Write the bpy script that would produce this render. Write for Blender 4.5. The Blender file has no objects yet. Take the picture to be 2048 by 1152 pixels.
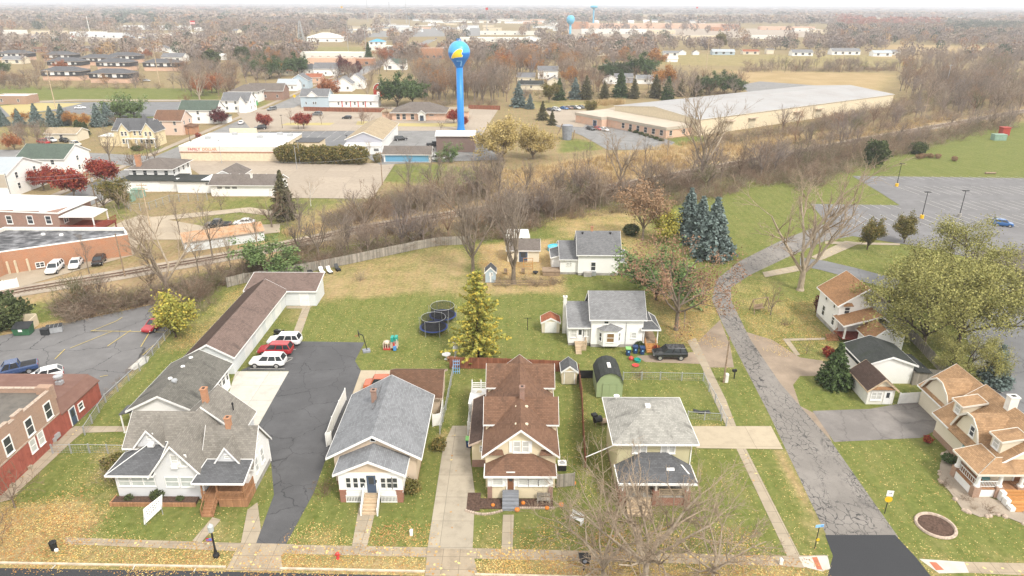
import bpy, math, random
import numpy as np
from mathutils import Vector, Matrix
sc = bpy.context.scene; COL = sc.collection
rad = math.radians
# ---------------------------------------------------------------- camera, world, sun, exposure
F, CX, CY, CAMH = 1365., 1024., 576., 45.
PIT, ROL = math.atan((576-9.5)/F), rad(0.25)
_b = Vector((1,0,0)); _f = Vector((0,math.cos(PIT),-math.sin(PIT))); _u = Vector((0,math.sin(PIT),math.cos(PIT)))
_R = _b*math.cos(ROL)+_u*math.sin(ROL); _U = _u*math.cos(ROL)-_b*math.sin(ROL)
cd = bpy.data.cameras.new('camera'); cam = bpy.data.objects.new('camera', cd); COL.objects.link(cam)
cam.matrix_world = Matrix(((_R.x,_U.x,-_f.x,0),(_R.y,_U.y,-_f.y,0),(_R.z,_U.z,-_f.z,CAMH),(0,0,0,1)))
cd.sensor_width = 36; cd.lens = 36*F/2048; cd.clip_start = .5; cd.clip_end = 30000
sc.camera = cam
SUN_EL, SUN_AZ = 48, 140            # degrees; azimuth clockwise from +Y (light comes from the right, behind the camera)
w = bpy.data.worlds.new('World'); sc.world = w; w.use_nodes = True
nt = w.node_tree; bg = nt.nodes['Background']
sky = nt.nodes.new('ShaderNodeTexSky'); sky.sky_type = 'NISHITA'; sky.sun_disc = False
sky.sun_elevation = rad(SUN_EL); sky.sun_rotation = rad(SUN_AZ); sky.dust_density = 4; sky.air_density = 1; sky.ozone_density = 1
hs = nt.nodes.new('ShaderNodeHueSaturation'); hs.inputs['Saturation'].default_value = .16
ov = nt.nodes.new('ShaderNodeMix'); ov.data_type = 'RGBA'; ov.inputs[0].default_value = .75; ov.inputs[7].default_value = (7.1,7.02,6.9,1)   # an even overcast over the sky
nt.links.new(sky.outputs[0], hs.inputs['Color']); nt.links.new(hs.outputs[0], ov.inputs[6]); nt.links.new(ov.outputs[2], bg.inputs['Color'])
bg.inputs['Strength'].default_value = .12
sl = bpy.data.lights.new('sun', 'SUN'); sl.energy = 1.5; sl.angle = rad(11); sl.color = (1,.95,.87)
so = bpy.data.objects.new('sun', sl); COL.objects.link(so)
_d = Vector((math.sin(rad(SUN_AZ))*math.cos(rad(SUN_EL)), math.cos(rad(SUN_AZ))*math.cos(rad(SUN_EL)), math.sin(rad(SUN_EL))))
so.rotation_euler = _d.to_track_quat('Z','Y').to_euler(); so.location = (60,-60,120)
vs = sc.view_settings; vs.view_transform = 'Standard'; vs.look = 'None'; vs.exposure = 1.08; vs.gamma = 1
sc.cycles.volume_bounces = 0; sc.cycles.max_bounces = 5; sc.cycles.diffuse_bounces = 3; sc.cycles.glossy_bounces = 2
sc.cycles.transparent_max_bounces = 4; sc.cycles.use_denoising = True

def P(x, y, h=0):                   # a photo pixel (2048 wide) to the point at height h it shows
    u, v = x-CX, y-CY
    a = u*math.cos(ROL)+v*math.sin(ROL); b = -u*math.sin(ROL)+v*math.cos(ROL)
    dx, dy, dz = a, F*math.cos(PIT)-b*math.sin(PIT), -F*math.sin(PIT)-b*math.cos(PIT)
    t = (h-CAMH)/dz
    return (dx*t, dy*t)
# ---------------------------------------------------------------- materials
MATS = {}
class N:
    def __init__(s, name, rough=.85, spec=.25):
        m = bpy.data.materials.new(name); m.use_nodes = True; s.m = m; s.t = m.node_tree
        s.p = s.t.nodes['Principled BSDF']; s.p.inputs['Roughness'].default_value = rough
        s.p.inputs['Specular IOR Level'].default_value = spec
        MATS[name] = m
    def n(s, typ, **kw):
        nd = s.t.nodes.new('ShaderNode'+typ)
        for k, v in kw.items():
            if k.startswith('i_'):
                k = k[2:].replace('_',' ')
                s.put(nd, k, v)
            else: setattr(nd, k, v)
        return nd
    def put(s, nd, k, v):
        k = int(k) if k.isdigit() else k
        i = nd.inputs[k]
        if isinstance(v, bpy.types.NodeSocket): s.t.links.new(v, i)
        elif isinstance(v, tuple) and len(v) == 3 and i.type == 'RGBA': i.default_value = v+(1,)
        else: i.default_value = v
    def uv(s): return s.n('UVMap', uv_map='uv').outputs[0]
    def obj(s): return s.n('TexCoord').outputs['Object']
    def noise(s, co, scale, detail=3, rough=.6, out=0):
        return s.n('TexNoise', i_Vector=co, i_Scale=scale, i_Detail=detail, i_Roughness=rough).outputs[out]
    def math(s, op, a, b=0., c=0., clamp=False):
        nd = s.n('Math', operation=op, use_clamp=clamp); s.put(nd,'0',a); s.put(nd,'1',b); s.put(nd,'2',c); return nd.outputs[0]
    def step(s, v, lo, hi):
        nd = s.n('MapRange', interpolation_type='SMOOTHSTEP'); s.put(nd,'0',v); s.put(nd,'1',float(lo)); s.put(nd,'2',float(hi)); return nd.outputs[0]
    def mix(s, f, a, b, blend='MIX'):
        nd = s.n('Mix', data_type='RGBA', blend_type=blend)
        s.put(nd,'0',f); s.put(nd,'6',a); s.put(nd,'7',b); return nd.outputs[2]
    def scale(s, co, v):
        return s.n('VectorMath', operation='MULTIPLY', i_0=co, i_1=v).outputs[0]
    def add(s, co, v):
        return s.n('VectorMath', operation='ADD', i_0=co, i_1=v).outputs[0]
    def bump(s, h, st=.3, d=.02):
        b = s.n('Bump', i_Height=h, i_Strength=st, i_Distance=d); s.put(s.p,'Normal',b.outputs[0])
    def col(s, c): s.put(s.p, 'Base Color', c); return s.m
def k(c, f): return tuple(min(1, x*f) for x in c)
def plain(name, c, rough=.7, var=.12, sc_=1.5, spec=.3, metal=0):
    n = N(name, rough, spec); n.p.inputs['Metallic'].default_value = metal
    f = n.noise(n.obj(), sc_, 4)
    return n.col(n.mix(n.step(f,.3,.7), k(c,1-var), k(c,1+var)))
def shingle(name, c, stain=(.06,.055,.05), amt=.35, row=.18, light=1.2):
    n = N(name, .92, .15); uv = n.uv()
    br = n.n('TexBrick', offset=.5, i_Vector=uv, i_Scale=1., i_Color1=k(c,.82), i_Color2=k(c,light), i_Mortar=k(c,.55))
    for q, v in (('Mortar Size',.012),('Brick Width',.34),('Row Height',row),('Bias',0.)): br.inputs[q].default_value = v
    st = n.math('MULTIPLY', n.step(n.noise(n.scale(uv,(1.,.35,1)),.7,5,.65),.5,.72), amt)
    c2 = n.mix(n.math('MULTIPLY',n.step(n.noise(uv,.35,3),.35,.7),.35), br.outputs[0], k(c,1.35))
    n.bump(br.outputs[1], .25, -.01)
    return n.col(n.mix(st, c2, stain))
def siding(name, c, row=.13, dirt=.12):
    n = N(name, .6, .3); uv = n.uv()
    v = n.n('SeparateXYZ', i_Vector=uv).outputs[1]
    sw = n.math('FRACT', n.math('DIVIDE', v, row))
    ln = n.step(sw,.0,.16)
    base = n.mix(ln, k(c,.74), c)
    d = n.math('MULTIPLY', n.step(n.noise(n.scale(uv,(1,.5,1)),.8,4),.45,.75), dirt)
    n.bump(sw, .35, .02)
    return n.col(n.mix(d, base, (c[0]*.6,c[1]*.56,c[2]*.48)))
def brick(name, c1, c2, mortar, w_=.22, h_=.075, var=.5):
    n = N(name, .9, .15); uv = n.uv()
    br = n.n('TexBrick', offset=.5, i_Vector=uv, i_Scale=1., i_Color1=c1, i_Color2=c2, i_Mortar=mortar)
    for q, v in (('Mortar Size',.011),('Brick Width',w_),('Row Height',h_)): br.inputs[q].default_value = v
    st = n.math('MULTIPLY', n.step(n.noise(uv,.5,6,.7),.4,.7), var)
    n.bump(br.outputs[1], .3, -.01)
    return n.col(n.mix(st, br.outputs[0], k(c1,1.5)))
def boards(name, c, row=.16, vert=True, var=.3, gap=.5):
    n = N(name, .85, .15); uv = n.uv()
    s_ = n.n('SeparateXYZ', i_Vector=uv).outputs[0 if vert else 1]
    q = n.math('DIVIDE', s_, row)
    idn = n.n('TexWhiteNoise', noise_dimensions='1D', i_W=n.math('FLOOR', q)).outputs[0]
    a = n.mix(idn, k(c,1-var), k(c,1+var))
    a = n.mix(n.step(n.noise(uv,1.2,4),.45,.75), a, k(c,.7))
    g = n.step(n.math('FRACT', q), .0, .14)
    return n.col(n.mix(g, k(c,gap), a))
def asphalt(name, c, crack=0, cw=.012, cs=.35, fine=0, patch=.2, crackcol=(.02,.02,.021), rough=.9):
    n = N(name, rough, .25); uv = n.uv()
    g = n.noise(uv, 14, 2); big = n.noise(uv, .22, 5, .65)
    a = n.mix(n.step(g,.3,.7), k(c,.86), k(c,1.14))
    a = n.mix(n.math('MULTIPLY',n.step(big,.4,.68),patch), a, k(c,1.7))
    a = n.mix(n.math('MULTIPLY',n.step(n.noise(n.add(uv,(31.,7.,0.)),.5,5,.7),.52,.75),patch), a, k(c,.55))
    wob = n.n('TexNoise', i_Vector=uv, i_Scale=1.1, i_Detail=4.); wv = n.scale(wob.outputs[1],(1.3,1.3,0.))
    def cr(scale, width, amt, src):
        nonlocal a
        v = n.n('TexVoronoi', feature='DISTANCE_TO_EDGE', i_Vector=n.add(src,wv), i_Scale=scale).outputs[0]
        m_ = n.math('SUBTRACT', 1., n.step(v, width*.5, width*1.5))
        a = n.mix(n.math('MULTIPLY', m_, amt), a, crackcol)
    if crack: cr(cs, cw, crack, uv)
    if fine:
        msk = n.step(n.noise(n.scale(uv,(1,.25,1)),.45,3),.36,.55)
        cr(1.05, .03, n.math('MULTIPLY', msk, fine), n.scale(uv,(1.25,.8,1)))
        cr(2.3, .04, n.math('MULTIPLY', n.step(n.noise(n.add(n.scale(uv,(1,.3,1)),(9.,3.,0.)),.4,3),.5,.62), fine*.9), n.scale(uv,(1.3,.7,1)))
    n.bump(g, .15, .01)
    return n.col(a)
def concrete(name, c, jx=1.5, jy=1.5, leaf=0., dirt=.3):
    n = N(name, .9, .2); uv = n.uv()
    br = n.n('TexBrick', offset=0., i_Vector=uv, i_Scale=1., i_Color1=k(c,.93), i_Color2=k(c,1.06), i_Mortar=k(c,.5))
    for q, v in (('Mortar Size',.022),('Brick Width',jx),('Row Height',jy)): br.inputs[q].default_value = v
    a = n.mix(n.math('MULTIPLY',n.step(n.noise(uv,.9,6,.7),.42,.7),dirt), br.outputs[0], k(c,.55))
    a = n.mix(n.math('MULTIPLY',n.step(n.noise(uv,3.5,4,.7),.5,.75),dirt*.6), a, k(c,.75))
    if leaf: a = leaves(n, uv, a, leaf)
    return n.col(a)
def leaves(n, uv, a, dens, sc_=3.2):
    # fallen leaves lying on a surface: small flecks, some of the cells only
    v = n.n('TexVoronoi', feature='F1', i_Vector=n.n('VectorMath', operation='ADD', i_0=uv, i_1=n.scale(n.noise(uv,4,2,out=1),(.3,.3,0))).outputs[0], i_Scale=sc_)
    sel = n.n('SeparateColor', i_Color=v.outputs[1]); msk = n.step(n.noise(uv,.45,4,.65),.34,.66)
    th = n.math('MULTIPLY', msk, dens)
    on = n.math('LESS_THAN', sel.outputs[0], th)
    near = n.math('LESS_THAN', v.outputs[0], .36)
    lc = n.mix(sel.outputs[1], (.50,.33,.12), (.36,.19,.07)); lc = n.mix(n.math('GREATER_THAN',sel.outputs[2],.75), lc, (.62,.48,.2))
    return n.mix(n.math('MULTIPLY', on, near), a, lc)
def emitless_glass(name, c, rough=.12, spec=.6): 
    n = N(name, rough, spec); f = n.noise(n.obj(), 1.3, 2); return n.col(n.mix(f, k(c,.7), k(c,1.3)))
# ---------------------------------------------------------------- mesh building
class MB:
    def __init__(s): s.v = []; s.f = []; s.mi = []; s.cur = 0
    def poly(s, pts):
        b = len(s.v); s.v += [tuple(p) for p in pts]; s.f.append(tuple(range(b, b+len(pts)))); s.mi.append(s.cur); return s
    def solid(s, pts, faces):
        b = len(s.v); s.v += [tuple(p) for p in pts]
        for f in faces: s.f.append(tuple(b+i for i in f)); s.mi.append(s.cur)
        return s
    def box(s, x0, x1, y0, y1, z0, z1, bottom=True):
        p = [(x0,y0,z0),(x1,y0,z0),(x1,y1,z0),(x0,y1,z0),(x0,y0,z1),(x1,y0,z1),(x1,y1,z1),(x0,y1,z1)]
        f = [(4,5,6,7),(0,1,5,4),(1,2,6,5),(2,3,7,6),(3,0,4,7)]
        if bottom: f.append((3,2,1,0))
        return s.solid(p, f)
    def prism(s, pts, z0, z1):          # pts: 2-D outline, counter-clockwise
        n = len(pts); a = [(x,y,z0) for x,y in pts]; b = [(x,y,z1) for x,y in pts]
        return s.solid(a+b, [tuple(range(n,2*n)), tuple(range(n-1,-1,-1))]+[(i,(i+1)%n,n+(i+1)%n,n+i) for i in range(n)])
    def slab(s, pts, d, skip=()):       # pts 3-D outline of the upper face, extruded by d
        n = len(pts); q = [tuple(p[i]+d[i] for i in range(3)) for p in pts]
        return s.solid(list(pts)+q, [tuple(range(n)), tuple(range(2*n-1,n-1,-1))]+[(i,n+i,n+(i+1)%n,(i+1)%n) for i in range(n) if i not in skip])
    def bar(s, a, b, w_, h_=None):      # square bar between two points
        h_ = h_ or w_; a = Vector(a); b = Vector(b); d = (b-a).normalized()
        x = d.cross(Vector((0,0,1)));  x = x.normalized() if x.length > .01 else Vector((1,0,0)); y = x.cross(d)
        o = [x*sx*w_/2+y*sy*h_/2 for sx,sy in ((-1,-1),(1,-1),(1,1),(-1,1))]
        return s.solid([a+q for q in o]+[b+q for q in o], [(0,1,2,3),(7,6,5,4)]+[(i,i+4,(i+1)%4+4,(i+1)%4) for i in range(4)])
    def tube(s, a, b, r0, r1=None, n=8, cap=True):
        r1 = r0 if r1 is None else r1; a = Vector(a); b = Vector(b); d = (b-a).normalized()
        x = d.orthogonal().normalized(); y = d.cross(x)
        P_ = [a+(x*math.cos(t)+y*math.sin(t))*r0 for t in (2*math.pi*i/n for i in range(n))]+[b+(x*math.cos(t)+y*math.sin(t))*r1 for t in (2*math.pi*i/n for i in range(n))]
        f = [(i,(i+1)%n,n+(i+1)%n,n+i) for i in range(n)]
        if cap: f += [tuple(range(n-1,-1,-1)), tuple(range(n,2*n))]
        return s.solid(P_, f)
    def path(s, pts, r, n=6):
        for a, b in zip(pts, pts[1:]): s.tube(a, b, r, r, n)
        return s
    def lathe(s, prof, c=(0,0,0), n=20):
        b = len(s.v)
        for r_, z in prof:
            for i in range(n):
                t = 2*math.pi*i/n; s.v.append((c[0]+r_*math.cos(t), c[1]+r_*math.sin(t), c[2]+z))
        for j in range(len(prof)-1):
            for i in range(n):
                s.f.append((b+j*n+i, b+j*n+(i+1)%n, b+(j+1)*n+(i+1)%n, b+(j+1)*n+i)); s.mi.append(s.cur)
        s.f.append(tuple(b+(len(prof)-1)*n+i for i in range(n))); s.mi.append(s.cur)
        return s
    def ring(s, c, R, r, n=24, m=6, sx=1, sy=1):
        b = len(s.v)
        for i in range(n):
            t = 2*math.pi*i/n
            for j in range(m):
                u = 2*math.pi*j/m; q = R+r*math.cos(u)
                s.v.append((c[0]+sx*q*math.cos(t), c[1]+sy*q*math.sin(t), c[2]+r*math.sin(u)))
        for i in range(n):
            for j in range(m):
                s.f.append((b+i*m+j, b+((i+1)%n)*m+j, b+((i+1)%n)*m+(j+1)%m, b+i*m+(j+1)%m)); s.mi.append(s.cur)
        return s
    def mesh(s, name, mats, smooth=False):
        me = bpy.data.meshes.new(name); me.from_pydata(s.v, [], s.f)
        if not isinstance(mats, (list, tuple)): mats = [mats]
        for m_ in mats: me.materials.append(MATS[m_] if isinstance(m_, str) else m_)
        if any(s.mi): me.polygons.foreach_set('material_index', s.mi)
        ul = me.uv_layers.new(name='uv'); uv = []
        V = s.v
        for pl in me.polygons:
            nx, ny, nz = pl.normal
            h = math.hypot(nx, ny)
            if h < .02: ux, uy, vx, vy, vz = 1., 0., 0., 1., 0.
            else:
                ux, uy = -ny/h, nx/h; vx, vy, vz = -nz*uy, nz*ux, nx*uy-ny*ux
                if vz < 0: vx, vy, vz = -vx, -vy, -vz
            for vi in pl.vertices:
                x, y, z = V[vi]; uv.append(x*ux+y*uy); uv.append(x*vx+y*vy+z*vz)
        ul.data.foreach_set('uv', uv)
        if smooth: me.polygons.foreach_set('use_smooth', [True]*len(me.polygons))
        me.update(); return me
    def build(s, name, mats, parent=None, loc=None, rz=0, smooth=False):
        return link(name, s.mesh(name, mats, smooth), parent, loc, rz)
def link(name, me, parent=None, loc=None, rz=0):
    o = bpy.data.objects.new(name, me); COL.objects.link(o)
    if parent: o.parent = parent
    if loc: o.location = loc if len(loc) == 3 else (loc[0],loc[1],0)
    if rz: o.rotation_euler = (0,0,rz)
    return o
def tag(o, label, cat, group=None, kind=None):
    if label: o['label'] = label
    if cat: o['category'] = cat
    if group: o['group'] = group
    if kind: o['kind'] = kind
    return o
def thing(name, label, cat, loc=(0,0,0), rz=0, group=None):
    o = bpy.data.objects.new(name, None); COL.objects.link(o); o.empty_display_size = .5
    o.location = loc if len(loc) == 3 else (loc[0],loc[1],0); o.rotation_euler = (0,0,rz)
    return tag(o, label, cat, group)
def kids(o): return [c for c in bpy.data.objects if c.parent == o]
def dup(root, ch, loc, rz=0, scale=1., label=None, group=None):   # ch: tree [(child,[grandchildren])]
    r_ = root.copy(); COL.objects.link(r_); r_.location = loc if len(loc) == 3 else (loc[0],loc[1],0); r_.rotation_euler = (0,0,rz)
    r_.scale = (scale,)*3 if not isinstance(scale, tuple) else scale
    if label: r_['label'] = label
    if group: r_['group'] = group
    for c, gs in ch:
        n_ = c.copy(); COL.objects.link(n_); n_.parent = r_
        for g in gs:
            q = g.copy(); COL.objects.link(q); q.parent = n_
    return r_
def struct(o, kind='structure'): o['kind'] = kind; return o
# ---------------------------------------------------------------- house kit
WIN = {}
def window_mesh(w_, h_, frame, pane, style):
    key = (round(w_,2), round(h_,2), frame, pane, style)
    if key not in WIN:
        c = .11 if style != 'slim' else .05
        a = MB()
        W, Hh = w_/2, h_/2
        for x0, x1, z0, z1 in ((-W-c,-W,-Hh-c,Hh+c),(W,W+c,-Hh-c,Hh+c),(-W,W,Hh,Hh+c),(-W,W,-Hh-c,-Hh)): a.box(x0,x1,-.07,.02,z0,z1)
        if style in ('hung','slim'): a.box(-W,W,-.055,.02,-.03,.03)
        if style == 'pair': a.box(-.05,.05,-.06,.02,-Hh,Hh); a.box(-W,-.05,-.055,.02,-.025,.025); a.box(.05,W,-.055,.02,-.025,.025)
        if style == 'grid':
            for i in (-1,0,1): a.box(i*W/2-.02,i*W/2+.02,-.055,.02,-Hh,Hh)
            a.box(-W,W,-.05,.02,-.02,.02)
        if h_ > .7: a.box(-W-c-.03,W+c+.03,-.12,.02,-Hh-c-.05,-Hh-c)
        b = MB().box(-W,W,-.02,.01,-Hh,Hh)
        WIN[key] = (a.mesh('window', frame), b.mesh('pane', pane))
    return WIN[key]
FACE = {'f':0, 'r':math.pi/2, 'b':math.pi, 'l':-math.pi/2}
class B:
    def __init__(s, name, label, cat, x, y, rz=0, group=None, frame='white_paint', pane='pane_dark'):
        s.t = thing(name, label, cat, (x,y), rz, group); s.p = {}; s.frame = frame; s.pane = pane
    def m(s, part, mat, k_=0):
        key = (part, mat, k_)
        if key not in s.p: s.p[key] = MB()
        return s.p[key]
    def part(s, name, mb, mat, parent=None, smooth=False): return mb.build(name, mat, parent or s.t, smooth=smooth)
    def win(s, face, a, pos, z, w_=.9, h_=1.4, style='hung', frame=None, pane=None, name='window'):
        fm, pm = window_mesh(w_, h_, frame or s.frame, pane or s.pane, style)
        loc = {'f':(a,pos,z),'b':(a,pos,z),'r':(pos,a,z),'l':(pos,a,z)}[face]
        o = link(name, fm, s.t, loc, FACE[face]); link('pane', pm, o); return o
    def door(s, face, a, pos, z0, w_=.95, h_=2.05, mat='door_dark', frame='white_paint', glass=True):
        d = MB(); d.box(-w_/2,w_/2,-.05,.01,0,h_)
        loc = {'f':(a,pos,z0),'b':(a,pos,z0),'r':(pos,a,z0),'l':(pos,a,z0)}[face]
        o = d.build('door', mat, s.t, loc, FACE[face])
        c = MB(); c.box(-w_/2-.12,-w_/2,-.07,.01,0,h_+.12).box(w_/2,w_/2+.12,-.07,.01,0,h_+.12).box(-w_/2,w_/2,-.07,.01,h_,h_+.12)
        c.build('frame', frame, o)
        if glass: MB().box(-w_*.28,w_*.28,-.062,-.04,h_*.5,h_*.9).build('pane','pane_dark',o)
        MB().box(w_*.34,w_*.42,-.1,-.05,h_*.45,h_*.5).build('handle','metal_grey',o)
        return o
    def walls(s, x0, x1, y0, y1, z0, z1, mat, part='wall'): s.m(part, mat).box(x0,x1,y0,y1,z0,z1)
    def gable(s, x0, x1, y0, y1, z0, ze, zr, axis, wall, roof, ov=.4, rk=.3, trim='white_paint', th=.16, gwall=None, both=True, ridge=.5):
        # axis: direction of the ridge. ov: eave overhang, rk: rake overhang
        if axis == 'x':
            T = lambda a,b,z: (b,a,z); a0,a1,b0,b1 = y0,y1,x0,x1
        else:
            T = lambda a,b,z: (a,b,z); a0,a1,b0,b1 = x0,x1,y0,y1
        am = a0+(a1-a0)*ridge
        if wall:
            pent = [(a0,z0),(a1,z0),(a1,ze),(am,zr),(a0,ze)]
            W = s.m('wall', wall); G = s.m('gable', gwall) if gwall else W
            for b in (b0,b1):
                if gwall:
                    W.poly([T(a0,b,z0),T(a1,b,z0),T(a1,b,ze),T(a0,b,ze)]); G.poly([T(a0,b,ze),T(a1,b,ze),T(am,b,zr)])
                else: W.poly([T(a,b,z) for a,z in pent])
            for a in (a0,a1): W.poly([T(a,b0,z0),T(a,b1,z0),T(a,b1,ze),T(a,b0,ze)])
        R = s.m('roof', roof); TR = s.m('trim', trim)
        for sg, ae in ((-1,a0),(1,a1)):
            sl_ = (zr-ze)/abs(ae-am)
            ea = ae+sg*ov; ez = ze-ov*sl_
            lift = .06
            q = [T(ea,b0-rk,ez+lift+th*.5),T(ea,b1+rk,ez+lift+th*.5),T(am,b1+rk,zr+lift+th*.5),T(am,b0-rk,zr+lift+th*.5)]
            R.slab(q, (0,0,-th), skip=(2,))
            for bb, dd in ((b0-rk,-.03),(b1+rk,.03)):     # rake boards, proud of the slab ends
                p0 = (ea+sg*.03,ez+lift+th*.5-.03*sl_); p1 = (am,zr+lift+th*.5)
                lo, hi = sorted((bb-abs(dd)*.2 if dd>0 else bb+abs(dd)*.2, bb+dd))
                pts = [T(p0[0],lo,p0[1]+.015),T(p1[0],lo,p1[1]+.015),T(p1[0],hi,p1[1]+.015),T(p0[0],hi,p0[1]+.015)]
                TR.slab(pts, (0,0,-.26))
            lo, hi = sorted((ea-sg*.01, ea+sg*.05))
            pts = [T(lo,b0-rk,ez+lift+th*.5-.02),T(hi,b0-rk,ez+lift+th*.5-.02),T(hi,b1+rk,ez+lift+th*.5-.02),T(lo,b1+rk,ez+lift+th*.5-.02)]
            TR.slab(pts, (0,0,-.16))
    def hip(s, x0, x1, y0, y1, z0, ze, zr, wall, roof, ov=.5, trim='white_paint', run=None, th=.14):
        if wall: s.walls(x0,x1,y0,y1,z0,ze+.05,wall)
        sl_ = (zr-ze)/(min(x1-x0,y1-y0)/2)
        X0,X1,Y0,Y1 = x0-ov,x1+ov,y0-ov,y1+ov; z = ze+.04
        d = min(X1-X0,Y1-Y0)/2 if run is None else run
        zt = zr+.04+th*.5
        if X1-X0 >= Y1-Y0: A,C = (X0+d,(Y0+Y1)/2,zt),(X1-d,(Y0+Y1)/2,zt)
        else: A,C = ((X0+X1)/2,Y0+d,zt),((X0+X1)/2,Y1-d,zt)
        c = [(X0,Y0,z),(X1,Y0,z),(X1,Y1,z),(X0,Y1,z)]
        R = s.m('roof', roof)
        if X1-X0 >= Y1-Y0:
            fs = [(c[0],c[1],C,A),(c[1],c[2],C),(c[2],c[3],A,C),(c[3],c[0],A)]
        else: fs = [(c[0],c[1],A),(c[1],c[2],C,A),(c[2],c[3],C),(c[3],c[0],A,C)]
        for f in fs: R.poly([(x,y,z_+th*.5) for x,y,z_ in f] if False else f)
        R.poly(c[::-1])
        T_ = s.m('trim', trim)
        T_.box(X0-.05,X1+.05,Y0-.05,Y0,z-.17,z+.012).box(X0-.05,X1+.05,Y1,Y1+.05,z-.17,z+.012).box(X0-.05,X0,Y0,Y1,z-.17,z+.012).box(X1,X1+.05,Y0,Y1,z-.17,z+.012)
    def roofquad(s, pts, roof, th=.14, trim=None, part='roof', k_=0):
        s.m(part, roof, k_).slab(pts, (0,0,-th))
        if trim:
            for a, b in zip(pts, pts[1:]+pts[:1]):
                s.m('trim', trim).bar((a[0],a[1],a[2]-th*.5),(b[0],b[1],b[2]-th*.5),.06,.2)
    def flat(s, x0, x1, y0, y1, z, wall, roof, par=.5, t=.3, cope='white_paint', z0=0):
        s.walls(x0,x1,y0,y1,z0,z,wall)
        s.m('roof', roof).box(x0+t,x1-t,y0+t,y1-t,z-.02,z+.05)
        if par:
            W = s.m('wall', wall)
            for q in ((x0,x1,y0,y0+t),(x0,x1,y1-t,y1),(x0,x0+t,y0+t,y1-t),(x1-t,x1,y0+t,y1-t)): W.box(*q, z+.001, z+par)
            if cope:
                K = s.m('coping', cope); e = .05
                for q in ((x0-e,x1+e,y0-e,y0+t+e),(x0-e,x1+e,y1-t-e,y1+e),(x0-e,x0+t+e,y0+t+e,y1-t-e),(x1-t-e,x1+e,y0+t+e,y1-t-e)): K.box(*q, z+par, z+par+.07)
    def chimney(s, x, y, z0, z1, w_=.6, mat='brick_orange', d=None):
        d = d or w_; a = MB().box(x-w_/2,x+w_/2,y-d/2,y+d/2,z0,z1-.15); a.box(x-w_/2-.06,x+w_/2+.06,y-d/2-.06,y+d/2+.06,z1-.15,z1)
        o = a.build('chimney', mat, s.t); MB().box(x-w_*.25,x+w_*.25,y-d*.25,y+d*.25,z1-.02,z1+.03).build('flue','black_matte',o); return o
    def vent(s, x, y, z, r_=.12, h_=.35, mat='metal_grey', name='roof_vent'):
        return MB().lathe([(r_,-.3),(r_,h_*.6),(r_*1.6,h_*.62),(r_*1.4,h_)],(x,y,z),10).build(name, mat, s.t)
    def steps(s, x0, x1, y1, z1, n, mat='wood_old', run=.28, dirn='f', name='steps'):
        a = MB()
        for i in range(n):
            zt = z1*(n-i)/(n+0.); y = y1-run*i
            a.box(x0,x1,y-run,y-(.004 if i else 0),max(0,zt-.22),zt-z1/n*.0)
        return a.build(name, mat, s.t)
    def rail(s, pts, h_=.9, mat='white_paint', step=.14, name='railing', pw=.09, bw=.035):
        a = MB()
        for p_, q in zip(pts, pts[1:]):
            p_ = Vector(p_); q = Vector(q); L = (q-p_).length
            a.bar(p_+Vector((0,0,h_)), q+Vector((0,0,h_)), .07); a.bar(p_+Vector((0,0,.12)), q+Vector((0,0,.12)), .05)
            n_ = max(1,int(L/step))
            for i in range(1,n_): 
                c = p_.lerp(q, i/n_); a.box(c.x-bw/2,c.x+bw/2,c.y-bw/2,c.y+bw/2,c.z+.12,c.z+h_)
        for p_ in pts: a.box(p_[0]-pw/2,p_[0]+pw/2,p_[1]-pw/2,p_[1]+pw/2,p_[2],p_[2]+h_+.08)
        return a.build(name, mat, s.t)
    def posts(s, pts, z0, z1, w_=.14, mat='white_paint', name='porch_post'):
        for x, y in pts: MB().box(x-w_/2,x+w_/2,y-w_/2,y+w_/2,z0,z1).box(x-w_*.75,x+w_*.75,y-w_*.75,y+w_*.75,z0,z0+.12).build(name, mat, s.t)
    def done(s):
        for (part, mat, _), mb in s.p.items():
            if mb.v: mb.build(part, mat, s.t)
        return s.t
# ---------------------------------------------------------------- palette
plain('white_paint',(.78,.77,.74),.55,.06); plain('cream_paint',(.74,.66,.50),.6,.06); plain('metal_grey',(.42,.43,.44),.45,.1,metal=.4)
plain('black_matte',(.02,.02,.02),.7,.2); plain('rubber',(.025,.025,.026),.8,.15); plain('chrome_rim',(.55,.55,.56),.35,.1,metal=.7)
plain('door_dark',(.06,.085,.13),.45,.1); plain('door_white',(.74,.74,.72),.5,.06); plain('door_brown',(.2,.09,.045),.5,.15); plain('door_tan',(.52,.46,.34),.6,.08)
emitless_glass('pane_dark',(.045,.05,.055)); emitless_glass('pane_pale',(.42,.45,.43),.3); emitless_glass('pane_curtain',(.5,.5,.47),.25); emitless_glass('car_glass',(.03,.036,.04),.08); emitless_glass('pane_teal',(.2,.42,.42),.2); emitless_glass('pane_amber',(.22,.13,.06),.2)
siding('siding_white',(.84,.83,.80),.13,.05); siding('siding_cool',(.66,.665,.67),.13,.05); siding('siding_beige',(.62,.50,.38),.13); siding('siding_cream',(.72,.62,.43),.13); siding('siding_yellowgreen',(.55,.50,.31),.13)
siding('siding_grey',(.42,.42,.47),.2); siding('siding_pink',(.68,.52,.42)); siding('siding_yellow',(.72,.60,.38)); siding('siding_tan',(.70,.63,.49),.2,.1); siding('metal_white',(.66,.68,.68),.3,.08); siding('siding_green',(.30,.37,.20),.22); siding('siding_blue',(.14,.34,.5),.25); siding('siding_brown',(.20,.14,.12),.25)
siding('siding_lightblue',(.42,.5,.55)); siding('siding_black',(.05,.052,.055),.2); siding('barn_red',(.38,.05,.035),.25)
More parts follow.
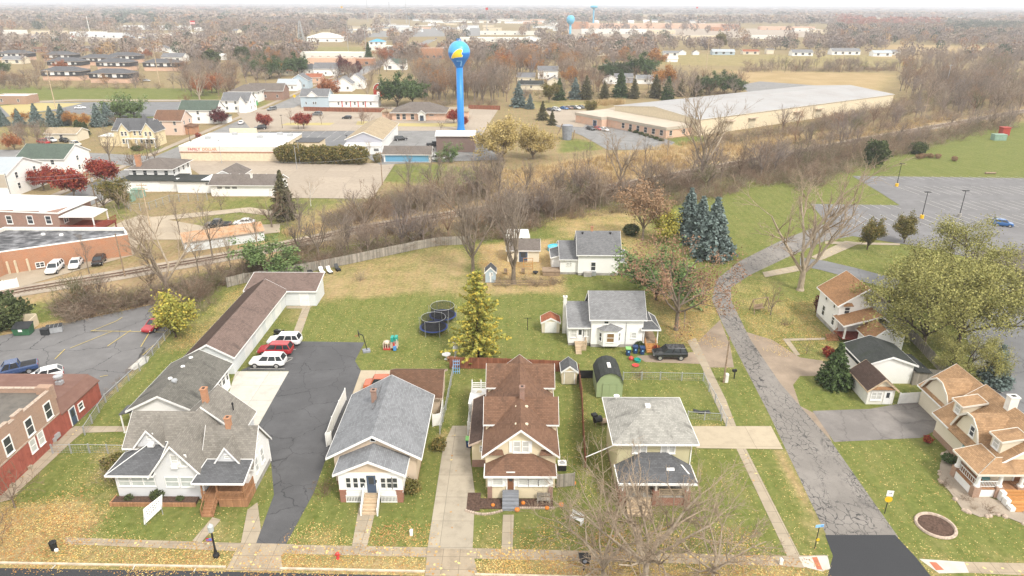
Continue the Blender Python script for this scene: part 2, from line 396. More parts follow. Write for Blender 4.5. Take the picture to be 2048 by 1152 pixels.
plain('stucco_pale',(.70,.68,.62),.8,.08); plain('stucco_tan',(.62,.53,.38),.85,.08); plain('block_cream',(.66,.56,.40),.85,.1); plain('foundation',(.34,.32,.29),.9,.2); plain('fascia_pale',(.66,.62,.54),.6,.06)
brick('brick_orange',(.36,.15,.07),(.46,.21,.10),(.40,.32,.25)); brick('brick_red',(.25,.09,.06),(.33,.13,.08),(.3,.25,.2)); brick('brick_tan',(.30,.175,.115),(.39,.24,.165),(.36,.3,.25),var=.35); brick('brick_brown',(.23,.12,.09),(.30,.17,.12),(.3,.26,.22)); brick('brick_pink',(.55,.33,.22),(.62,.40,.28),(.58,.48,.4)); brick('brick_rust',(.34,.135,.065),(.43,.19,.095),(.4,.31,.23),var=.35)
boards('painted_red_wood',(.33,.10,.072),.2,True,.1,.75); boards('wood_old',(.30,.22,.15),.14,False,.25); boards('wood_grey',(.30,.27,.23),.15,True,.3); boards('wood_deck',(.36,.19,.10),.14,True,.2); boards('wood_redfence',(.25,.10,.06),.15,True,.25); boards('wood_orange',(.50,.25,.09),.2,False,.15); boards('wood_pale',(.52,.4,.27),.14,False,.2); boards('deck_grey',(.24,.25,.27),.15,False,.15)
boards('red_deck',(.25,.06,.04),.14,True,.2)
shingle('sh_greybrown',(0.205,0.188,0.163),(0.1,0.095,0.085),0.35); shingle('sh_slate',(0.105,0.106,0.11),(0.05,0.05,0.05),0.4); shingle('sh_moss',(0.135,0.128,0.112),(0.045,0.045,0.04),0.75); shingle('sh_cool',(0.2,0.205,0.213),(0.14,0.145,0.15),0.35); shingle('sh_brown',(0.165,0.093,0.06),(0.05,0.038,0.032),0.5); shingle('sh_brown_dark',(0.075,0.05,0.04),(0.035,0.03,0.026),0.5); shingle('sh_garage',(0.165,0.118,0.1),(0.085,0.065,0.055),0.8); shingle('sh_tanorange',(0.33,0.205,0.112),(0.14,0.085,0.05),0.6); shingle('sh_orange',(0.285,0.158,0.08),(0.18,0.1,0.055),0.25); shingle('sh_charcoal',(0.045,0.048,0.045),(0.03,0.038,0.022),0.5); shingle('sh_paleweather',(0.29,0.28,0.25),(0.075,0.07,0.062),0.7); shingle('sh_rustgarage',(0.125,0.07,0.045),(0.06,0.04,0.03),0.5); shingle('sh_lightgrey',(0.2,0.2,0.202),(0.11,0.11,0.11),0.35); shingle('sh_midgrey',(0.16,0.16,0.164),(0.085,0.085,0.085),0.35); shingle('sh_tan',(0.34,0.27,0.18),(0.22,0.18,0.13),0.3); shingle('sh_green',(0.085,0.11,0.088),(0.05,0.055,0.04),0.3); shingle('sh_red',(0.3,0.11,0.06),(0.17,0.06,0.035),0.25); shingle('sh_taupe',(0.15,0.128,0.112),(0.075,0.068,0.063),0.5)
def membrane(name, c, stain, amt, sc_):
    n = N(name,.7,.25); uv = n.uv(); f = n.noise(uv,sc_,6,.7); a = n.mix(n.math('MULTIPLY',n.step(f,.42,.68),amt), c, stain)
    g = n.noise(n.scale(uv,(.4,2.,1)),sc_*2,4); return n.col(n.mix(n.math('MULTIPLY',n.step(g,.45,.75),amt*.5), a, k(stain,1.4)))
membrane('roof_white',(.70,.69,.66),(.5,.46,.4),.3,.12); membrane('roof_tar',(.05,.052,.056),(.30,.30,.31),.9,.35); membrane('roof_gravel',(.15,.135,.115),(.07,.065,.06),.75,.5); membrane('roof_pale',(.46,.40,.32),(.34,.28,.22),.35,.15); membrane('roof_warehouse',(.34,.335,.33),(.27,.24,.22),.6,.05); membrane('roof_maroon',(.16,.085,.065),(.25,.15,.115),.4,.4); membrane('roof_steel',(.36,.39,.41),(.3,.33,.35),.4,.5); membrane('roof_blue',(.08,.33,.50),(.1,.28,.4),.3,.3)
membrane('rusty_tin',(.42,.29,.19),(.40,.17,.06),.9,.6)
N('sandstone_gravel'); 
asphalt('asphalt_new',(.042,.043,.046),0,patch=.08); asphalt('asphalt_drive',(.085,.084,.086),.55,.006,.22,patch=.35); asphalt('asphalt_lot',(.15,.145,.143),.7,.006,.14,patch=.35); asphalt('asphalt_church',(.16,.155,.155),.25,.004,.1,patch=.3); asphalt('asphalt_road',(.195,.178,.16),0,.012,.42,fine=.95,patch=.35,crackcol=(.055,.053,.052)); asphalt('asphalt_pale',(.20,.195,.188),.35,.006,.1,patch=.35); asphalt('asphalt_brown',(.175,.16,.148),.25,.008,.15,patch=.5); asphalt('asphalt_grey',(.16,.16,.162),.3,.006,.1,patch=.3)
asphalt('dirt_drive',(.25,.195,.145),0,patch=.45,rough=1); asphalt('ballast',(.30,.25,.195),0,patch=.4,rough=1); asphalt('gravel_tan',(.35,.29,.215),0,patch=.25,rough=1)
concrete('concrete_walk',(.36,.30,.22),1.5,1.5,leaf=.14); concrete('concrete_leafy',(.35,.285,.205),1.5,1.5,leaf=.6,dirt=.6); concrete('concrete_white',(.52,.49,.43),4,3.6,dirt=.35); concrete('concrete_drive',(.375,.325,.25),3.2,3.4,leaf=.05,dirt=.45); concrete('concrete_lot',(.36,.30,.235),9,7,dirt=.35); concrete('concrete_pad',(.43,.36,.26),9,9,dirt=.3)
plain('line_white',(.5,.48,.43),.8,.12); plain('line_yellow',(.55,.42,.12),.8,.2); plain('curb_stone',(.52,.44,.33),.9,.2)
plain('tactile_red',(.40,.14,.08),.9,.1); plain('mulch',(.09,.055,.04),1,.4,6); plain('stone_edge',(.42,.33,.26),.9,.25,4)
# ---------------------------------------------------------------- ground: one sheet, what grows or lies where is a per-vertex map
def gmat():
    n = N('ground',1.,.1); uv = n.uv()
    at = n.n('Attribute', attribute_name='zone'); s_ = n.n('SeparateColor', i_Color=at.outputs[0]); L_,D_,T_ = s_.outputs
    n1 = n.noise(uv,.25,5,.65); n2 = n.noise(uv,1.7,4,.7); n3 = n.noise(uv,9,3,.7); n4 = n.noise(uv,.06,4)
    gm = n.mix(n.step(n2,.3,.7), (.090,.112,.024), (.165,.178,.05)); gm = n.mix(n.math('MULTIPLY',n.step(n1,.35,.75),.55), gm, (.195,.185,.065))
    gm = n.mix(n.math('MULTIPLY',n.step(n3,.45,.8),.45), gm, (.055,.075,.014))
    dm = n.mix(n.step(n2,.3,.7), (.24,.165,.08), (.40,.29,.145)); dm = n.mix(n.math('MULTIPLY',n.step(n4,.35,.65),.6), dm, (.42,.30,.17)); dm = n.mix(n.math('MULTIPLY',n.step(n3,.5,.8),.4), dm, (.15,.10,.05))
    D2 = n.math('ADD', D_, n.math('MULTIPLY', n.math('SUBTRACT', n.math('ADD',n1,n.math('MULTIPLY',n2,.5)), .75), .8), clamp=True)
    a = n.mix(n.step(D2,.12,.8), gm, dm)
    dirt = n.mix(n.step(n2,.3,.7), (.16,.105,.062), (.30,.215,.14))
    a = n.mix(n.step(n.math('ADD',T_,n.math('MULTIPLY',n.math('SUBTRACT',n2,.5),.5)),.25,.75), a, dirt)
    wv = n.math('SINE', n.math('MULTIPLY', n.n('SeparateXYZ', i_Vector=uv).outputs[0], 3.4))
    a = n.mix(n.math('MULTIPLY', n.step(wv,-.5,.5), .10), a, k((.2,.24,.07),1.1))      # mowing stripes
    a = leaves(n, uv, a, n.math('MULTIPLY', L_, 1.0), 7.); a = leaves(n, n.add(uv,(17.3,5.1,0.)), a, n.math('MULTIPLY', L_, .8), 11.)
    n.bump(n.math('ADD',n3,n.math('MULTIPLY',n2,.6)),.5,.05)
    return n.col(a)
gmat()
xs = np.concatenate([-110-np.cumsum(1.12**np.arange(36)*2)[::-1], np.arange(-110,131,1.), 130+np.cumsum(1.12**np.arange(36)*2)])
ys = np.concatenate([[-40,0,20,34], np.arange(40,262,1.), 262+np.cumsum(1.05**np.arange(95)*2.2)])
xs *= 1.; xs[0] = -9500; xs[-1] = 9500; ys[-1] = 9500
GX, GY = np.meshgrid(xs, ys); Z = np.zeros(GX.shape+(3,)); Z[...] = (.0,.5,.5)
def pdist(poly):
    pl = np.array(poly); d = np.full(GX.shape, 1e9); ins = np.zeros(GX.shape, bool); n = len(pl)
    for i in range(n):
        x0,y0 = pl[i]; x1,y1 = pl[(i+1)%n]; dx,dy = x1-x0,y1-y0
        t = np.clip(((GX-x0)*dx+(GY-y0)*dy)/(dx*dx+dy*dy+1e-9),0,1)
        d = np.minimum(d, np.hypot(GX-x0-t*dx, GY-y0-t*dy))
        c = ((y0>GY)!=(y1>GY)); c &= GX < (x1-x0)*(GY-y0)/(y1-y0 if y1!=y0 else 1e-9)+x0; ins ^= c
    return np.where(ins,-d,d)
def zone(px, val, fe=2., amt=1.):
    poly = [P(*q) for q in px]; d = pdist(poly); wgt = np.clip(.5-d/(2*fe),0,1)*amt
    for i in range(3):
        if val[i] is not None: Z[...,i] = Z[...,i]*(1-wgt)+val[i]*wgt
G0 = (.12,.05,0)
zone([(-60,1200),(-60,700),(0,600),(300,590),(500,470),(930,470),(1100,400),(1350,380),(1500,350),(1700,280),(2100,240),(2200,700),(2200,1200)],(.13,.12,.0),3)
zone([(-60,1200),(-60,980),(150,1000),(330,1040),(900,1085),(2100,1110),(2100,1200)],(.45,.25,.05),1.5)
zone([(-60,1200),(-60,1010),(60,990),(190,1000),(215,1040),(140,1085),(450,1110),(560,1105),(1000,1112),(1560,1125),(1640,1140),(1640,1200)],(.95,.55,.2),1.2)
zone([(100,1085),(560,1112),(1000,1118),(1630,1140),(1630,1150),(0,1136)],(.85,.45,.15),.6)
zone([(150,900),(250,880),(250,990),(150,985)],(.6,.3,0),1.5)
zone([(60,960),(140,905),(180,910),(130,985),(30,1010)],(.1,.0,0),1.)
zone([(230,1005),(410,1010),(400,1065),(215,1065)],(.1,.0,0),.8); zone([(640,940),(700,1000),(840,1000),(880,900),(900,880),(880,1020),(855,1060),(600,1060)],(.12,.0,0),.8)
zone([(580,1060),(850,1060),(850,1090),(580,1086)],(.6,.25,0),.8); zone([(945,1060),(1000,1060),(1000,1100),(945,1095)],(.7,.3,0),.7)
zone([(1385,905),(1480,905),(1540,1080),(1300,1080),(1300,1020)],(.14,.08,0),.8); zone([(1500,905),(1570,905),(1640,1090),(1590,1100)],(.2,.08,0),.8)
zone([(1540,900),(1575,900),(1650,1070),(1635,1075)],(.2,.6,.3),.6)
zone([(1680,890),(1860,880),(1920,1000),(2060,1100),(1840,1100)],(.16,.1,0),1.)
zone([(590,640),(600,560),(700,520),(900,490),(950,500),(930,600),(760,600)],(.2,.52,.05),2.5)
zone([(600,690),(620,610),(760,590),(900,590),(910,700),(880,735),(740,740),(735,700)],(.2,.0,0),2)
zone([(700,545),(760,545),(790,590),(720,600)],(.15,.6,.1),1.5)
zone([(880,600),(960,600),(1000,700),(880,720)],(.35,.1,0),1.5)
zone([(1000,590),(1130,590),(1140,725),(1010,720)],(.12,.0,0),1.)
zone([(1170,565),(1290,560),(1300,580),(1170,590)],(.05,.0,0),1.)
zone([(960,490),(1100,480),(1115,545),(1080,555),(965,560)],(1.,.75,.25),1.5); zone([(960,550),(1130,545),(1130,585),(960,590)],(.8,.6,.3),1.2)
zone([(1080,430),(1290,410),(1300,500),(1270,540),(1120,470)],(.95,.5,.15),3)
zone([(1290,590),(1430,560),(1450,700),(1390,705),(1330,690)],(1.,.45,.1),2); zone([(1460,570),(1530,560),(1650,600),(1700,700),(1560,715),(1480,650)],(.8,.3,0),2)
zone([(1330,690),(1400,690),(1400,712),(1330,712)],(.5,.1,0),1.)
zone([(1400,560),(1440,480),(1530,420),(1640,400),(1720,360),(1600,370),(1440,390),(1400,430)],(.12,.0,0),2)
zone([(1425,430),(1450,430),(1450,448),(1425,448)],(.1,.8,.6),.8)
zone([(1700,350),(2100,355),(2100,240),(1900,280),(1780,300),(1720,330)],(.03,.0,0),2.5); zone([(1560,530),(1640,545),(1700,560),(1640,600),(1560,600)],(.2,.0,0),1.5)
zone([(1590,760),(1720,770),(1760,815),(1640,825),(1595,790)],(.08,.0,0),.8); zone([(1640,700),(1700,690),(1700,770),(1640,775)],(.3,.5,.3),1)
zone([(1560,690),(1640,680),(1650,712),(1580,720)],(.4,.2,.1),.8)
zone([(170,862),(260,862),(260,815),(350,720),(480,580),(505,560),(430,640),(330,700),(215,800)],(.1,.0,0),1.2); zone([(330,700),(480,570),(520,560),(440,670),(370,705)],(.75,.4,.1),1.5)
zone([(330,645),(352,648),(210,805),(195,800)],(.2,.6,.5),.5); zone([(0,660),(120,640),(310,600),(320,612),(130,652),(0,680)],(1.,.8,.4),.5)
zone([(1200,735),(1380,735),(1440,850),(1200,850)],(.14,.03,0),1); zone([(1255,752),(1390,757),(1390,762),(1255,758)],(.9,.4,0),.5); zone([(1385,842),(1445,848),(1445,856),(1385,853)],(.9,.4,0),.4)
zone([(1160,760),(1200,760),(1200,1000),(1120,1000)],(.3,.1,0),1); zone([(875,870),(900,860),(895,890),(872,892)],(1.,.6,.2),.5)
# the railway cutting and the brush along it
rl = [(0,591),(50,581),(250,548),(500,505),(599,485),(732,456),(887,431),(1024,409),(1239,371),(1420,337),(1536,315),(1750,275),(2048,222),(2300,178)]
zone([(x,y-22*(1-x/3000)) for x,y in rl]+[(x,y+26*(1-x/3000)) for x,y in rl][::-1],(.0,.95,.45),3)
zone([(980,400),(1100,330),(1330,290),(1560,270),(1700,262),(1800,245),(1800,262),(1500,312),(1240,360),(1030,400)],(0,.95,.05),4)
zone([(430,400),(540,395),(620,395),(720,400),(640,470),(560,490),(470,470),(430,440)],(.15,.2,0),4); zone([(560,440),(700,400),(760,440),(620,478)],(.3,.55,.1),3)
zone([(755,330),(880,330),(990,350),(960,375),(760,362)],(0,.18,0),3); zone([(1130,275),(1185,285),(1200,298),(1120,305)],(0,.15,0),2); zone([(1330,278),(1400,272),(1420,282),(1360,292)],(0,.1,0),1.5)
zone([(150,520),(260,485),(330,480),(300,520),(120,545)],(0,.5,.4),2); zone([(200,400),(260,400),(260,440),(215,440)],(.1,.3,0),2); zone([(400,440),(470,440),(480,455),(400,458)],(.1,.2,0),2)
# lawns and fields farther off
zone([(-80,172),(440,178),(440,200),(-80,200)],(0,.12,0),4); zone([(0,208),(160,206),(130,220),(0,232)],(0,.15,0),3); zone([(0,252),(170,248),(160,275),(0,270)],(.2,.4,0),3); zone([(245,230),(330,215),(350,225),(280,260),(240,255)],(0,.15,0),3)
zone([(270,300),(370,288),(365,302),(250,308)],(0,.3,0),2); zone([(120,310),(230,312),(200,322),(110,322)],(0,.3,0),2); zone([(470,215),(530,200),(530,210),(480,225)],(0,.2,0),2)
zone([(500,92),(730,95),(730,104),(500,104)],(0,.4,0),6); zone([(470,100),(580,104),(580,112),(470,112)],(0,.2,0),5); zone([(390,68),(500,68),(500,80),(390,80)],(0,.3,0),8)
zone([(1440,140),(1780,148),(1740,190),(1480,172)],(0,.8,0),6); zone([(1300,108),(1790,112),(1790,132),(1320,128)],(0,.5,0),6); zone([(1770,88),(2010,96),(1990,120),(1780,116)],(0,1.,.0),8); zone([(1050,203),(1190,205),(1200,214),(1060,216)],(0,.45,0),3); zone([(1900,70),(2100,60),(2100,72),(1900,80)],(0,.9,.2),8)
zone([(590,27),(960,30),(960,37),(590,37)],(0,1.,.5),25); zone([(1260,30),(1560,31),(1560,40),(1260,40)],(0,.7,0),25); zone([(1720,37),(1990,40),(1990,47),(1720,46)],(0,1.,.1),20); zone([(940,99),(1030,99),(1030,112),(940,112)],(0,.4,0),5); zone([(30,45),(150,47),(150,55),(30,55)],(0,.8,.1),8); zone([(480,40),(600,38),(600,45),(480,45)],(0,.9,.3),12)
nx, ny = len(xs), len(ys)
gv = np.stack([GX,GY,np.zeros_like(GX)],-1).reshape(-1,3)
ii = np.arange(nx*ny).reshape(ny,nx); gf = np.stack([ii[:-1,:-1],ii[:-1,1:],ii[1:,1:],ii[1:,:-1]],-1).reshape(-1,4)
def np_mesh(name, v, f, mat, attr=None, uv=None):
    me = bpy.data.meshes.new(name); nv, nf, kk = len(v), len(f), f.shape[1]
    me.vertices.add(nv); me.vertices.foreach_set('co', np.ascontiguousarray(v,dtype=np.float32).ravel())
    me.loops.add(nf*kk); me.loops.foreach_set('vertex_index', np.ascontiguousarray(f,dtype=np.int32).ravel())
    me.polygons.add(nf); me.polygons.foreach_set('loop_start', np.arange(nf,dtype=np.int32)*kk); me.polygons.foreach_set('loop_total', np.full(nf,kk,dtype=np.int32))
    if attr:
        nm, arr = attr; a = me.color_attributes.new(nm,'FLOAT_COLOR','POINT')
        c = np.ones((nv,4),np.float32); c[:,:arr.shape[1]] = arr; a.data.foreach_set('color', c.ravel())
    if uv is not None:
        u = me.uv_layers.new(name='uv'); u.data.foreach_set('uv', np.ascontiguousarray(uv[f.ravel()],dtype=np.float32).ravel())
    me.materials.append(MATS[mat] if isinstance(mat,str) else mat); me.update(calc_edges=True); return me
ground = struct(link('ground', np_mesh('ground', gv, gf, 'ground', ('zone', Z.reshape(-1,3)), gv[:,:2])))
# ---------------------------------------------------------------- paving: thin sheets above the ground
_si = [0]
def sheet(name, px, mat, z=.004, world=False):
    _si[0] += 1; z += .0012*_si[0]
    pts = [(q[0],q[1],z) for q in px] if world else [P(*q)+(z,) for q in px]
    a = sum(pts[i][0]*pts[(i+1)%len(pts)][1]-pts[(i+1)%len(pts)][0]*pts[i][1] for i in range(len(pts)))
    return struct(MB().poly(pts if a > 0 else pts[::-1]).build(name, mat))
def strip(name, px, wd, mat, z=.004, pad=None):
    c = [Vector(P(*q)) for q in px]; l, r_ = [], []
    for i, p_ in enumerate(c):
        d = (c[min(i+1,len(c)-1)]-c[max(i-1,0)]).normalized(); n_ = Vector((-d.y,d.x)); wi = wd[i] if isinstance(wd,(list,tuple)) else wd
        l.append(p_+n_*wi/2); r_.append(p_-n_*wi/2)
    m_ = MB()
    for i in range(len(c)-1): m_.poly([(r_[i].x,r_[i].y,z),(r_[i+1].x,r_[i+1].y,z),(l[i+1].x,l[i+1].y,z),(l[i].x,l[i].y,z)])
    return struct(m_.build(name, mat))
sheet('front_street',[(-300,1128),(0,1136),(450,1143),(850,1152),(1700,1172),(2500,1190),(2400,1700),(-400,1700)],'asphalt_new')
sheet('side_road',[(1655,1075),(1540,832),(1446,650),(1424,600),(1432,560),(1478,523),(1560,482),(1640,450),(1700,440),(1730,468),(1650,482),(1580,512),(1500,550),(1462,575),(1462,600),(1500,678),(1560,766),(1660,880),(1797,1075)],'asphalt_road',.008)
sheet('side_road_apron',[(1650,1070),(1790,1070),(1832,1115),(1880,1176),(1650,1171),(1666,1112)],'asphalt_new',.012)
sheet('gravel_shoulder',[(1480,660),(1545,680),(1600,715),(1650,722),(1665,752),(1600,752),(1586,770),(1600,812),(1640,832),(1665,885),(1650,868),(1555,768)],'dirt_drive',.004)
sheet('gravel_shoulder',[(1388,690),(1440,640),(1460,690),(1468,735),(1420,735)],'dirt_drive',.004)
sheet('asphalt_driveway',[(1625,822),(1740,818),(1842,800),(1885,855),(1840,876),(1668,884)],'asphalt_brown',.012)
sheet('house_driveway',[(1272,712),(1395,704),(1402,728),(1290,724)],'dirt_drive',.006)
sheet('sidewalk',[(130,1075),(600,1090),(1020,1098),(1570,1112),(1650,1110),(1660,1140),(1560,1132),(1020,1119),(600,1108),(130,1088)],'concrete_leafy',.004)
sheet('sidewalk_corner',[(1597,1114),(1655,1111),(1661,1137),(1645,1143),(1608,1134)],'concrete_white',.008)
sheet('tactile_paving',[(1624,1115),(1634,1114),(1645,1140),(1634,1139)],'tactile_red',.012)
sheet('sidewalk',[(1838,1118),(1930,1124),(2200,1130),(2250,1160),(1940,1146),(1880,1146)],'concrete_leafy',.004)
sheet('sidewalk_corner',[(1838,1118),(1928,1124),(1938,1146),(1878,1147)],'concrete_white',.008)
sheet('tactile_paving',[(1858,1124),(1872,1125),(1888,1140),(1872,1141)],'tactile_red',.012)
sheet('side_sidewalk',[(1374,682),(1391,676),(1420,735),(1452,800),(1482,878),(1600,1112),(1574,1112),(1474,900),(1428,800),(1404,735)],'concrete_walk',.012)
sheet('asphalt_driveway',[(512,1088),(572,1089),(628,985),(658,900),(690,820),(706,790),(722,742),(710,722),(729,685),(600,683),(480,742),(578,742),(518,850),(540,900),(548,990)],'asphalt_drive',.008)
sheet('parking_pad',[(430,870),(472,743),(578,743),(505,872)],'concrete_white',.012)
sheet('garden_path',[(580,682),(606,614),(621,614),(597,684)],'concrete_walk',.006); sheet('shed_apron',[(573,612),(625,612),(618,617),(573,617)],'concrete_walk',.004)
sheet('driveway_pad',[(722,741),(800,741),(800,830),(690,830)],'concrete_pad',.012)
sheet('concrete_driveway',[(855,1096),(887,890),(905,852),(945,852),(940,910),(950,990),(945,1102)],'concrete_drive',.008)
sheet('driveway_apron',[(855,1096),(945,1100),(956,1154),(850,1152)],'concrete_leafy',.012); sheet('driveway_apron',[(480,1086),(590,1089),(562,1112),(566,1143),(452,1141),(468,1110)],'concrete_leafy',.016)
sheet('front_path',[(704,1092),(719,1008),(754,1008),(734,1094)],'concrete_walk',.008); sheet('front_path',[(1003,1098),(1006,1030),(1028,1030),(1025,1100)],'concrete_walk',.008); sheet('front_path',[(385,1082),(425,1035),(442,1040),(402,1086)],'concrete_walk',.008); sheet('front_path',[(482,1086),(495,1020),(515,1005),(522,1060),(512,1088)],'concrete_walk',.006); sheet('front_path',[(1240,1020),(1255,1022),(1280,1060),(1294,1108),(1275,1110),(1266,1060)],'concrete_walk',.008)
sheet('house_driveway',[(1384,853),(1542,853),(1566,899),(1393,897)],'concrete_pad',.016)
sheet('side_path',[(110,875),(150,853),(270,853),(270,863),(165,866),(148,880),(20,1000),(-20,1010)],'concrete_walk',.006)
sheet('left_parking_lot',[(-80,684),(0,672),(130,647),(312,608),(352,640),(300,706),(207,797),(150,850),(-80,850)],'asphalt_lot',.006)
sheet('lot_patch',[(256,738),(284,714),(299,713),(296,724),(270,741)],'line_white',.014)
sheet('church_parking_lot',[(1704,352),(2300,360),(2300,560),(1960,520),(1830,492),(1690,470),(1660,455),(1622,408),(1800,411),(1758,384)],'asphalt_church',.006)
sheet('church_side_lot',[(1925,640),(2010,610),(2300,640),(2300,1000),(2060,840),(1960,775)],'asphalt_grey',.006)
sheet('lot_lane',[(1600,515),(1650,522),(1710,536),(1800,560),(1790,582),(1700,556),(1640,540),(1600,532)],'asphalt_grey',.01)
sheet('church_walk',[(1622,514),(1690,482),(1722,486),(1640,522)],'concrete_walk',.008); sheet('church_walk',[(1650,483),(1800,487),(1800,491),(1650,488)],'concrete_walk',.012); sheet('church_walk',[(1525,545),(1600,530),(1610,540),(1530,555)],'concrete_walk',.012)
sheet('house_path',[(1565,678),(1650,676),(1650,680),(1580,682),(1600,710),(1592,712)],'concrete_walk',.006)
# farther paving
sheet('main_street',[(-113,120),(-101,120),(-106,1000),(-118,1000)],'asphalt_pale',.03,True)
sheet('main_sidewalk',[(-100.4,120),(-98,120),(-103,600),(-105.4,600)],'concrete_lot',.03,True); sheet('main_sidewalk',[(-116.5,120),(-114,120),(-119,600),(-121.5,600)],'concrete_lot',.03,True)
sheet('cross_street',[(-60,300),(60,300),(220,308),(350,316),(345,340),(190,325),(-60,320)],'asphalt_pale',.036)
sheet('store_lot',[(360,322),(560,322),(790,328),(745,398),(545,396),(400,350)],'concrete_lot',.03)
sheet('store_back_lot',[(505,264),(720,262),(688,292),(600,294)],'asphalt_grey',.04)
sheet('office_lot',[(470,222),(620,214),(1000,214),(965,268),(720,262),(505,262)],'concrete_lot',.03); sheet('office_verge',[(575,246),(670,246),(660,251),(560,251)],'sandstone_gravel',.05)
sheet('office_verge',[(715,243),(770,244),(760,252),(712,250)],'sandstone_gravel',.05); sheet('office_verge',[(795,247),(925,247),(925,254),(795,253)],'sandstone_gravel',.05)
sheet('yard_lot',[(690,290),(720,262),(960,262),(1000,320),(860,325),(760,330)],'asphalt_pale',.04)
sheet('warehouse_lot',[(1100,248),(1188,230),(1350,285),(1330,300),(1215,300),(1165,272)],'asphalt_pale',.03); sheet('warehouse_car_park',[(1090,218),(1195,222),(1230,214),(1300,220),(1190,236),(1165,255),(1110,250)],'concrete_lot',.034)
sheet('warehouse_rear_lot',[(1480,170),(1520,163),(1700,176),(1660,190),(1500,188)],'asphalt_pale',.03)
sheet('park_drive',[(-60,222),(60,205),(330,204),(440,203),(350,232),(240,235),(160,228),(100,222),(0,236)],'asphalt_grey',.03); sheet('park_island',[(0,212),(80,206),(165,207),(110,219),(20,232)],'sandstone_gravel',.045); sheet('park_path',[(-60,208),(150,199),(440,200),(440,203),(150,202),(-60,213)],'concrete_lot',.05)
sheet('gravel_yard',[(255,440),(280,430),(420,455),(560,448),(560,465),(420,480),(270,480)],'gravel_tan',.01); sheet('gravel_lane',[(205,465),(250,440),(500,415),(600,430),(600,438),(480,425),(290,445),(270,510),(160,540),(40,575),(0,560),(0,540)],'gravel_tan',.006)
sheet('far_lot',[(-60,66),(410,66),(410,82),(-60,84)],'concrete_lot',.08); sheet('far_lot',[(700,55),(960,55),(960,72),(700,75)],'asphalt_pale',.08); sheet('far_lot',[(1130,55),(1640,58),(1640,74),(1130,80)],'concrete_lot',.08)
def sg():
    n = MATS['sandstone_gravel']; nt_ = n.node_tree; nt_.nodes['Principled BSDF'].inputs['Base Color'].default_value = (.40,.33,.14,1)
sg()
# parking lines
def lines(name, segs, mat, z, w_=.11):
    z += .12
    m_ = MB()
    for a, b in segs:
        a = Vector(P(*a)); b = Vector(P(*b)); d = (b-a).normalized(); q = Vector((-d.y,d.x))*w_/2
        m_.poly([(*(a-q),z),(*(b-q),z),(*(b+q),z),(*(a+q),z)])
    return struct(m_.build(name, mat))
lines('lot_lines',[((1715+i*18.5,353.5),(1732+i*19.5,360)) for i in range(18)]+[((1790+i*19,373),(1838+i*21,390)) for i in range(15)]+[((1840+i*20,402.5),(1890+i*21.5,420.5)) for i in range(12)]+[((1640+i*20,410),(1655+i*21,418.5)) for i in range(8)]+[((1672+i*22,430),(1712+i*25,455)) for i in range(18)],'line_white',.014,.13)
lines('lot_lines',[((1925+i*4,694+i*17.5),(1990+i*4,712+i*19)) for i in range(-2,9)]+[((2010,612),(2060,600)),((2010,625),(2060,640))],'line_white',.014,.14)
lines('lot_lines',[((182,664),(232,644)),((182,663),(345,666)),((232,644),(245,636)),((300,665),(282,695)),((340,668),(322,690)),((262,662),(215,694)),((225,664),(140,698)),((130,700),(110,720)),((200,755),(216,752)),((310,690),(285,712))],'line_yellow',.014,.1)
lines('lot_lines',[((556,735),(585,719)),((500,739),(570,739.5)),((560,718),(586,717)),((570,701),(592,701))],'line_white',.016,.09)
lines('lot_lines',[((520+i*22,263),(512+i*22,268)) for i in range(9)]+[((600+i*22,283),(620+i*21,272)) for i in range(4)],'line_white',.06,.16)
lines('street_ticks',[((112,1132),(104,1140)),((270,1133),(266,1142)),((392,1138),(388,1146))],'line_white',.012,.09)
m_ = MB()
for a, b in [((-300,1121),(452,1135)),((560,1138),(850,1144)),((950,1150),(1640,1166))]:
    a = Vector(P(*a)); b = Vector(P(*b)); m_.bar((a.x,a.y,.055),(b.x,b.y,.055),.18,.16)
struct(m_.build('kerb','curb_stone'))
# the railway: ballast, then one track with two rails on sleepers
RL = [Vector(P(*q)) for q in rl]
strip('rail_ballast', rl, 5.6, 'ballast', .06)
tr = thing('railway_track','single rusty railway track on pale ballast running diagonally through the brush','railway track',RL[4].to_tuple()+(0,))
o_ = RL[4]; plain('rail_steel',(.15,.09,.06),.6,.2); boards('sleeper_wood',(.27,.215,.165),.4,True,.3)
for sg_ in (-.72,.72):
    m_ = MB(); pts = []
    for i, c in enumerate(RL):
        d = (RL[min(i+1,len(RL)-1)]-RL[max(i-1,0)]).normalized(); q = c+Vector((-d.y,d.x))*sg_-o_; pts.append((q.x,q.y,.22))
    for a, b in zip(pts,pts[1:]): m_.bar(a,b,.12,.17)
    m_.build('rail','rail_steel',tr)
m_ = MB()
for a, b in zip(RL,RL[1:]):
    L = (b-a).length; d = (b-a)/L; q = Vector((-d.y,d.x))
    for i in range(int(L/.62)):
        c = a+d*(i*.62)-o_
        if a.y > 240: break
        m_.bar((c.x-q.x*1.25,c.y-q.y*1.25,.1),(c.x+q.x*1.25,c.y+q.y*1.25,.1),.24,.1)
tag(m_.build('sleepers','sleeper_wood',tr),None,None,kind='stuff')
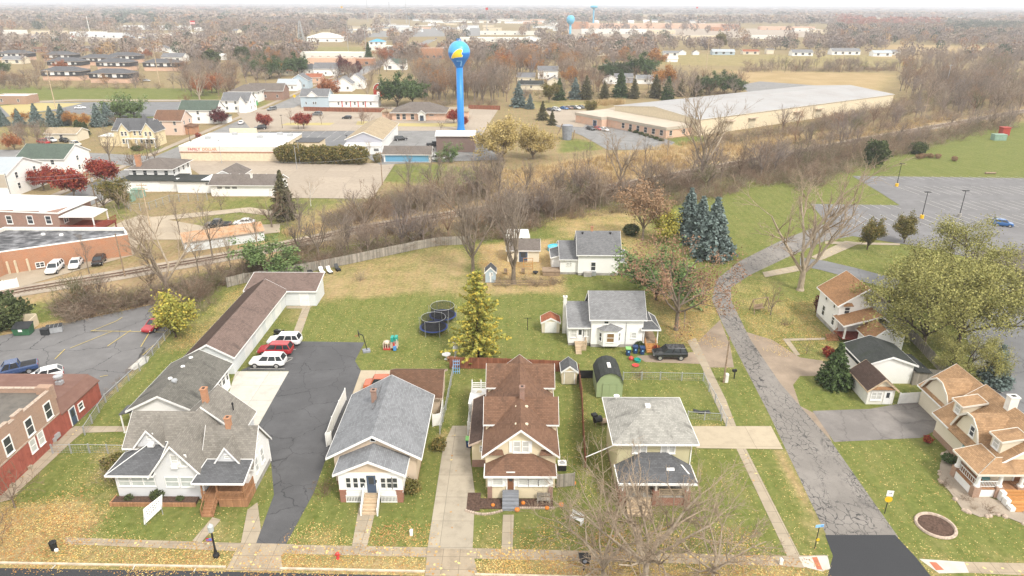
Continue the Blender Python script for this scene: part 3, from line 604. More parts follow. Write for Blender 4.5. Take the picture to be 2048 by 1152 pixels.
# ---------------------------------------------------------------- the row of houses along the street and the yards behind
# A: brick corner building at the left edge
A = B('brick_building','two storey brick building with red painted ground floor at the left edge','building',-50.4,65)
W_, Rp = 'brick_tan','painted_red_wood'
A.walls(-14,-.01,-26.99,-.01,2.75,5.3,W_); A.m('lower_wall',Rp).box(-14,.03,-27,0,0,2.75); A.m('roof','roof_gravel').box(-13.6,-.35,-26.6,-.35,5.38,5.45)
Wm = A.m('wall',W_)
for q in ((-.32,0,-27,-.001,5.2,5.95),(-.34,.02,-6.3,-4.9,5.95,6.3),(-.34,.02,-8.6,-7.2,5.95,6.25),(-14,-.33,-.32,-.001,5.2,5.95),(-1.5,.04,-.7,.12,4.6,6.3)): Wm.box(*q)
Kc = A.m('coping','stone_edge')
for q in ((-.37,.05,-27,-8.6,5.95,6.02),(-.37,.05,-7.2,-6.3,5.95,6.02),(-.37,.05,-4.9,-.75,5.95,6.02),(-.39,.06,-6.35,-4.85,6.3,6.36),(-.39,.06,-8.65,-7.15,6.25,6.31),(-14,-1.6,-.37,.05,5.95,6.02)): Kc.box(*q)
A.m('ledge','stone_edge').box(0,.09,-27,-.2,2.72,2.86)
for y in (-1.65,-4.75,-8.0,-11.2): A.win('r',y,0,4.05,.95,1.75)
for y in (-5.05,-3.75): A.win('r',y,.03,1.95,.75,1.35,pane='pane_curtain')
a = A.m('wooden_panel',Rp); a.box(.03,.10,-9.6,-7.4,.2,2.5)
L_ = A.m('lean_wall',Rp); L_.box(-12,0,.001,7.3,0,2.5); A.m('roof_skirt','roof_maroon').slab([(0.12,-.05,2.5),(.12,7.5,2.5),(-.9,7.2,3.5),(-.9,-.05,3.55)],(0,0,-.12)); A.m('roof','roof_maroon').box(-12,-.88,.05,7.25,3.25,3.5); A.m('lean_wall',Rp).box(-12,-.9,6.9,7.2,2.5,3.3)
A.door('r',1.75,0,.1,.9,2.05,'door_dark'); A.win('r',3.35,0,1.45,.75,.75)
v = MB().box(-3.2,-2.5,4.6,5.2,3.5,3.9).lathe([(.22,3.9),(.22,4.3),(.5,4.35),(.5,4.6),(.1,4.75)],(-2.85,4.9,0),12); v.build('roof_fan','metal_grey',A.t)
for y in (-11.2,-9.3,-6.4,-2.2): MB().box(.03,.3,y-.2,y+.2,0,.35).build('window_well','concrete_walk',A.t)
MB().box(.03,.28,-1.9,-1.2,.5,1.0).box(.05,.25,-2.3,-1.95,.4,.8).build('meter_box','metal_grey',A.t)
A.done()
# B: white house with many gables
Bh = B('gabled_house','white two storey house with many steep grey gables and brown porch','house',-32.2,54)
w, rf = 'siding_cool','sh_greybrown'
Bh.gable(-2.3,2.25,0,8,0,3.35,6.35,'y',w,rf,.45,.45)
Bh.gable(-3.3,3.5,6.6,10.5,0,3.3,6.42,'y',w,rf,.35,.3)
Bh.gable(-6.4,-.3,3.2,8.6,0,4.0,6.15,'x',w,rf,.35,.35)
Bh.gable(2.0,6.65,1.3,5.9,.55,3.1,6.0,'x','siding_white',rf,.35,.3)
Bh.gable(-5.25,-2.55,3.0,5.6,3.5,4.25,5.95,'y',w,rf,.25,.3); Bh.gable(3.2,5.8,1.05,3.4,3.3,3.45,5.35,'y',w,rf,.25,.25)
Bh.m('foundation','foundation').box(2.05,6.66,1.29,5.91,0,.55)
Bh.walls(-6.35,-2.3,.15,3.4,0,3.0,w); Bh.roofquad([(-6.95,-.35,2.95),(-2.25,-.35,2.95),(-2.25,3.3,4.35),(-3.9,3.3,4.35)],'sh_slate',.12,'white_paint',part='porch_roof'); Bh.roofquad([(-6.95,3.35,2.95),(-6.95,-.35,2.95),(-3.9,3.35,4.35)],'sh_slate',.12,'white_paint',part='porch_roof')
for x in (-5.5,-4.2,-3.05): Bh.win('f',x,.15,2.0,1.05,1.05,'slim',pane='pane_pale')
for x in (-.75,.75): Bh.win('f',x,0,2.05,1.2,1.05,'slim',pane='pane_pale')
for x in (-.05,.78): Bh.win('f',x,0,4.55,.55,1.15,pane='pane_curtain')
Bh.win('f',-3.75,3.0,5.2,.5,.55,pane='pane_curtain'); Bh.win('f',4.55,1.05,4.25,.55,.4,'slim',pane='pane_curtain')
for x,y,z in ((.0,-.12,4.05),(-3.7,2.88,4.35)): MB().box(x-.3,x+.3,y-.3,y+.1,z-.18,z+.18).build('window_air_conditioner','white_paint',Bh.t)
for y in (2.4,4.0): Bh.win('r',y,6.65,2.3,.7,1.5,pane='pane_curtain')
Bh.win('r',3.6,6.65,4.5,.45,.55,pane='pane_curtain')
# porch
Bh.m('porch_floor','wood_deck').box(2.35,6.75,-1.2,1.28,.8,.9); Bh.m('porch_skirt','wood_deck').box(4.0,6.7,-1.16,-1.1,0,.78).box(6.64,6.7,-1.1,1.25,0,.78)
Bh.roofquad([(1.9,-1.55,3.05),(6.9,-1.55,3.05),(6.9,1.3,3.75),(2.4,1.3,3.75)],'sh_slate',.12,'white_paint',part='porch_roof',k_=1)
Bh.posts([(2.55,-1.05),(4.0,-1.05),(6.6,-1.05)],.9,3.0,.13,'wood_deck'); Bh.rail([(4.0,-1.1,.9),(6.62,-1.1,.9),(6.62,1.2,.9)],.85,'wood_deck',.12); Bh.rail([(2.5,-1.1,.9),(2.8,-1.1,.9)],.85,'wood_deck',.12)
Bh.steps(2.85,3.95,-1.2,.82,5,'wood_deck'); Bh.rail([(2.85,-1.2,.85),(2.85,-2.5,.05)],.85,'wood_deck',.5); Bh.rail([(3.95,-1.2,.85),(3.95,-2.5,.05)],.85,'wood_deck',.5)
Bh.door('f',3.0,1.3,.9,.9,2.0,'door_white'); MB().box(4.6,6.2,1.24,1.3,1.1,2.6).build('banner','white_paint',Bh.t)
Bh.chimney(.1,7.6,5,8.0,.55); Bh.chimney(4.0,3.6,5,7.1,.5); Bh.vent(2.5,8.3,5.2,.07,.6,'black_matte','vent_pipe'); 
Bh.m('trim','white_paint').box(6.56,6.7,1.2,1.34,.55,3.1); Bh.m('gutter_pipe','white_paint').box(6.68,6.78,5.75,5.85,.2,3.0)
Bh.done()
bed = thing('flower_bed','raised brown mulch bed with three small dark shrubs in front of the white gabled house','flower bed',(-34.5,53.5))
MB().box(-4.2,3.9,-.55,.45,0,.33).build('mulch','mulch',bed); MB().box(-4.3,4.0,-.68,-.551,0,.42).box(-4.32,-4.2,-.551,.5,0,.42).build('edging','wood_deck',bed)
# C: long grey-roofed house behind
C = B('long_house','low white house with weathered grey roof behind the gabled house','house',-39.05,65.2)
C.gable(-3.35,3.4,0,10,0,3.25,4.95,'y','siding_white','sh_moss',.5,.5)
for y,w_ in ((4.0,1.3),(5.3,.9),(7.2,.9),(8.3,.9),(9.4,.7)): C.win('r',y,3.4,2.05,w_*.8,1.3)
for x,y in ((-.1,8.4),(-.1,6.2),(-.3,3.4)): C.vent(x,y,4.9,.16,.25,'white_paint')
C.vent(.4,2.9,4.75,.22,.45,'metal_grey')
C.m('side_porch','sh_slate').slab([(-4.9,-.2,2.5),(-3.3,-.2,2.9),(-3.3,1.7,2.9),(-4.9,1.7,2.5)],(0,0,-.14)); C.posts([(-4.75,-.1),(-4.75,1.6)],0,2.4,.12)
C.done()
# D: long garage with a brown roof and the shed across its end
D = B('long_garage','long white garage with streaked brown roof beside the row of parked cars','garage',-39.25,78.5)
D.gable(-2.9,2.85,0,22,0,2.75,4.4,'y','metal_white','sh_garage',.45,.35)
for i,y in enumerate((5.5,9.8,14.0,18.2)):
    MB().box(2.85,2.9,y-1.4,y+1.4,.05,2.25).build('garage_door','door_white',D.t)
D.win('f',1.9,0,1.75,.55,.6); D.m('dark_left_slope','sh_brown_dark').slab([(-.25,-.3,4.5),(-.25,22.3,4.5),(-3.38,22.3,2.62),(-3.38,-.3,2.62)][::-1],(0,0,-.01)); D.done()  # thin layer of darker brown shingle over the whole left slope
D2 = B('brown_roof_shed','white shed with brown single slope roof across the end of the long garage','shed',-37,100.6)
w='metal_white'; D2.m('wall',w).solid([(-5.5,0,0),(5.5,0,0),(5.5,4.9,0),(-5.5,4.9,0),(-5.5,0,2.6),(5.5,0,2.6),(5.5,4.9,3.55),(-5.5,4.9,3.55)],[(0,1,5,4),(1,2,6,5),(2,3,7,6),(3,0,4,7),(4,5,6,7)])
D2.roofquad([(-5.9,-.35,2.65),(5.8,-.35,2.65),(5.8,5.2,3.75),(-5.9,5.2,3.75)],'sh_garage',.14,'white_paint'); D2.door('f',3.6,0,0,1.2,2.05,'door_white',glass=False); D2.done()
# E: beige bungalow
E_ = B('bungalow','beige bungalow with light grey roof and glazed white front porch','house',-13.6,53.6)
E_.gable(-4.05,4.1,2.6,13.5,.5,3.85,6.1,'y','siding_beige','sh_cool',.65,.5); E_.m('foundation','brick_red').box(-4.0,4.05,2.65,13.45,0,.5)
E_.gable(-3.05,3.1,0,2.7,1.15,3.55,4.95,'y','siding_white','sh_cool',.4,.35,gwall='siding_beige')
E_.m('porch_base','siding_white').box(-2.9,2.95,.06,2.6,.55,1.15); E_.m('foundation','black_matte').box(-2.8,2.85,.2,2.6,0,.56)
for x in (-3.05,2.45): MB().box(x,x+.62,-.02,.6,0,1.4).box(x-.05,x+.67,-.07,.65,1.4,1.5).build('pier','brick_red',E_.t)
for x in (-2.1,-1.4,-.75,1.25,1.85,2.4): E_.win('f',x,0,2.35,.42,1.15,'hung')
E_.door('f',.12,0,1.2,.9,2.05,'door_dark')
for x0,x1 in ((-2.45,-.75),(.95,2.45)):
    a = MB(); n_ = 12
    for i in range(n_): x=x0+(x1-x0)*i/(n_-1); a.box(x-.035,x+.035,-.04,.02,.1,.8)
    a.box(x0-.05,x1+.05,-.05,.03,.8,.88).box(x0-.05,x1+.05,-.05,.03,.02,.1); a.build('lattice','white_paint',E_.t)
E_.steps(-.6,.85,-.02,1.15,6,'wood_pale',.3)
for x in (-.72,.85): MB().slab([(x,0,2.0),(x+.1,0,2.0),(x+.1,-1.9,.75),(x,-1.9,.75)],(0,0,-.75)).box(x-.01,x+.11,-1.98,-1.86,0,.85).build('step_rail','white_paint',E_.t)
for x in (-.5,.62): MB().box(x-.05,x+.05,-.12,0,2.45,2.75).build('wall_lamp','black_matte',E_.t)
E_.chimney(-1.15,9.5,4.8,7.0,.5,'brick_brown'); MB().box(-.32,.32,2.55,2.62,5.25,5.85).build('vent_frame','white_paint',E_.t); MB().box(-.2,.2,2.53,2.56,5.35,5.75).build('attic_vent','black_matte',E_.t)
E_.m('ridge_vent','sh_midgrey').bar((-.95,7.6,5.82),(-.95,12.4,5.82),.12,.1)
for y in (5.5,9): E_.win('r',y,4.1,2.3,.9,1.2)
E_.door('l',10.5,-4.05,.6,.9,2.0,'door_white'); E_.done()
# F: garage behind the bungalow
F_ = B('brown_roof_garage','garage with faded brown roof behind the beige bungalow','garage',-11.4,69.3)
F_.gable(-2.9,2.95,0,6,0,2.55,4.1,'x','siding_beige','sh_rustgarage',.45,.35,'stone_edge'); F_.door('l',3.0,-2.9,0,2.6,2.1,'door_white',glass=False); F_.done()
# G: cream house with crossed brown gables
G = B('cream_house','cream house with crossed brown gables and enclosed front porch','house',.9,54.2)
w, rf = 'siding_cream','sh_brown'
G.gable(-3.45,3.5,1.7,16.2,0,4.2,7.05,'y',w,rf,.35,.45)
for y0,y1 in ((5.6,9.4),(13.0,16.3)): G.gable(-3.55,3.75,y0,y1,3.2,5.15,6.95,'x',w,rf,.25,.25)
G.walls(-3.15,3.15,.1,1.75,0,3.0,w); G.m('porch_band','white_paint').box(-3.2,3.2,.04,.099,1.45,3.0)
zt=4.15; e=[(-3.5,-.35,2.95),(3.5,-.35,2.95),(3.5,1.65,2.95),(-3.5,1.65,2.95)]
G.roofquad([e[0],e[1],(1.25,1.65,zt),(-1.25,1.65,zt)],rf,.1,part='porch_roof'); G.roofquad([e[1],e[2],(1.25,1.65,zt)],rf,.1,part='porch_roof'); G.roofquad([e[3],e[0],(-1.25,1.65,zt)],rf,.1,part='porch_roof')
G.m('trim','white_paint').box(-3.55,3.55,-.42,-.33,2.78,2.97).box(-3.57,-3.48,-.33,1.65,2.78,2.96).box(3.48,3.57,-.33,1.65,2.78,2.96)
G.win('f',-2.2,.04,2.25,.9,1.15,pane='pane_curtain')
for x in (.3,1.28,2.25): G.win('f',x,.04,2.25,.82,1.15,pane='pane_curtain')
G.door('f',-.95,.04,1.15,.62,1.95,'door_brown'); G.door
for x in (-.05,.55): pass
for x in (-3.22,2.75): MB().box(x,x+.45,-.02,.35,0,1.4).build('pier','brick_brown',G.t)
for x in (-.35,.5): G.win('f',x,1.7,4.95,.55,1.15,pane='pane_curtain')
for x in (-.95,.97): MB().box(x-.17,x+.17,1.62,1.7,4.3,5.6).build('shutter','white_paint',G.t)
for x in (-2.35,2.6): G.m('gable_return',rf).slab([(x-.75,1.3,4.25),(x+.75,1.3,4.25),(x+.55,1.7,4.62),(x-.55,1.7,4.62)],(0,0,-.08))
st = MB()
for i in range(5): st.box(-1.75,-.15,-.05-.34*(i+1),-.05-.34*i,0,1.12-.22*i)
st.build('steps','deck_grey',G.t)
G.chimney(.2,7.2,6,8.5,.5,'brick_brown')
for x,y in ((-.35,6.1),(.65,6.1),(-.4,2.9),(.6,2.9)): G.vent(x,y,6.65,.12,.18,'stucco_tan')
G.vent(2.9,14.2,5.8,.07,.5,'black_matte','vent_pipe')
G.walls(-5.0,-3.4,5.0,11.8,.9,3.1,w); G.m('foundation','brick_brown').box(-5.02,-3.4,4.98,11.8,0,.9)
G.roofquad([(-5.3,4.5,3.05),(-3.4,4.5,3.95),(-3.4,13.4,3.95),(-5.3,13.4,3.05)],'sh_brown_dark',.12,'stone_edge',part='side_roof'); G.win('f',-3.9,5.0,2.3,.4,.6)
G.walls(-3.46,3.5,1.71,16.1,0,.02,w); G.win('r',10,3.5,2,.9,1.3); G.done()
# H: square house with a hipped roof
H_ = B('foursquare_house','square pale green house with weathered hipped roof and brick porch','house',14.0,55.8)
w='siding_yellowgreen'
H_.hip(-3.55,3.55,0,7.3,.6,5.75,7.75,w,'sh_paleweather',.62); H_.m('foundation','brick_brown').box(-3.5,3.5,.05,7.25,0,.6)
for x in (-1.8,-1.05,1.0,1.75): H_.win('f',x,0,4.95,.5,1.05,pane='pane_curtain')
H_.roofquad([(-3.75,-2.9,2.95),(3.75,-2.9,2.95),(1.3,-.02,4.45),(-1.3,-.02,4.45)],'sh_slate',.1,part='porch_roof'); H_.roofquad([(3.75,-2.9,2.95),(3.75,-.02,2.95),(1.3,-.02,4.45)],'sh_slate',.1,part='porch_roof'); H_.roofquad([(-3.75,-.02,2.95),(-3.75,-2.9,2.95),(-1.3,-.02,4.45)],'sh_slate',.1,part='porch_roof')
H_.m('trim','white_paint').box(-3.82,3.82,-2.98,-2.89,2.74,2.97).box(-3.83,-3.74,-2.89,0,2.74,2.96).box(3.74,3.83,-2.89,0,2.74,2.96)
H_.m('roof_patch','white_paint').slab([(1.0,-1.75,3.6),(1.75,-1.75,3.6),(1.75,-1.5,3.73),(1.0,-1.5,3.73)],(0,0,-.05)).slab([(2.45,-1.1,3.83),(2.65,-1.05,3.72),(3.2,-1.95,3.36),(3.0,-2.05,3.47)],(0,0,-.05))
H_.m('porch_base','brick_red').box(-3.4,3.4,-2.5,0,0,1.0); H_.m('porch_floor','wood_grey').box(-3.45,3.45,-2.55,-.01,1.0,1.06)
for x in (-3.3,-.1,2.95): MB().box(x-.2,x+.35,-2.62,-2.1,0,1.75).build('pier','brick_red',H_.t); MB().box(x-.02,x+.17,-2.5,-2.25,1.75,2.85).build('porch_post','white_paint',H_.t)
H_.rail([(.3,-2.35,1.06),(2.75,-2.35,1.06)],.8,'wood_pale',.1); H_.steps(-2.9,-.5,-2.5,1.05,5,'wood_pale',.32); H_.door('f',-1.6,0,1.06,.95,2.0,'door_brown'); H_.win('f',1.6,0,2.15,1.6,1.2,'pair')
MB().box(-.5,-.02,3.0,3.5,7.45,7.85).build('roof_vent','white_paint',H_.t); d=MB().tube((-2.9,6.6,6.0),(-2.9,6.6,6.9),.03,.03,6); d.lathe([(.05,0),(.3,.1),(.32,.14)],(-2.9,6.4,6.8),12); d.build('satellite_dish','white_paint',H_.t)
MB().tube((-3.6,-.1,5.5),(-6.6,.3,3.6),.05,.05,6).build('gutter_pipe','white_paint',H_.t); H_.m('gutter','white_paint').box(3.6,3.7,-.1,0,.2,5.5); H_.done()
# I and J: two white farmhouses of one design
def farmhouse(name,label,x,y,bay,wh):
    h = B(name,label,'house',x,y); w='siding_white'; r_='sh_lightgrey' if bay else 'sh_midgrey'
    h.gable(-3.65,3.65,0,6.0,.45,wh,7.35,'x',w,r_,.4,.35); h.m('foundation','foundation').box(-3.6,3.6,.05,5.95,0,.45)
    h.gable(-6.8,-3.66,.5,9.2,.4,3.0,4.9,'x',w,r_,.35,.2); h.m('foundation','foundation').box(-6.75,-3.7,.55,9.1,0,.4)
    return h
I = farmhouse('farmhouse','white farmhouse with bay window and dark sport utility vehicle parked beside it',14.85,86.6,True,4.7)
I.m('bay','siding_white').prism([(-2.6,0),(-2.0,-.75),(0,-.75),(.55,0)],.5,3.0); I.m('bay_roof','sh_lightgrey').solid([(-2.9,0,3.0),(-2.15,-1.0,3.0),(.15,-1.0,3.0),(.85,0,3.0),(-1.0,.02,3.75)],[(0,1,4),(1,2,4),(2,3,4),(3,2,1,0)])
I.win('f',-1.0,-.75,1.85,.95,1.3,'slim',pane='pane_amber'); I.win('f',-2.32,-.4,1.85,.4,1.2,'slim').rotation_euler=(0,0,-.9); I.win('f',.28,-.4,1.85,.4,1.2,'slim').rotation_euler=(0,0,.95)
I.win('f',-1.6,0,4.1,.55,.75); I.win('f',2.4,0,1.9,.55,.85,pane='pane_curtain')
I.win('f',-5.95,.5,1.95,.9,1.15,pane='pane_curtain'); I.win('f',-4.25,.5,2.0,.75,.95,'pair',pane='pane_curtain'); I.door('f',-5.15,.5,.75,.8,1.95,'door_white')
I.m('porch_deck','wood_pale').box(-5.9,-4.3,-1.1,.49,.6,.7).box(-5.85,-4.35,-1.05,.45,0,.6); I.steps(-5.9,-5.1,-1.1,.65,4,'wood_pale'); I.rail([(-4.9,-1.05,.7),(-4.35,-1.05,.7),(-4.35,.4,.7)],.7,'wood_pale',.2)
I.roofquad([(3.3,-.35,2.9),(6.1,-.35,2.9),(5.0,.9,3.75),(3.6,.9,3.75)],'sh_slate',.1,'white_paint',part='porch_roof'); I.roofquad([(6.1,-.35,2.9),(6.1,4.3,2.9),(5.0,3.9,3.75),(5.0,.9,3.75)],'sh_slate',.1,'white_paint',part='porch_roof'); I.roofquad([(5.0,.9,3.75),(5.0,4.2,3.75),(3.66,4.2,3.75),(3.66,.9,3.75)],'sh_slate',.1,part='porch_roof')
I.m('porch_floor','wood_old').box(3.66,5.9,-.1,4.1,.6,.72); I.posts([(3.8,0),(5.75,0),(5.75,4)],.7,2.85); I.steps(4.1,5.5,-.1,.72,5,'wood_orange',.34); I.rail([(4.05,-.1,.7),(4.05,-1.75,.05)],.8,'wood_orange',.4); I.rail([(5.55,-.1,.7),(5.55,-1.75,.05)],.8,'wood_orange',.4)
I.rail([(4.1,0,.72),(5.7,0,.72)],.0,'white_paint',9) if False else None
I.chimney(-7.1,4.6,0,5.9,.5,'stucco_pale'); I.m('pipe','metal_grey').tube((1.25,-.06,.4),(1.25,-.06,3.9),.035,.035,6); I.done()
J = farmhouse('farmhouse','white farmhouse with brick chimney and brown deck near the railway','x' and 15.45,114.5,False,4.3)
J.win('f',-.9,0,1.75,.75,1.5); J.win('f',-1.9,0,3.85,.5,.4,'slim'); J.win('f',2.5,0,1.9,.4,.4,'slim',pane='pane_curtain'); J.win('f',-5.2,.5,1.95,.75,.6,'pair',pane='pane_curtain'); J.chimney(-1.1,3.1,6.5,8.3,.4)
for x in (-2.8,2.2): J.vent(x,2.6,7.15,.14,.2,'black_matte')
J.roofquad([(3.4,-.3,2.7),(6.1,-.3,2.7),(5.2,.9,3.4),(3.66,.9,3.4)],'sh_midgrey',.1,'white_paint',part='porch_roof'); J.roofquad([(6.1,-.3,2.7),(6.1,5,2.7),(5.2,4.4,3.4),(5.2,.9,3.4)],'sh_midgrey',.1,'white_paint',part='porch_roof'); J.roofquad([(5.2,.9,3.4),(5.2,4.6,3.4),(3.66,4.6,3.4),(3.66,.9,3.4)],'sh_midgrey',.1,part='porch_roof')
J.posts([(5.8,0),(5.8,4.6)],.5,2.65); J.m('porch_floor','wood_old').box(3.66,5.9,0,4.7,.3,.5); J.rail([(3.7,0,.5),(5.8,0,.5)],.8,'red_deck',.12)
J.walls(-8.2,-6.8,2.2,6.5,0,2.7,'siding_white'); J.roofquad([(-8.5,1.8,2.65),(-6.8,1.8,3.1),(-6.8,6.9,3.1),(-8.5,6.9,2.65)],'sh_midgrey',.1,'white_paint',part='side_roof')
J.m('deck','wood_old').box(-10,-6.82,-.4,2.1,.7,.82).box(-9.95,-6.9,-.35,2.05,0,.7); MB().box(-2.6,-1.2,-.75,-.05,0,.8).build('basement_hatch','foundation',J.t); MB().box(-1.1,-.4,-.5,-.02,.1,.9).build('air_conditioner','metal_grey',J.t); J.done()
# K
K_ = B('small_garage','small cream garage with grey roof behind the big bare double tree','garage',2.1,121.4)
K_.gable(-3,3,0,4.8,0,2.4,3.7,'x','siding_tan','sh_taupe',.3,.25); K_.door('f',0,0,0,1.6,2,'door_dark'); K_.done()
# L, M, N
Lh = B('orange_roof_house','white two storey house with orange brown roof at the road bend','house',51.4,91)
w, rf='siding_white','sh_orange'
Lh.gable(-3.6,3.6,0,6.6,.6,4.9,7.35,'y',w,rf,.45,.4); Lh.m('foundation','foundation').box(-3.58,3.58,.02,6.58,0,.6)
Lh.gable(-3.7,3.0,-3.0,-.01,.8,2.95,4.35,'y',None,rf,.45,.3,ridge=.72); Lh.walls(-.4,3.0,-2.8,0,0,2.9,w); Lh.m('porch_floor','red_deck').box(-3.7,-.4,-2.8,-.02,.55,.7); Lh.posts([(-3.5,-2.7),(-.6,-2.7)],.7,2.9,.2); Lh.walls(-3.55,-.4,-.3,-.05,.7,2.9,w)
Lh.gable(-1.7,1.8,-6.4,-3.05,0,2.5,3.95,'y',w,rf,.35,.25); Lh.walls(1.8,3.8,-5,-3,0,2.4,w)
for y,z in ((1.4,4.2),(4.2,4.25)): Lh.win('l',y,-3.6,z,.55,1.0)
for y in (1.0,4.4): Lh.win('l',y,-3.6,1.9,.75,1.5)
Lh.win('f',-2.4,0,3.9,.7,.95); Lh.win('f',2.4,-2.8,2.4,.35,.45,'slim'); Lh.m('gable_return',rf).slab([(-3.2,-.35,4.75),(-1.7,-.35,4.75),(-1.9,0,5.1),(-3.0,0,5.1)],(0,0,-.08))
Lh.steps(-5.4,-3.75,-1.0,.6,4,'wood_deck'); Lh.rail([(-3.8,-1.0,.7),(-5.2,-1.9,.1)],.8,'wood_deck',.3); Lh.done()
Mh = B('dark_roof_garage','white garage with black roof behind the small cream garage','garage',48.25,76.8)
Mh.gable(-3.0,3.2,0,5.7,0,2.75,3.85,'y','siding_white','sh_charcoal',.4,.25); Mh.m('carport_roof','sh_charcoal').box(-3.5,-3.0,1,5,2.2,2.3); Mh.walls(3.25,5.2,-.4,1.3,0,1.9,'wood_grey'); Mh.m('shed_roof','sh_charcoal').slab([(3.3,-.6,2.1),(5.4,-.6,1.9),(5.4,4.5,1.9),(3.3,4.5,2.1)],(0,0,-.12)); Mh.done()
Nh = B('small_cream_garage','small cream garage with rusty dark roof and ivy stains on its side','garage',44.95,71.8)
Nh.gable(-1.6,1.65,0,4.5,0,2.15,3.5,'y','stucco_pale','sh_brown_dark',.3,.3,'wood_pale',gwall='siding_tan'); Nh.m('gable_skirt','sh_orange').slab([(-1.5,-.28,2.2),(1.55,-.28,2.2),(1.3,0,2.5),(-1.25,0,2.5)],(0,0,-.06))
Nh.win('f',-.55,0,1.2,1.15,.95,'pair',pane='pane_curtain'); Nh.door('f',.85,0,.05,.7,1.8,'door_white'); Nh.m('rust_slope','wood_orange').slab([(.03,-.25,3.62),(.03,4.75,3.62),(.22,4.75,3.47),(.22,-.25,3.47)],(0,0,-.03)); Nh.done()
# O: the large tan house at the right edge
O = B('gambrel_house','large tan roofed cream house with gambrel dormers and columned porch','house',52.5,56)
w, rf='siding_tan','sh_tanorange'
O.gable(-4.55,4.6,0,9.4,0,3.0,6.3,'y',w,rf,.5,.35); O.gable(-2.6,4.4,9.45,16.0,0,2.75,5.3,'y',w,rf,.5,.25)
def gamb(xf,yc,hw,z0,z1,z2,depth):
    fac=[(yc-hw,z0),(yc+hw,z0),(yc+hw*.62,z1),(yc+hw*.2,z2),(yc-hw*.2,z2),(yc-hw*.62,z1)]
    G_=O.m('gable',w,yc); G_.poly([(xf,y,z) for y,z in fac][::-1]); out=[(yc+hw*1.12,z0-.05),(yc+hw*.7,z1+.1),(yc+hw*.22,z2+.14),(yc-hw*.22,z2+.14),(yc-hw*.7,z1+.1),(yc-hw*1.12,z0-.05)]
    for (a,za),(b,zb) in zip(out,out[1:]):
        O.m('roof',rf).slab([(xf-.3,a,za),(xf+depth,a,za),(xf+depth,b,zb),(xf-.3,b,zb)][::-1],(0,0,-.1)); O.m('trim','fascia_pale').bar((xf-.33,a,za-.05),(xf-.33,b,zb-.05),.08,.22)
gamb(-4.4,4.6,2.15,2.95,4.75,5.6,4.5); gamb(-2.75,12.8,2.5,2.75,4.2,5.0,4)
def dormer(y,xf,z0,z1,hw,dep):
    O.m('dormer_wall',w,y).solid([(xf,y-hw,z0),(xf,y+hw,z0),(xf,y+hw,z1),(xf,y-hw,z1),(xf+dep,y-hw,z1),(xf+dep,y+hw,z1)],[(3,2,1,0),(0,4,3),(1,2,5)]); O.roofquad([(xf-.3,y-hw-.2,z1),(xf+dep+.2,y-hw-.2,z1+.5),(xf+dep+.2,y+hw+.2,z1+.5),(xf-.3,y+hw+.2,z1)][::-1],rf,.1,'fascia_pale',part='dormer_roof',k_=y); O.win('l',y,xf,(z0+z1)/2,.7,1.0,'hung',pane='pane_curtain')
dormer(7.9,-3.7,3.75,5.2,.75,2.2); dormer(1.5,-3.7,3.75,5.2,.75,2.2)
O.win('l',4.1,-4.4,4.1,.6,1.05); O.win('l',4.2,-4.55,1.9,.8,1.3,pane='pane_teal'); O.m('foundation','brick_tan').box(-4.6,-4.55,0,9.4,0,.7)
O.chimney(-.2,5.4,5.6,7.6,.9,'stucco_pale',.7); O.m('lower_skirt',rf).slab([(-5.2,2.6,2.75),(-5.2,6.6,2.75),(-4.4,6.6,3.05),(-4.4,2.6,3.05)][::-1],(0,0,-.08))
O.roofquad([(-7.1,-1.6,2.95),(4.6,-1.6,2.95),(4.6,.2,3.7),(-4.4,.2,3.7)],rf,.14,'fascia_pale',part='porch_roof'); O.roofquad([(-7.1,2.5,2.95),(-7.1,-1.6,2.95),(-4.4,.2,3.7),(-4.4,2.5,3.7)],rf,.14,'fascia_pale',part='porch_roof')
O.m('porch_floor','wood_deck').box(-6.8,4.4,-1.3,-.02,.95,1.05).box(-6.8,-4.62,-.02,2.3,.95,1.05); O.m('porch_skirt','white_paint').box(-6.7,-2.6,-1.25,-1.18,.05,.9).box(-6.75,-6.68,-1.15,2.2,.05,.9)
for x,y in ((-6.5,2.0),(-6.5,-1.1),(-4.3,-1.1),(-2.2,-1.1)):
    MB().box(x-.35,x+.35,y-.3,y+.3,0,1.25).build('pier','brick_tan',O.t); MB().lathe([(.3,1.25),(.3,1.4),(.2,1.42),(.17,2.65),(.26,2.7),(.26,2.85)],(x,y,0),12).build('column','white_paint',O.t)
O.rail([(-6.5,1.8,1.05),(-6.5,-1.0,1.05)],.75,'white_paint',.3); O.rail([(-6.3,-1.1,1.05),(-4.5,-1.1,1.05)],.75,'white_paint',.14); O.steps(-3.9,-.6,-1.3,1.0,6,'wood_orange',.36)
for i in range(3): MB().box(-4.35,-3.9,-1.9-.75*i,-1.3-.75*i,0,1.05-.3*i).build('step_pier','white_paint',O.t)
O.m('table','pane_teal').lathe([(.5,1.75),(.5,1.8)],(-5.4,-.4,0),14).lathe([(.06,1.05),(.06,1.75)],(-5.4,-.4,0),8); O.door('f',-1.6,0,1.05,1,2,'door_brown'); O.walls(-4.54,4.58,.0,.02,0,.01,w); O.done()
Ph = B('church_building','low church building with broad dark brown hipped roof at the right edge','church',93,103)
Ph.hip(-8.6,14,0,15,0,3.3,6.6,'stucco_pale','sh_taupe',1.0,'stone_edge'); Ph.win('f',-6.6,0,1.9,1.1,1.6,'pair')
for x in (-4,-1): Ph.win('f',x,0,1.9,1.1,1.6,'pair')
Ph.done()
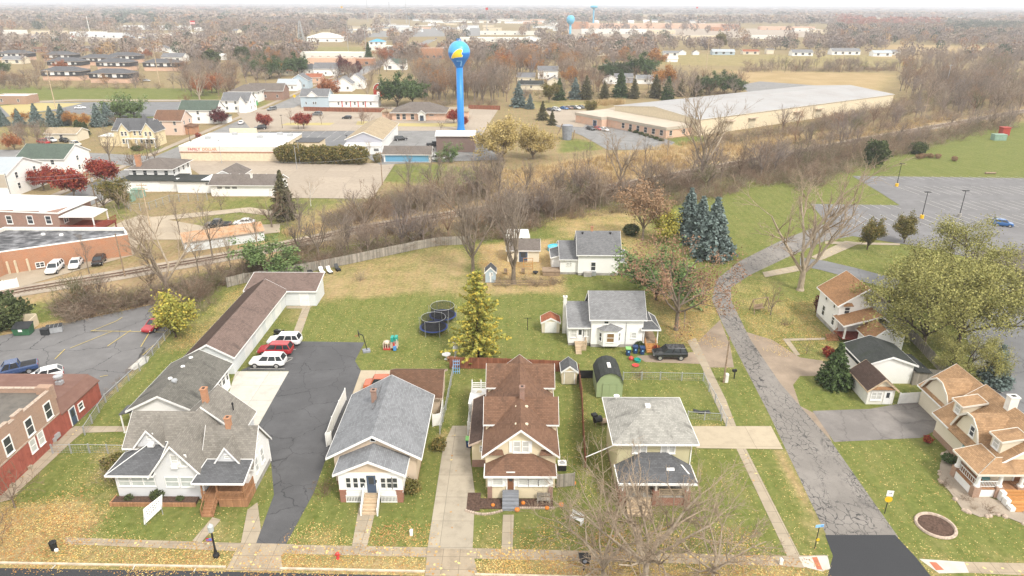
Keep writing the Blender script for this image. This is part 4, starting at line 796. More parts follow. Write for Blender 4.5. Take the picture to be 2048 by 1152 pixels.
# small sheds
def shed(name,label,x,y,w_,d,ze,zr,wall,roof,ax='y',door='door_white',dw=.8,trim='white_paint',cat='shed'):
    h = B(name,label,cat,x,y); h.gable(-w_/2,w_/2,0,d,.12,ze,zr,ax,wall,roof,.14,.12,trim,.08); h.m('base','foundation').box(-w_/2+.03,w_/2-.03,.03,d-.03,0,.12)
    h.door('f',0,0,.12,dw,min(1.75,ze*.9),door,glass=False); return h
h = shed('garden_shed','small grey playhouse shed with white trimmed window under the big bare double tree',-3.75,110.7,1.8,2.2,2.0,2.9,'siding_lightblue','sh_slate',dw=.01); h.win('f',.1,0,1.65,.45,.45,'pair'); h.done()
h = shed('garden_shed','small white shed with orange roof on the lawn left of the bay window house',5.75,91,2.6,2.2,1.75,2.45,'siding_tan','sh_red',dw=1.5); h.done()
h = shed('garden_shed','beige resin shed with double doors and dark grey roof in the fence corner',7.38,76.2,1.9,2.3,1.9,2.65,'stucco_tan','sh_slate',door='door_tan',dw=1.2); 
for x in (-.45,.4): h.win('f',x,0,1.75,.5,.12,'slim','door_tan')
h.done()
# green barn shed with a rounded gambrel roof
g = B('barn_shed','green wooden barn shed with rounded dark shingle roof','shed',12.1,73)
prof=[(-1.65,2.1),(-1.62,2.3),(-1.2,3.1),(-.6,3.5),(0,3.62),(.6,3.5),(1.2,3.1),(1.62,2.3),(1.65,2.1)]
for y in (0,4.2): g.m('wall','siding_green').poly([(-1.6,y,.1),(1.6,y,.1)]+[(x*.97,y,z-.05) for x,z in prof[::-1]])
g.m('wall','siding_green').box(-1.6,-1.58,.01,4.19,.1,2.15).box(1.58,1.6,.01,4.19,.1,2.15)
for (xa,za),(xb,zb) in zip(prof,prof[1:]): g.m('roof','sh_charcoal').slab([(xa,-.2,za),(xa,4.4,za),(xb,4.4,zb),(xb,-.2,zb)][::-1],(0,0,-.07))
MB().box(-.85,.85,-.05,-.001,.15,1.95).build('door','siding_green',g.t); a=MB()
for q in ((-.9,-.83,.15,2.0),(.83,.9,.15,2.0),(-.03,.03,.15,1.95),(-.9,.9,1.95,2.03)): a.box(q[0],q[1],-.08,-.05,q[2],q[3])
a.build('door_trim','siding_green',g.t); MB().box(-.2,.2,1.2,2.4,3.58,3.68).build('skylight','white_paint',g.t); g.done()
# ---------------------------------------------------------------- buildings beyond the railway
def simple(name,label,cat,x,y,w_,d,ze,zr,ax,wall,roof,rz=0,group=None,wins=0,side=0,trim='white_paint',kind='gable',winz=None,ww=.9,wh=1.2,pane='pane_dark',ov=.4,door=None,base=None,st='slim'):
    h = B(name,label,cat,x,y,rad(rz),group); z0 = .5 if base else 0
    if kind == 'gable': h.gable(-w_/2,w_/2,0,d,z0,ze,zr,ax,wall,roof,ov,.3,trim)
    elif kind == 'hip': h.hip(-w_/2,w_/2,0,d,z0,ze,zr,wall,roof,ov+.2,trim)
    else: h.flat(-w_/2,w_/2,0,d,ze,wall,roof,zr,.3,trim,z0)
    if base: h.m('foundation',base).box(-w_/2+.03,w_/2-.03,.03,d-.03,0,z0)
    for z in (winz or [min(1.9,ze*.6)]):
        for i in range(wins): h.win('f',-w_/2+w_*(i+.5)/wins,0,z,ww,wh,st,pane=pane)
        for i in range(side): h.win('r',d*(i+.5)/side,w_/2,z,ww,wh,st,pane=pane); h.win('l',d*(i+.5)/side,-w_/2,z,ww,wh,st,pane=pane)
    if door is not None: h.door('f',door,0,z0,1.0,2.05,'door_dark',glass=False)
    return h
# Q: brick commercial building along the railway, R: its white-roofed neighbour
q_ = B('brick_store','long flat roofed orange brick building with three cars parked along its wall','building',-73.4,124.1)
pts=[(0,0),(-2.8,4.3),(-26.5,4.3),(-26.5,-14.0),(-17.6,-14.0),(-17.1,-10.3)]; ccw=[pts[i] for i in (0,1,2,3,4,5)]
def off(pl,t):
    n=len(pl); o=[]; cx=sum(p_[0] for p_ in pl)/n; cy=sum(p_[1] for p_ in pl)/n
    for i in range(n):
        p0,p1,p2=Vector(pl[i-1]),Vector(pl[i]),Vector(pl[(i+1)%n]); d1=(p1-p0).normalized(); d2=(p2-p1).normalized(); n1=Vector((-d1.y,d1.x)); n2=Vector((-d2.y,d2.x)); bi=(n1+n2); o.append(tuple(p1+bi*(t/max(.3,bi.dot(n1)))))
    return o
inn=off(pts,.35)
for i in range(6):
    a,b=pts[i],pts[(i+1)%6]; ia,ib=inn[i],inn[(i+1)%6]; m_=q_.m('wall','brick_rust')
    m_.poly([(a[0],a[1],0),(b[0],b[1],0),(b[0],b[1],4.15),(a[0],a[1],4.15)]); q_.m('parapet','stucco_pale').poly([(ia[0],ia[1],3.6),(ib[0],ib[1],3.6),(ib[0],ib[1],4.15),(ia[0],ia[1],4.15)])
    q_.m('coping','white_paint').solid([(a[0],a[1],4.15),(b[0],b[1],4.15),(ib[0],ib[1],4.15),(ia[0],ia[1],4.15),(a[0],a[1],4.28),(b[0],b[1],4.28),(ib[0],ib[1],4.28),(ia[0],ia[1],4.28)],[(4,5,6,7),(0,1,5,4),(2,3,7,6)])
q_.m('roof','roof_tar').poly([(x,y,3.65) for x,y in inn])
for x,y in ((-17,1.2),(-13.4,1.0)): MB().lathe([(.38,3.6),(.38,3.85),(.3,3.95)],(x,y,0),14).build('roof_vent','white_paint',q_.t)
q_.win('f',-12.6,-7.75,.9,1.2,.8,'pair').rotation_euler=(0,0,rad(31))
for x,y in ((-14.0,-8.6),(-15.6,-9.5),(-16.6,-10.1)): MB().box(x-.12,x+.12,y-.3,y,0,2.4).build('buttress','stucco_tan',q_.t)
q_.done()
R_ = B('brick_shop','two storey brick building with bright white roof and red timber deck','building',-97,128.8)
R_.walls(-10,8,0,11,0,7.2,'brick_brown'); R_.m('roof','roof_white').slab([(-10.2,-.1,7.75),(8.2,-.1,7.1),(9.5,11.2,7.3),(-10.2,11.2,7.8)],(0,0,-.3))
for x in (-9.2,-1.5,2.6,6.2): R_.win('f',x-.3,0,5.6,1.0,1.5,pane='pane_dark')
for i,x in enumerate((-8,-3,2)): MB().box(x-2.4,x+2.4,-.06,.25,7.15,7.75-.17*i).build('parapet','brick_brown',R_.t)
R_.chimney(-4.6,.3,7,8.6,.7,'brick_pink'); R_.win('r',2,8,5.4,1.2,1.6,'pair'); R_.m('porch_roof','roof_white').slab([(8.1,-.2,6.3),(13.4,2.2,5.6),(13.4,7.5,5.7),(8.1,7.5,6.5)],(0,0,-.18))
R_.m('deck','red_deck').box(8.05,15,-.5,7,3.3,3.5).box(8.1,14.9,-.45,6.9,3.1,3.299); R_.rail([(8.2,-.45,3.5),(15,-.45,3.5),(15,7,3.5)],1.1,'red_deck',.2); R_.posts([(13.2,2.4),(14.8,-.3),(14.8,6.8),(8.4,-.3)],0,3.1,.2,'red_deck'); R_.posts([(13.2,2.3),(13.2,7.3)],3.5,5.5,.2); R_.done()
h=simple('white_house','white two storey house with grey metal roof behind the white roofed shop','house',-137,166,24,14,5.8,8.6,'x','siding_white','roof_steel',0,None,4,2,winz=[2.2,4.9],wh=1.4); h.done()
h=simple('white_house','white house with dark green roof behind the red maples','house',-129.5,186,13,12,5.6,8.4,'x','siding_white','sh_green',0,None,2,1,winz=[2,4.6]); h.done()
sg=thing('pylon_sign','tall pale green pylon sign standing before the white house with metal roof','sign',(-119.5,155,0))
MB().box(-.1,.1,-.1,.1,0,8.6).box(2.4,2.6,-.1,.1,0,8.6).build('post','metal_grey',sg); MB().box(-.1,2.6,-.16,.16,5.2,8.6).build('panel','stucco_pale',sg); MB().box(0,2.5,-.2,-.161,5.4,8.4).build('panel_face','roof_pale',sg); MB().box(-.1,2.6,-.16,.16,3.6,4.9).build('lower_panel','white_paint',sg)
# T and U
h=simple('hip_roof_house','white two storey house with brown hipped roof and tall brick chimney','house',-94.3,175.5,11,11,5.2,7.0,'x','siding_white','sh_taupe',0,None,4,4,winz=[4.2],kind='hip',ov=.5)
h.chimney(-3.2,1.2,5,8.6,1.1,'brick_orange'); h.walls(-6.5,3.5,-3.2,-.01,0,3.0,'siding_white'); h.m('porch_roof','sh_charcoal').slab([(-7,-3.6,3.0),(8.5,-3.6,3.0),(6,-.05,3.7),(-5.5,-.05,3.7)],(0,0,-.15)); h.walls(3.5,8,-3,4,0,2.9,'siding_white'); h.m('flat_roof','sh_charcoal').box(3.4,8.4,-.04,4.2,2.95,3.1); h.done()
U=B('motel','long low white motel with mottled grey roof and a wing behind','motel',-67.5,168.2)
U.gable(-8.5,8.5,0,7.5,0,3.0,4.7,'x','siding_white','sh_taupe',.5,.4); U.gable(-11.5,-4.5,7.6,17,0,3.0,4.7,'y','siding_white','sh_taupe',.4,.3); U.walls(-18.5,-8.55,3.2,10,0,2.9,'siding_white'); U.m('flat_roof','sh_charcoal').box(-18.9,-8.6,2.7,10.3,2.9,3.08)
for x in (-6.2,-4.2,-2.4): U.win('f',x,0,2.2,1.2,.5,'slim')
U.win('f',-10.5,3.2,2.3,1.0,.5,'slim'); U.chimney(1.3,2.4,3.4,5.2,.5,'stucco_pale')
for i in range(7): U.vent(-7+2.3*i,4.2,4.55,.13,.2,'white_paint')
U.m('tarp','metal_white').slab([(-12.5,4,3.15),(-8.7,3.6,3.2),(-8.2,7,3.9),(-11.2,8,3.7)],(0,0,-.1)); U.done()
# V: store with the white roof
V=B('discount_store','long beige store with flat white roof and red stripe on its front','store',-102.3,209.8)
V.walls(0,31,0,23,0,4.4,'block_cream'); V.m('roof','roof_white').box(-.15,31.15,-.15,23.1,4.4,4.62); V.m('fascia','fascia_pale').box(-.1,31.1,-.12,-.001,2.9,4.4); V.m('stripe','tactile_red').box(-.08,9.0,-.2,-.121,2.7,2.9).box(9.6,31.1,-.2,-.121,2.7,2.9); V.m('facade_arch','stucco_tan').box(7,16,22.5,23.3,4.4,6.2)
for x,y in ((4,12),(10,19),(20,14),(25,19),(29,17)): MB().box(x-.9,x+.9,y-.6,y+.6,4.6,5.5).build('rooftop_unit','metal_grey',V.t)
V.walls(31.01,39,14,22,0,3.2,'block_cream'); V.m('annex_roof','sh_slate').box(31.02,39.2,13.8,22.2,3.2,3.35)
def text(parent,txt,x,y,z,size,mat,rx=90,rz=0,name='lettering',ext=.02):
    c=bpy.data.curves.new(name,'FONT'); c.body=txt; c.size=size; c.extrude=ext; c.materials.append(MATS[mat]); t_=bpy.data.objects.new('t',c); COL.objects.link(t_); bpy.context.view_layer.update(); me=bpy.data.meshes.new_from_object(t_.evaluated_get(bpy.context.evaluated_depsgraph_get())); bpy.data.objects.remove(t_)
    o=link(name,me,parent,(x,y,z)); o.rotation_euler=(rad(rx),0,rad(rz)); return o
plain('sign_red',(.5,.03,.03),.5,.05); plain('sign_orange',(.6,.22,.06),.5,.05); plain('sign_blue',(.08,.2,.5),.5,.05); plain('sign_yellow',(.75,.45,.02),.5,.05); plain('sign_green',(.02,.4,.13),.5,.05); plain('ink_grey',(.25,.25,.27),.7,.1)
text(V.t,'FAMILY',2.6,-.16,3.25,1.15,'sign_red'); text(V.t,'DOLLAR',7.0,-.16,3.25,1.15,'sign_orange'); V.done()
# W: three old houses along the main street
Wh=B('yellow_house','pale yellow house with grey slate roof and white corner tower roof','house',-129,233)
Wh.gable(-6,6,0,9,0,5.5,8.6,'x','siding_yellow','sh_slate',.4,.3); Wh.gable(-3.5,-.2,-1.2,5,0,5.5,7.8,'y','siding_yellow','sh_slate',.35,.3); Wh.gable(4.5,8.5,-1.5,6,0,5.3,8.0,'y','siding_yellow','sh_slate',.35,.3); Wh.walls(-11,-6.01,0,6,0,3.2,'siding_yellow'); Wh.m('flat_roof','stucco_pale').box(-11.3,-6.02,-.3,6.2,3.2,3.4); Wh.m('spire','sh_slate').solid([(2.2,2,7),(5,2,7),(5,5,7),(2.2,5,7),(3.6,3.5,10.4)],[(0,1,4),(1,2,4),(2,3,4),(3,0,4)])
for x,y in ((-2.4,-1.2),(-1.2,-1.2),(1.2,0),(3,0),(5.7,-1.5),(7.2,-1.5)): Wh.win('f',x,y,4.4,.7,1.3); Wh.win('f',x,y,1.9,.7,1.4)
Wh.m('porch_roof','fascia_pale').box(-1,9.5,-3.4,-1.55,2.9,3.1); Wh.posts([(0,-3.2),(3,-3.2),(6,-3.2),(9,-3.2)],0,2.9,.2); Wh.done()
h=simple('pink_house','pink two storey house with brown roof and brick porch','house',-126.5,254,10,9,5.4,8.4,'x','siding_pink','sh_brown',0,None,2,2,winz=[1.9,4.4]); h.walls(5.01,8,2,7,0,2.8,'brick_orange'); h.m('porch_roof','sh_brown').slab([(5,1.6,3.3),(8.4,1.6,2.8),(8.4,7.4,2.8),(5,7.4,3.3)],(0,0,-.15)); h.done()
h=simple('white_house','long white house with green roof beside a dark red tree','house',-127,281,15,9,5.4,8.5,'x','siding_white','sh_green',0,None,3,2,winz=[1.9,4.3]); h.walls(7.51,11,1,6,0,2.6,'siding_white'); h.m('porch_roof','sh_green').slab([(7.5,.6,3.1),(11.4,.6,2.6),(11.4,6.4,2.6),(7.5,6.4,3.1)],(0,0,-.15)); h.done()
h=simple('white_house','white gabled house with steep porch gable behind the dark red tree','house',-123.5,312,12,9,5.2,8.2,'x','siding_white','sh_midgrey',0,None,3,2,winz=[1.9,4.3]); h.gable(2,5,-2,4,0,4.6,7,'y','siding_white','sh_midgrey',.3,.3); h.done()
h=simple('hip_roof_house','white house with brown hipped roof behind the row of street houses','house',-132,345,13,11,5.2,8.0,'x','siding_white','sh_taupe',0,None,4,2,winz=[4.2],kind='hip'); h.done()
# X and its neighbours
h=simple('workshop','grey workshop with tan gabled roof and white lean-to','building',-48.5,224,11.5,33,4.3,6.6,'y','siding_grey','sh_tan',0,None,0,0,ov=.5); h.m('lean_roof','roof_white').slab([(-6,-3.2,2.7),(6,-3.2,2.7),(6,-.02,3.2),(-6,-.02,3.2)],(0,0,-.15)); h.walls(-5.6,5.6,-3,-.02,0,2.6,'siding_white'); h.win('f',4.4,-3,1.5,1.6,.8,'slim'); h.m('side_wall','white_paint').box(5.76,5.8,0,33,0,4.2); h.done()
h=B('blue_wall_shed','grey roofed shed with bright blue front wall','shed',-32.4,209); h.gable(-7.2,7.2,0,7,0,2.6,4.3,'x','white_paint','sh_taupe',.5,.4); h.m('blue_wall','siding_blue').box(-6.7,6.6,-.06,-.001,.25,2.5); h.done()
h=simple('brown_workshop','dark brown workshop with white roof in front of the water tower','building',-18.8,225,12.5,8,5.4,6.3,'x','siding_brown','roof_white',0,None,0,0,ov=.5); h.done()
h=B('brick_office','pink brick office with broad brown hipped roof and white entrance gable','office',-38,291.5); h.hip(-12.5,9.5,0,14,0,3.2,6.6,'brick_pink','sh_taupe',.9); h.gable(-1.4,1.6,-1.6,3,0,3.1,4.3,'y','stucco_pale','sh_taupe',.3,.3)
for x in (-10,-7.5,-4): h.win('f',x,0,1.5,1.4,2.2,'slim')
h.win('f',4,0,2.2,1.8,.5,'slim'); h.door('f',.1,-1.6,0,1.6,2.3); h.walls(-17,-12.51,2,9,0,3,'brick_pink'); h.m('wing_roof','sh_tan').box(-17.4,-12.3,1.6,9.4,3,3.3); h.walls(9.51,19,4,12,0,3,'brick_pink'); h.m('wing_roof','sh_tan').box(9.6,19.4,3.6,12.4,3,3.3); h.done()
Z_=B('white_motel','white motel with long white roof and red posts beside a grey roofed house','motel',-92.5,329); Z_.gable(-7,6,0,9,0,5.2,8.0,'x','siding_lightblue','sh_midgrey',.4,.3); Z_.gable(-3.5,1.2,-.6,5,4.9,5.3,7.4,'y','siding_white','sh_midgrey',.3,.3); Z_.gable(6.01,29,1.5,9,0,3.2,5.2,'x','siding_white','roof_white',.5,.3)
for x in (12,16,19.6,23): MB().box(x-.18,x+.18,1.3,1.49,0,3.1).build('post','sign_red',Z_.t)
for x in (10.3,14,18,22,25.5): Z_.win('f',x,1.5,1.7,.8,1.2,'slim')
for x in (-4.5,-1,0): Z_.win('f',x,0,2.0,.6,1.1,'slim')
Z_.done()
Bn=B('red_barn','small red barn with round topped roof and white trim','barn',-71.2,372.5); pr=[(-2.5,3.6),(-1.9,5.2),(-.8,6.3),(0,6.5),(.8,6.3),(1.9,5.2),(2.5,3.6)]
for y in (0,7): Bn.m('wall','barn_red').poly([(-2.4,y,0),(2.4,y,0)]+[(x*.97,y,z) for x,z in pr[::-1]])
Bn.m('wall','barn_red').box(-2.4,-2.38,.01,6.99,0,3.6).box(2.38,2.4,.01,6.99,0,3.6)
for (xa,za),(xb,zb) in zip(pr,pr[1:]): Bn.m('roof','sh_taupe').slab([(xa,-.2,za),(xa,7.2,za),(xb,7.2,zb),(xb,-.2,zb)][::-1],(0,0,-.1)); Bn.m('trim','white_paint').bar((xa,-.22,za),(xb,-.22,zb),.2,.2)
Bn.win('f',0,0,4.6,.6,.9); Bn.door('f',0,0,0,1.2,2.2,'door_white',glass=False); Bn.done()
# AA: the warehouse and its brick office front
AA=B('warehouse','huge pale warehouse with low grey roof and brick office front','warehouse',68.9,257.3,rad(35.5))
AA.gable(0,140,0,45,0,6.0,8.2,'x','stucco_tan','roof_warehouse',.3,.2,'fascia_pale')
for x in (18,32,62,78): MB().box(x-2.5,x+2.5,-1.2,-.01,3.9,4.1).build('canopy','stone_edge',AA.t); MB().box(x-2,x+2,-.05,-.001,0,3.4).build('dock_door','door_tan',AA.t)
AA.walls(-14,-.01,2.8,34,0,3.0,'brick_pink'); AA.walls(-17,-.01,34.01,50,0,3.0,'brick_pink'); AA.m('office_roof','roof_pale').box(-14.3,-.01,2.5,34,3.0,4.1).box(-17.3,-.02,34.01,50.3,3.02,4.12)
for y in (5,9,13,17,21,25): AA.win('l',y,-14,1.8,1.5,1.9,'slim')
for x in (-11.5,-4.5): AA.win('f',x,2.8,1.8,1.4,1.7,'slim')
AA.door('l',38,-17,0,2.2,2.4); AA.done()
# farm of black-walled apartment blocks
ap=B('apartment_block','black sided apartment block with grey hipped roof, front one left of the tall pale pole','apartment block',*P(125,161)); ap.walls(-12,12,0,11,0,2.8,'brick_pink'); ap.hip(-12.3,12.3,-.4,11.4,2.81,5.6,8.0,'siding_black','sh_slate',.5,'stone_edge')
for x,w_ in ((-8.8,1.2),(-5.2,2.6),(-1,1.6),(4,2.6),(8.5,1.3)): ap.win('f',x,-.4,4.3,w_,1.8 if w_>2 else 1.0,'slim',pane='white_paint' if w_>2 else 'pane_curtain')
ap.done()
def tree_of(o): return [(c,kids(c)) for c in kids(o)]
apt=tree_of(ap.t)
for (px,py),rz,lab in (((131,139),0,'black sided apartment block directly behind the front block'),((228,141),-4,'black sided apartment block right of the pair, facing the bare trees'),((192,131),-3,'black sided apartment block half hidden behind another block'),((247,126),0,'dark apartment block with reddish lower walls at the back of the group'),((322,142),-2,'black sided apartment block at the right end beside the tall pale pole'),((28,121),0,'black sided apartment block at the far left of the group'),((118,124),2,'small looking black sided block behind the left blocks'),((220,166),-4,'brick and grey apartment block screened by bare trees')):
    dup(ap.t,apt,P(px,py),rad(rz),1.,lab)
# other houses and shops in the town, each with its own description
HS=[(532,200,18,10,4.6,7.6,'x','brick_brown','sh_taupe','brick bungalow with brown roof and white dormers at the street corner',3),
(600,178,10,9,4.8,8,'y','siding_lightblue','sh_midgrey','pale blue house with grey roof beside the brick bungalow',2),(575,182,11,9,3.6,6,'x','siding_white','roof_steel','white house with pale metal roof behind the brick bungalow',2),
(652,152,16,10,4.8,8.2,'x','siding_white','sh_midgrey','white house with grey cross gables behind the orange tree',3),(612,149,10,8,3.6,6.4,'x','siding_white','sh_slate','small white house with slate roof and porch left of the cross gabled house',2),
(575,151,8,7,3.2,5.6,'x','siding_tan','sh_red','small house with orange roof below the dark pines',1),(627,166,10,8,3.4,5.2,'x','brick_pink','sh_red','low house with orange roof behind the round orange tree',2),
(688,183,9,9,4.2,7.2,'y','siding_white','sh_lightgrey','white house with small front gable left of the wide bare tree',2),(712,178,9,9,4.8,8.2,'y','siding_white','sh_lightgrey','white house with tall front gable behind the wide bare tree',2),
(796,140,12,9,4.6,7.6,'x','siding_white','sh_green','white house with green roof left of the water tower',2),(780,140,9,9,4.6,7.6,'y','siding_white','sh_lightgrey','white house with front gable beside the green roofed house',1),
(862,118,22,14,4.2,4.8,'f','brick_orange','roof_white','low shop with white canopy roof and red front left of the water tower',4),
(1052,166,11,8,3.6,5.8,'x','siding_tan','sh_midgrey','tan house with grey roof behind the left spruces',2),(1096,158,13,9,5.2,7.8,'x','siding_white','sh_midgrey','white two storey house among trees behind the round golden tree',3),
(1108,172,8,7,3.0,5.0,'y','siding_tan','sh_taupe','small tan gabled garage below the white two storey house',0),(1062,180,14,8,3.0,4.8,'x','siding_tan','sh_charcoal','low house with black roof behind the left spruces',1),
(1248,166,11,8,3.4,5.4,'x','siding_grey','sh_midgrey','grey house behind the dark evergreens left of the warehouse',2),(1225,142,12,8,3.0,4.6,'x','siding_white','sh_lightgrey','low white house beside the tall dark hedge',2),(1290,168,10,8,3.2,5,'x','siding_white','sh_lightgrey','white house between the spruces above the warehouse',1),(1222,168,9,7,3,4.8,'y','siding_white','sh_taupe','small white house at the end of the tall dark hedge',1),
(1205,112,16,9,3.2,5,'x','siding_tan','sh_taupe','tan ranch house among orange trees',2),(1365,110,7,6,2.6,4.6,'y','siding_white','sh_lightgrey','small white gabled shed at the edge of the pale field',0),(1392,110,6,6,2.6,4.4,'y','siding_white','sh_taupe','tiny white shed beside the pale field',0),(1342,112,14,8,2.8,4.4,'x','siding_white','sh_lightgrey','low white building at the edge of the pale field',2),(1345,124,9,7,2.8,4.2,'x','siding_white','roof_white','white trailer at the near edge of the pale field',0),
(1447,110,22,9,3.2,5.2,'x','siding_lightblue','roof_steel','long blue grey house at the far side of the field',3),(1502,109,16,9,2.8,4.4,'x','siding_tan','sh_red','low brown house with red roof at the far side of the field',2),(1605,112,20,10,3.2,5.6,'x','siding_white','sh_lightgrey','white house with grey roof and white cars in front',3),(1692,110,28,11,3.6,6.2,'x','siding_white','sh_lightgrey','large pale house with grey roofs at the field edge',4),(1765,113,18,9,3.2,5.4,'x','siding_white','roof_steel','white house with pale blue side left of the stubble field',2),(1786,110,14,8,3.0,4.8,'x','siding_white','sh_lightgrey','white farm building left of two cone shaped evergreens',1),(1540,108,7,7,4.2,5.4,'x','siding_tan','sh_taupe','narrow tan building beside the field hedge',0),
(22,209,16,9,3.6,.4,'f','brick_tan','roof_white','low tan school building with white flat roof at the left edge',2),(125,283,11,7,2.8,4.2,'x','siding_tan','sh_tan','low house behind the orange bushes beside the yellow house',1),
(25,128,16,10,3.4,5.6,'x','siding_tan','sh_lightgrey','tan house with grey roof left of the apartment blocks',2),(85,105,20,9,3,4.8,'x','brick_brown','sh_brown','long brown roofed apartment row behind the black blocks',3),(165,102,24,9,3,4.8,'x','brick_brown','sh_taupe','second brown roofed apartment row behind the black blocks',3),(322,104,14,9,3.2,6,'y','siding_white','sh_midgrey','white house with tilted grey roof among orange trees',1),(352,106,14,9,3.2,6,'y','siding_white','sh_midgrey','white house with grey roof and bright chimney behind orange trees',1),(345,124,18,12,3.8,6.6,'x','siding_white','sh_midgrey','pale church like house with grey roof behind the right black block',2),(440,120,12,8,3.2,5,'x','siding_white','roof_white','white house behind the dark round pine',1),(282,108,9,8,3.5,6.2,'y','siding_white','sh_midgrey','white gabled house at the end of the apartment group',1),
(660,135,34,14,6.5,.5,'f','brick_pink','roof_pale','flat roofed brick school behind the town houses',6),(665,119,56,12,5.5,.4,'f','stucco_pale','roof_white','long pale school wing with white roof',8),(720,131,22,9,5,.4,'f','brick_orange','roof_pale','orange brick school block beside the dark red trees',2),(753,90,18,16,3.6,6.6,'h','siding_white','roof_blue','low building with bright blue hipped roof',3),(762,101,30,14,4,.4,'f','stucco_pale','roof_white','white flat roofed shop below the blue roof',4),(646,84,46,36,5,10.5,'h','siding_white','roof_white','wide white pavilion with low pyramid roof',4),
(300,60,126,30,6.5,.3,'f','metal_white','metal_white','very long white warehouse below the dark pines',0),(172,74,44,18,6.5,.3,'f','metal_white','roof_white','white car dealership hall at the left',3),(228,76,40,18,6.0,.3,'f','metal_white','roof_steel','grey fronted car dealership hall in the middle of the lot',3),(15,68,40,18,5,.3,'f','stucco_pale','roof_white','pale shop with white roof at the far left',2),(95,68,50,12,4,.3,'f','stucco_tan','roof_pale','long tan shop front behind the far left car lot',3),(372,70,50,12,3.6,.3,'f','stucco_pale','roof_white','white shop with red sign beside the flagpole',3),
(985,84,90,16,5,.3,'f','stucco_pale','roof_white','long white roofed plant right of the water tower',5),(1020,70,96,16,5.5,.3,'f','stucco_pale','roof_pale','supermarket with red topped walls right of the water tower',6),(1062,84,28,14,4,7,'y','siding_white','roof_steel','white gabled hall at the end of the long white plant',1),(985,62,34,14,5,.3,'f','stucco_tan','roof_white','white shop on the far hill right of the water tower',2),
(1155,58,44,24,13,.4,'f','brick_orange','brick_orange','tall orange brick block beside the small blue water tower',2),(1320,57,330,26,9,.4,'f','brick_pink','brick_pink','very long pink brick shopping centre on the horizon side',12),(1228,68,110,20,7,.4,'f','stucco_pale','roof_white','long white building in front of the pink brick centre',8),(1315,68,60,16,6,.3,'f','stucco_tan','roof_white','tan roofed shop in front of the pink brick centre',3),(1395,79,70,14,5,.3,'f','stucco_tan','roof_pale','tan strip shop with dark windows right of the centre lot',5),(1440,62,40,14,7,.3,'f','brick_orange','roof_pale','orange brick shop at the right end of the shopping centre',3),(1462,58,34,16,9,.3,'f','brick_orange','roof_pale','tall orange brick store at the right end',3),(1575,60,110,18,6,.3,'f','brick_pink','roof_pale','long low pink building right of the orange stores',4),(1610,63,40,12,5,.3,'f','stucco_pale','roof_white','white low building beside the dark red tree row',2),(1530,78,40,12,4.5,.3,'f','stucco_pale','roof_white','white building below the dark red tree row',2),(1650,66,46,14,5,.3,'f','stucco_tan','roof_pale','tan building at the wood edge right of the pink building',2)]
for px,py,w_,d,ze,zr,ax,wall,roof,lab,nw in HS:
    x,y=P(px,py); cat='house' if 'house' in lab or 'bungalow' in lab else 'building'
    simple('house' if cat=='house' else 'building',lab,cat,x,y,w_,d,ze,zr,ax if ax in 'xy' else 'x',wall,roof,0,None,nw,0,kind={'f':'flat','h':'hip'}.get(ax,'gable'),ww=1.0 if y<500 else 2.4,wh=1.2 if y<500 else 2,trim='white_paint').done()
rng = random.Random(5)
SHOPS=[(x,y) for x,y in ((705,66),(722,68),(742,66),(768,62),(790,66),(812,60),(830,64),(715,60),(757,56),(775,53),(800,55),(845,58),(862,44),(880,46),(900,50),(845,42),(915,44),(935,40),(868,52),(952,46),(968,44),(990,46),(1010,42),(1030,47),(1050,44),(1066,48),(1078,42),(1095,46),(1110,50),(975,54),(942,56),(1085,56),(1105,58),(1120,62),(885,60),(905,66),(925,60),(960,33),(1045,27),(1058,29),(1035,30),(1080,30))]
for px,py in SHOPS:
    x,y=P(px+rng.uniform(-2,2),py); sf=y/1000
    h=B('shop','small pale flat roofed shop in the crowded strip along the far main street','building',x,y,0,'far shops along the main street'); wm=rng.choice(['stucco_pale','stucco_tan','metal_white','brick_pink','white_paint'])
    a=rng.uniform(9,17)*max(1,sf*.8); h.walls(-a,a,0,14,0,rng.uniform(3.5,5.5),wm); z=5.5; h.m('roof',rng.choice(['roof_white','roof_white','roof_pale','roof_steel'])).box(-a-.4,a+.4,-.4,14.4,5.5,6.1); h.done()
FARH=[(1385,46),(1405,48),(1292,46),(1310,45),(1480,45),(1475,42),(1262,47),(1240,46),(1890,43),(1905,47),(1960,43),(1985,45),(2010,40),(2035,42),(1945,50),(1930,41),(2020,50),(1855,46),(575,28),(620,22),(655,26),(530,45),(505,43),(60,24),(8,34),(395,62),(440,60),(470,66),(560,58),(1190,47),(1335,47),(1920,38)]
for px,py in FARH:
    x,y=P(px,py); h=B('farmhouse','distant white farmhouse scattered among the far woods','house',x,y,rad(rng.uniform(-30,30)),'distant farmhouses'); s_=max(1.,y/1500); h.gable(-6*s_,6*s_,0,9,0,3.6*s_,6*s_,'x',rng.choice(['siding_white','siding_white','siding_tan']),rng.choice(['sh_lightgrey','roof_white','sh_midgrey'])); h.done()
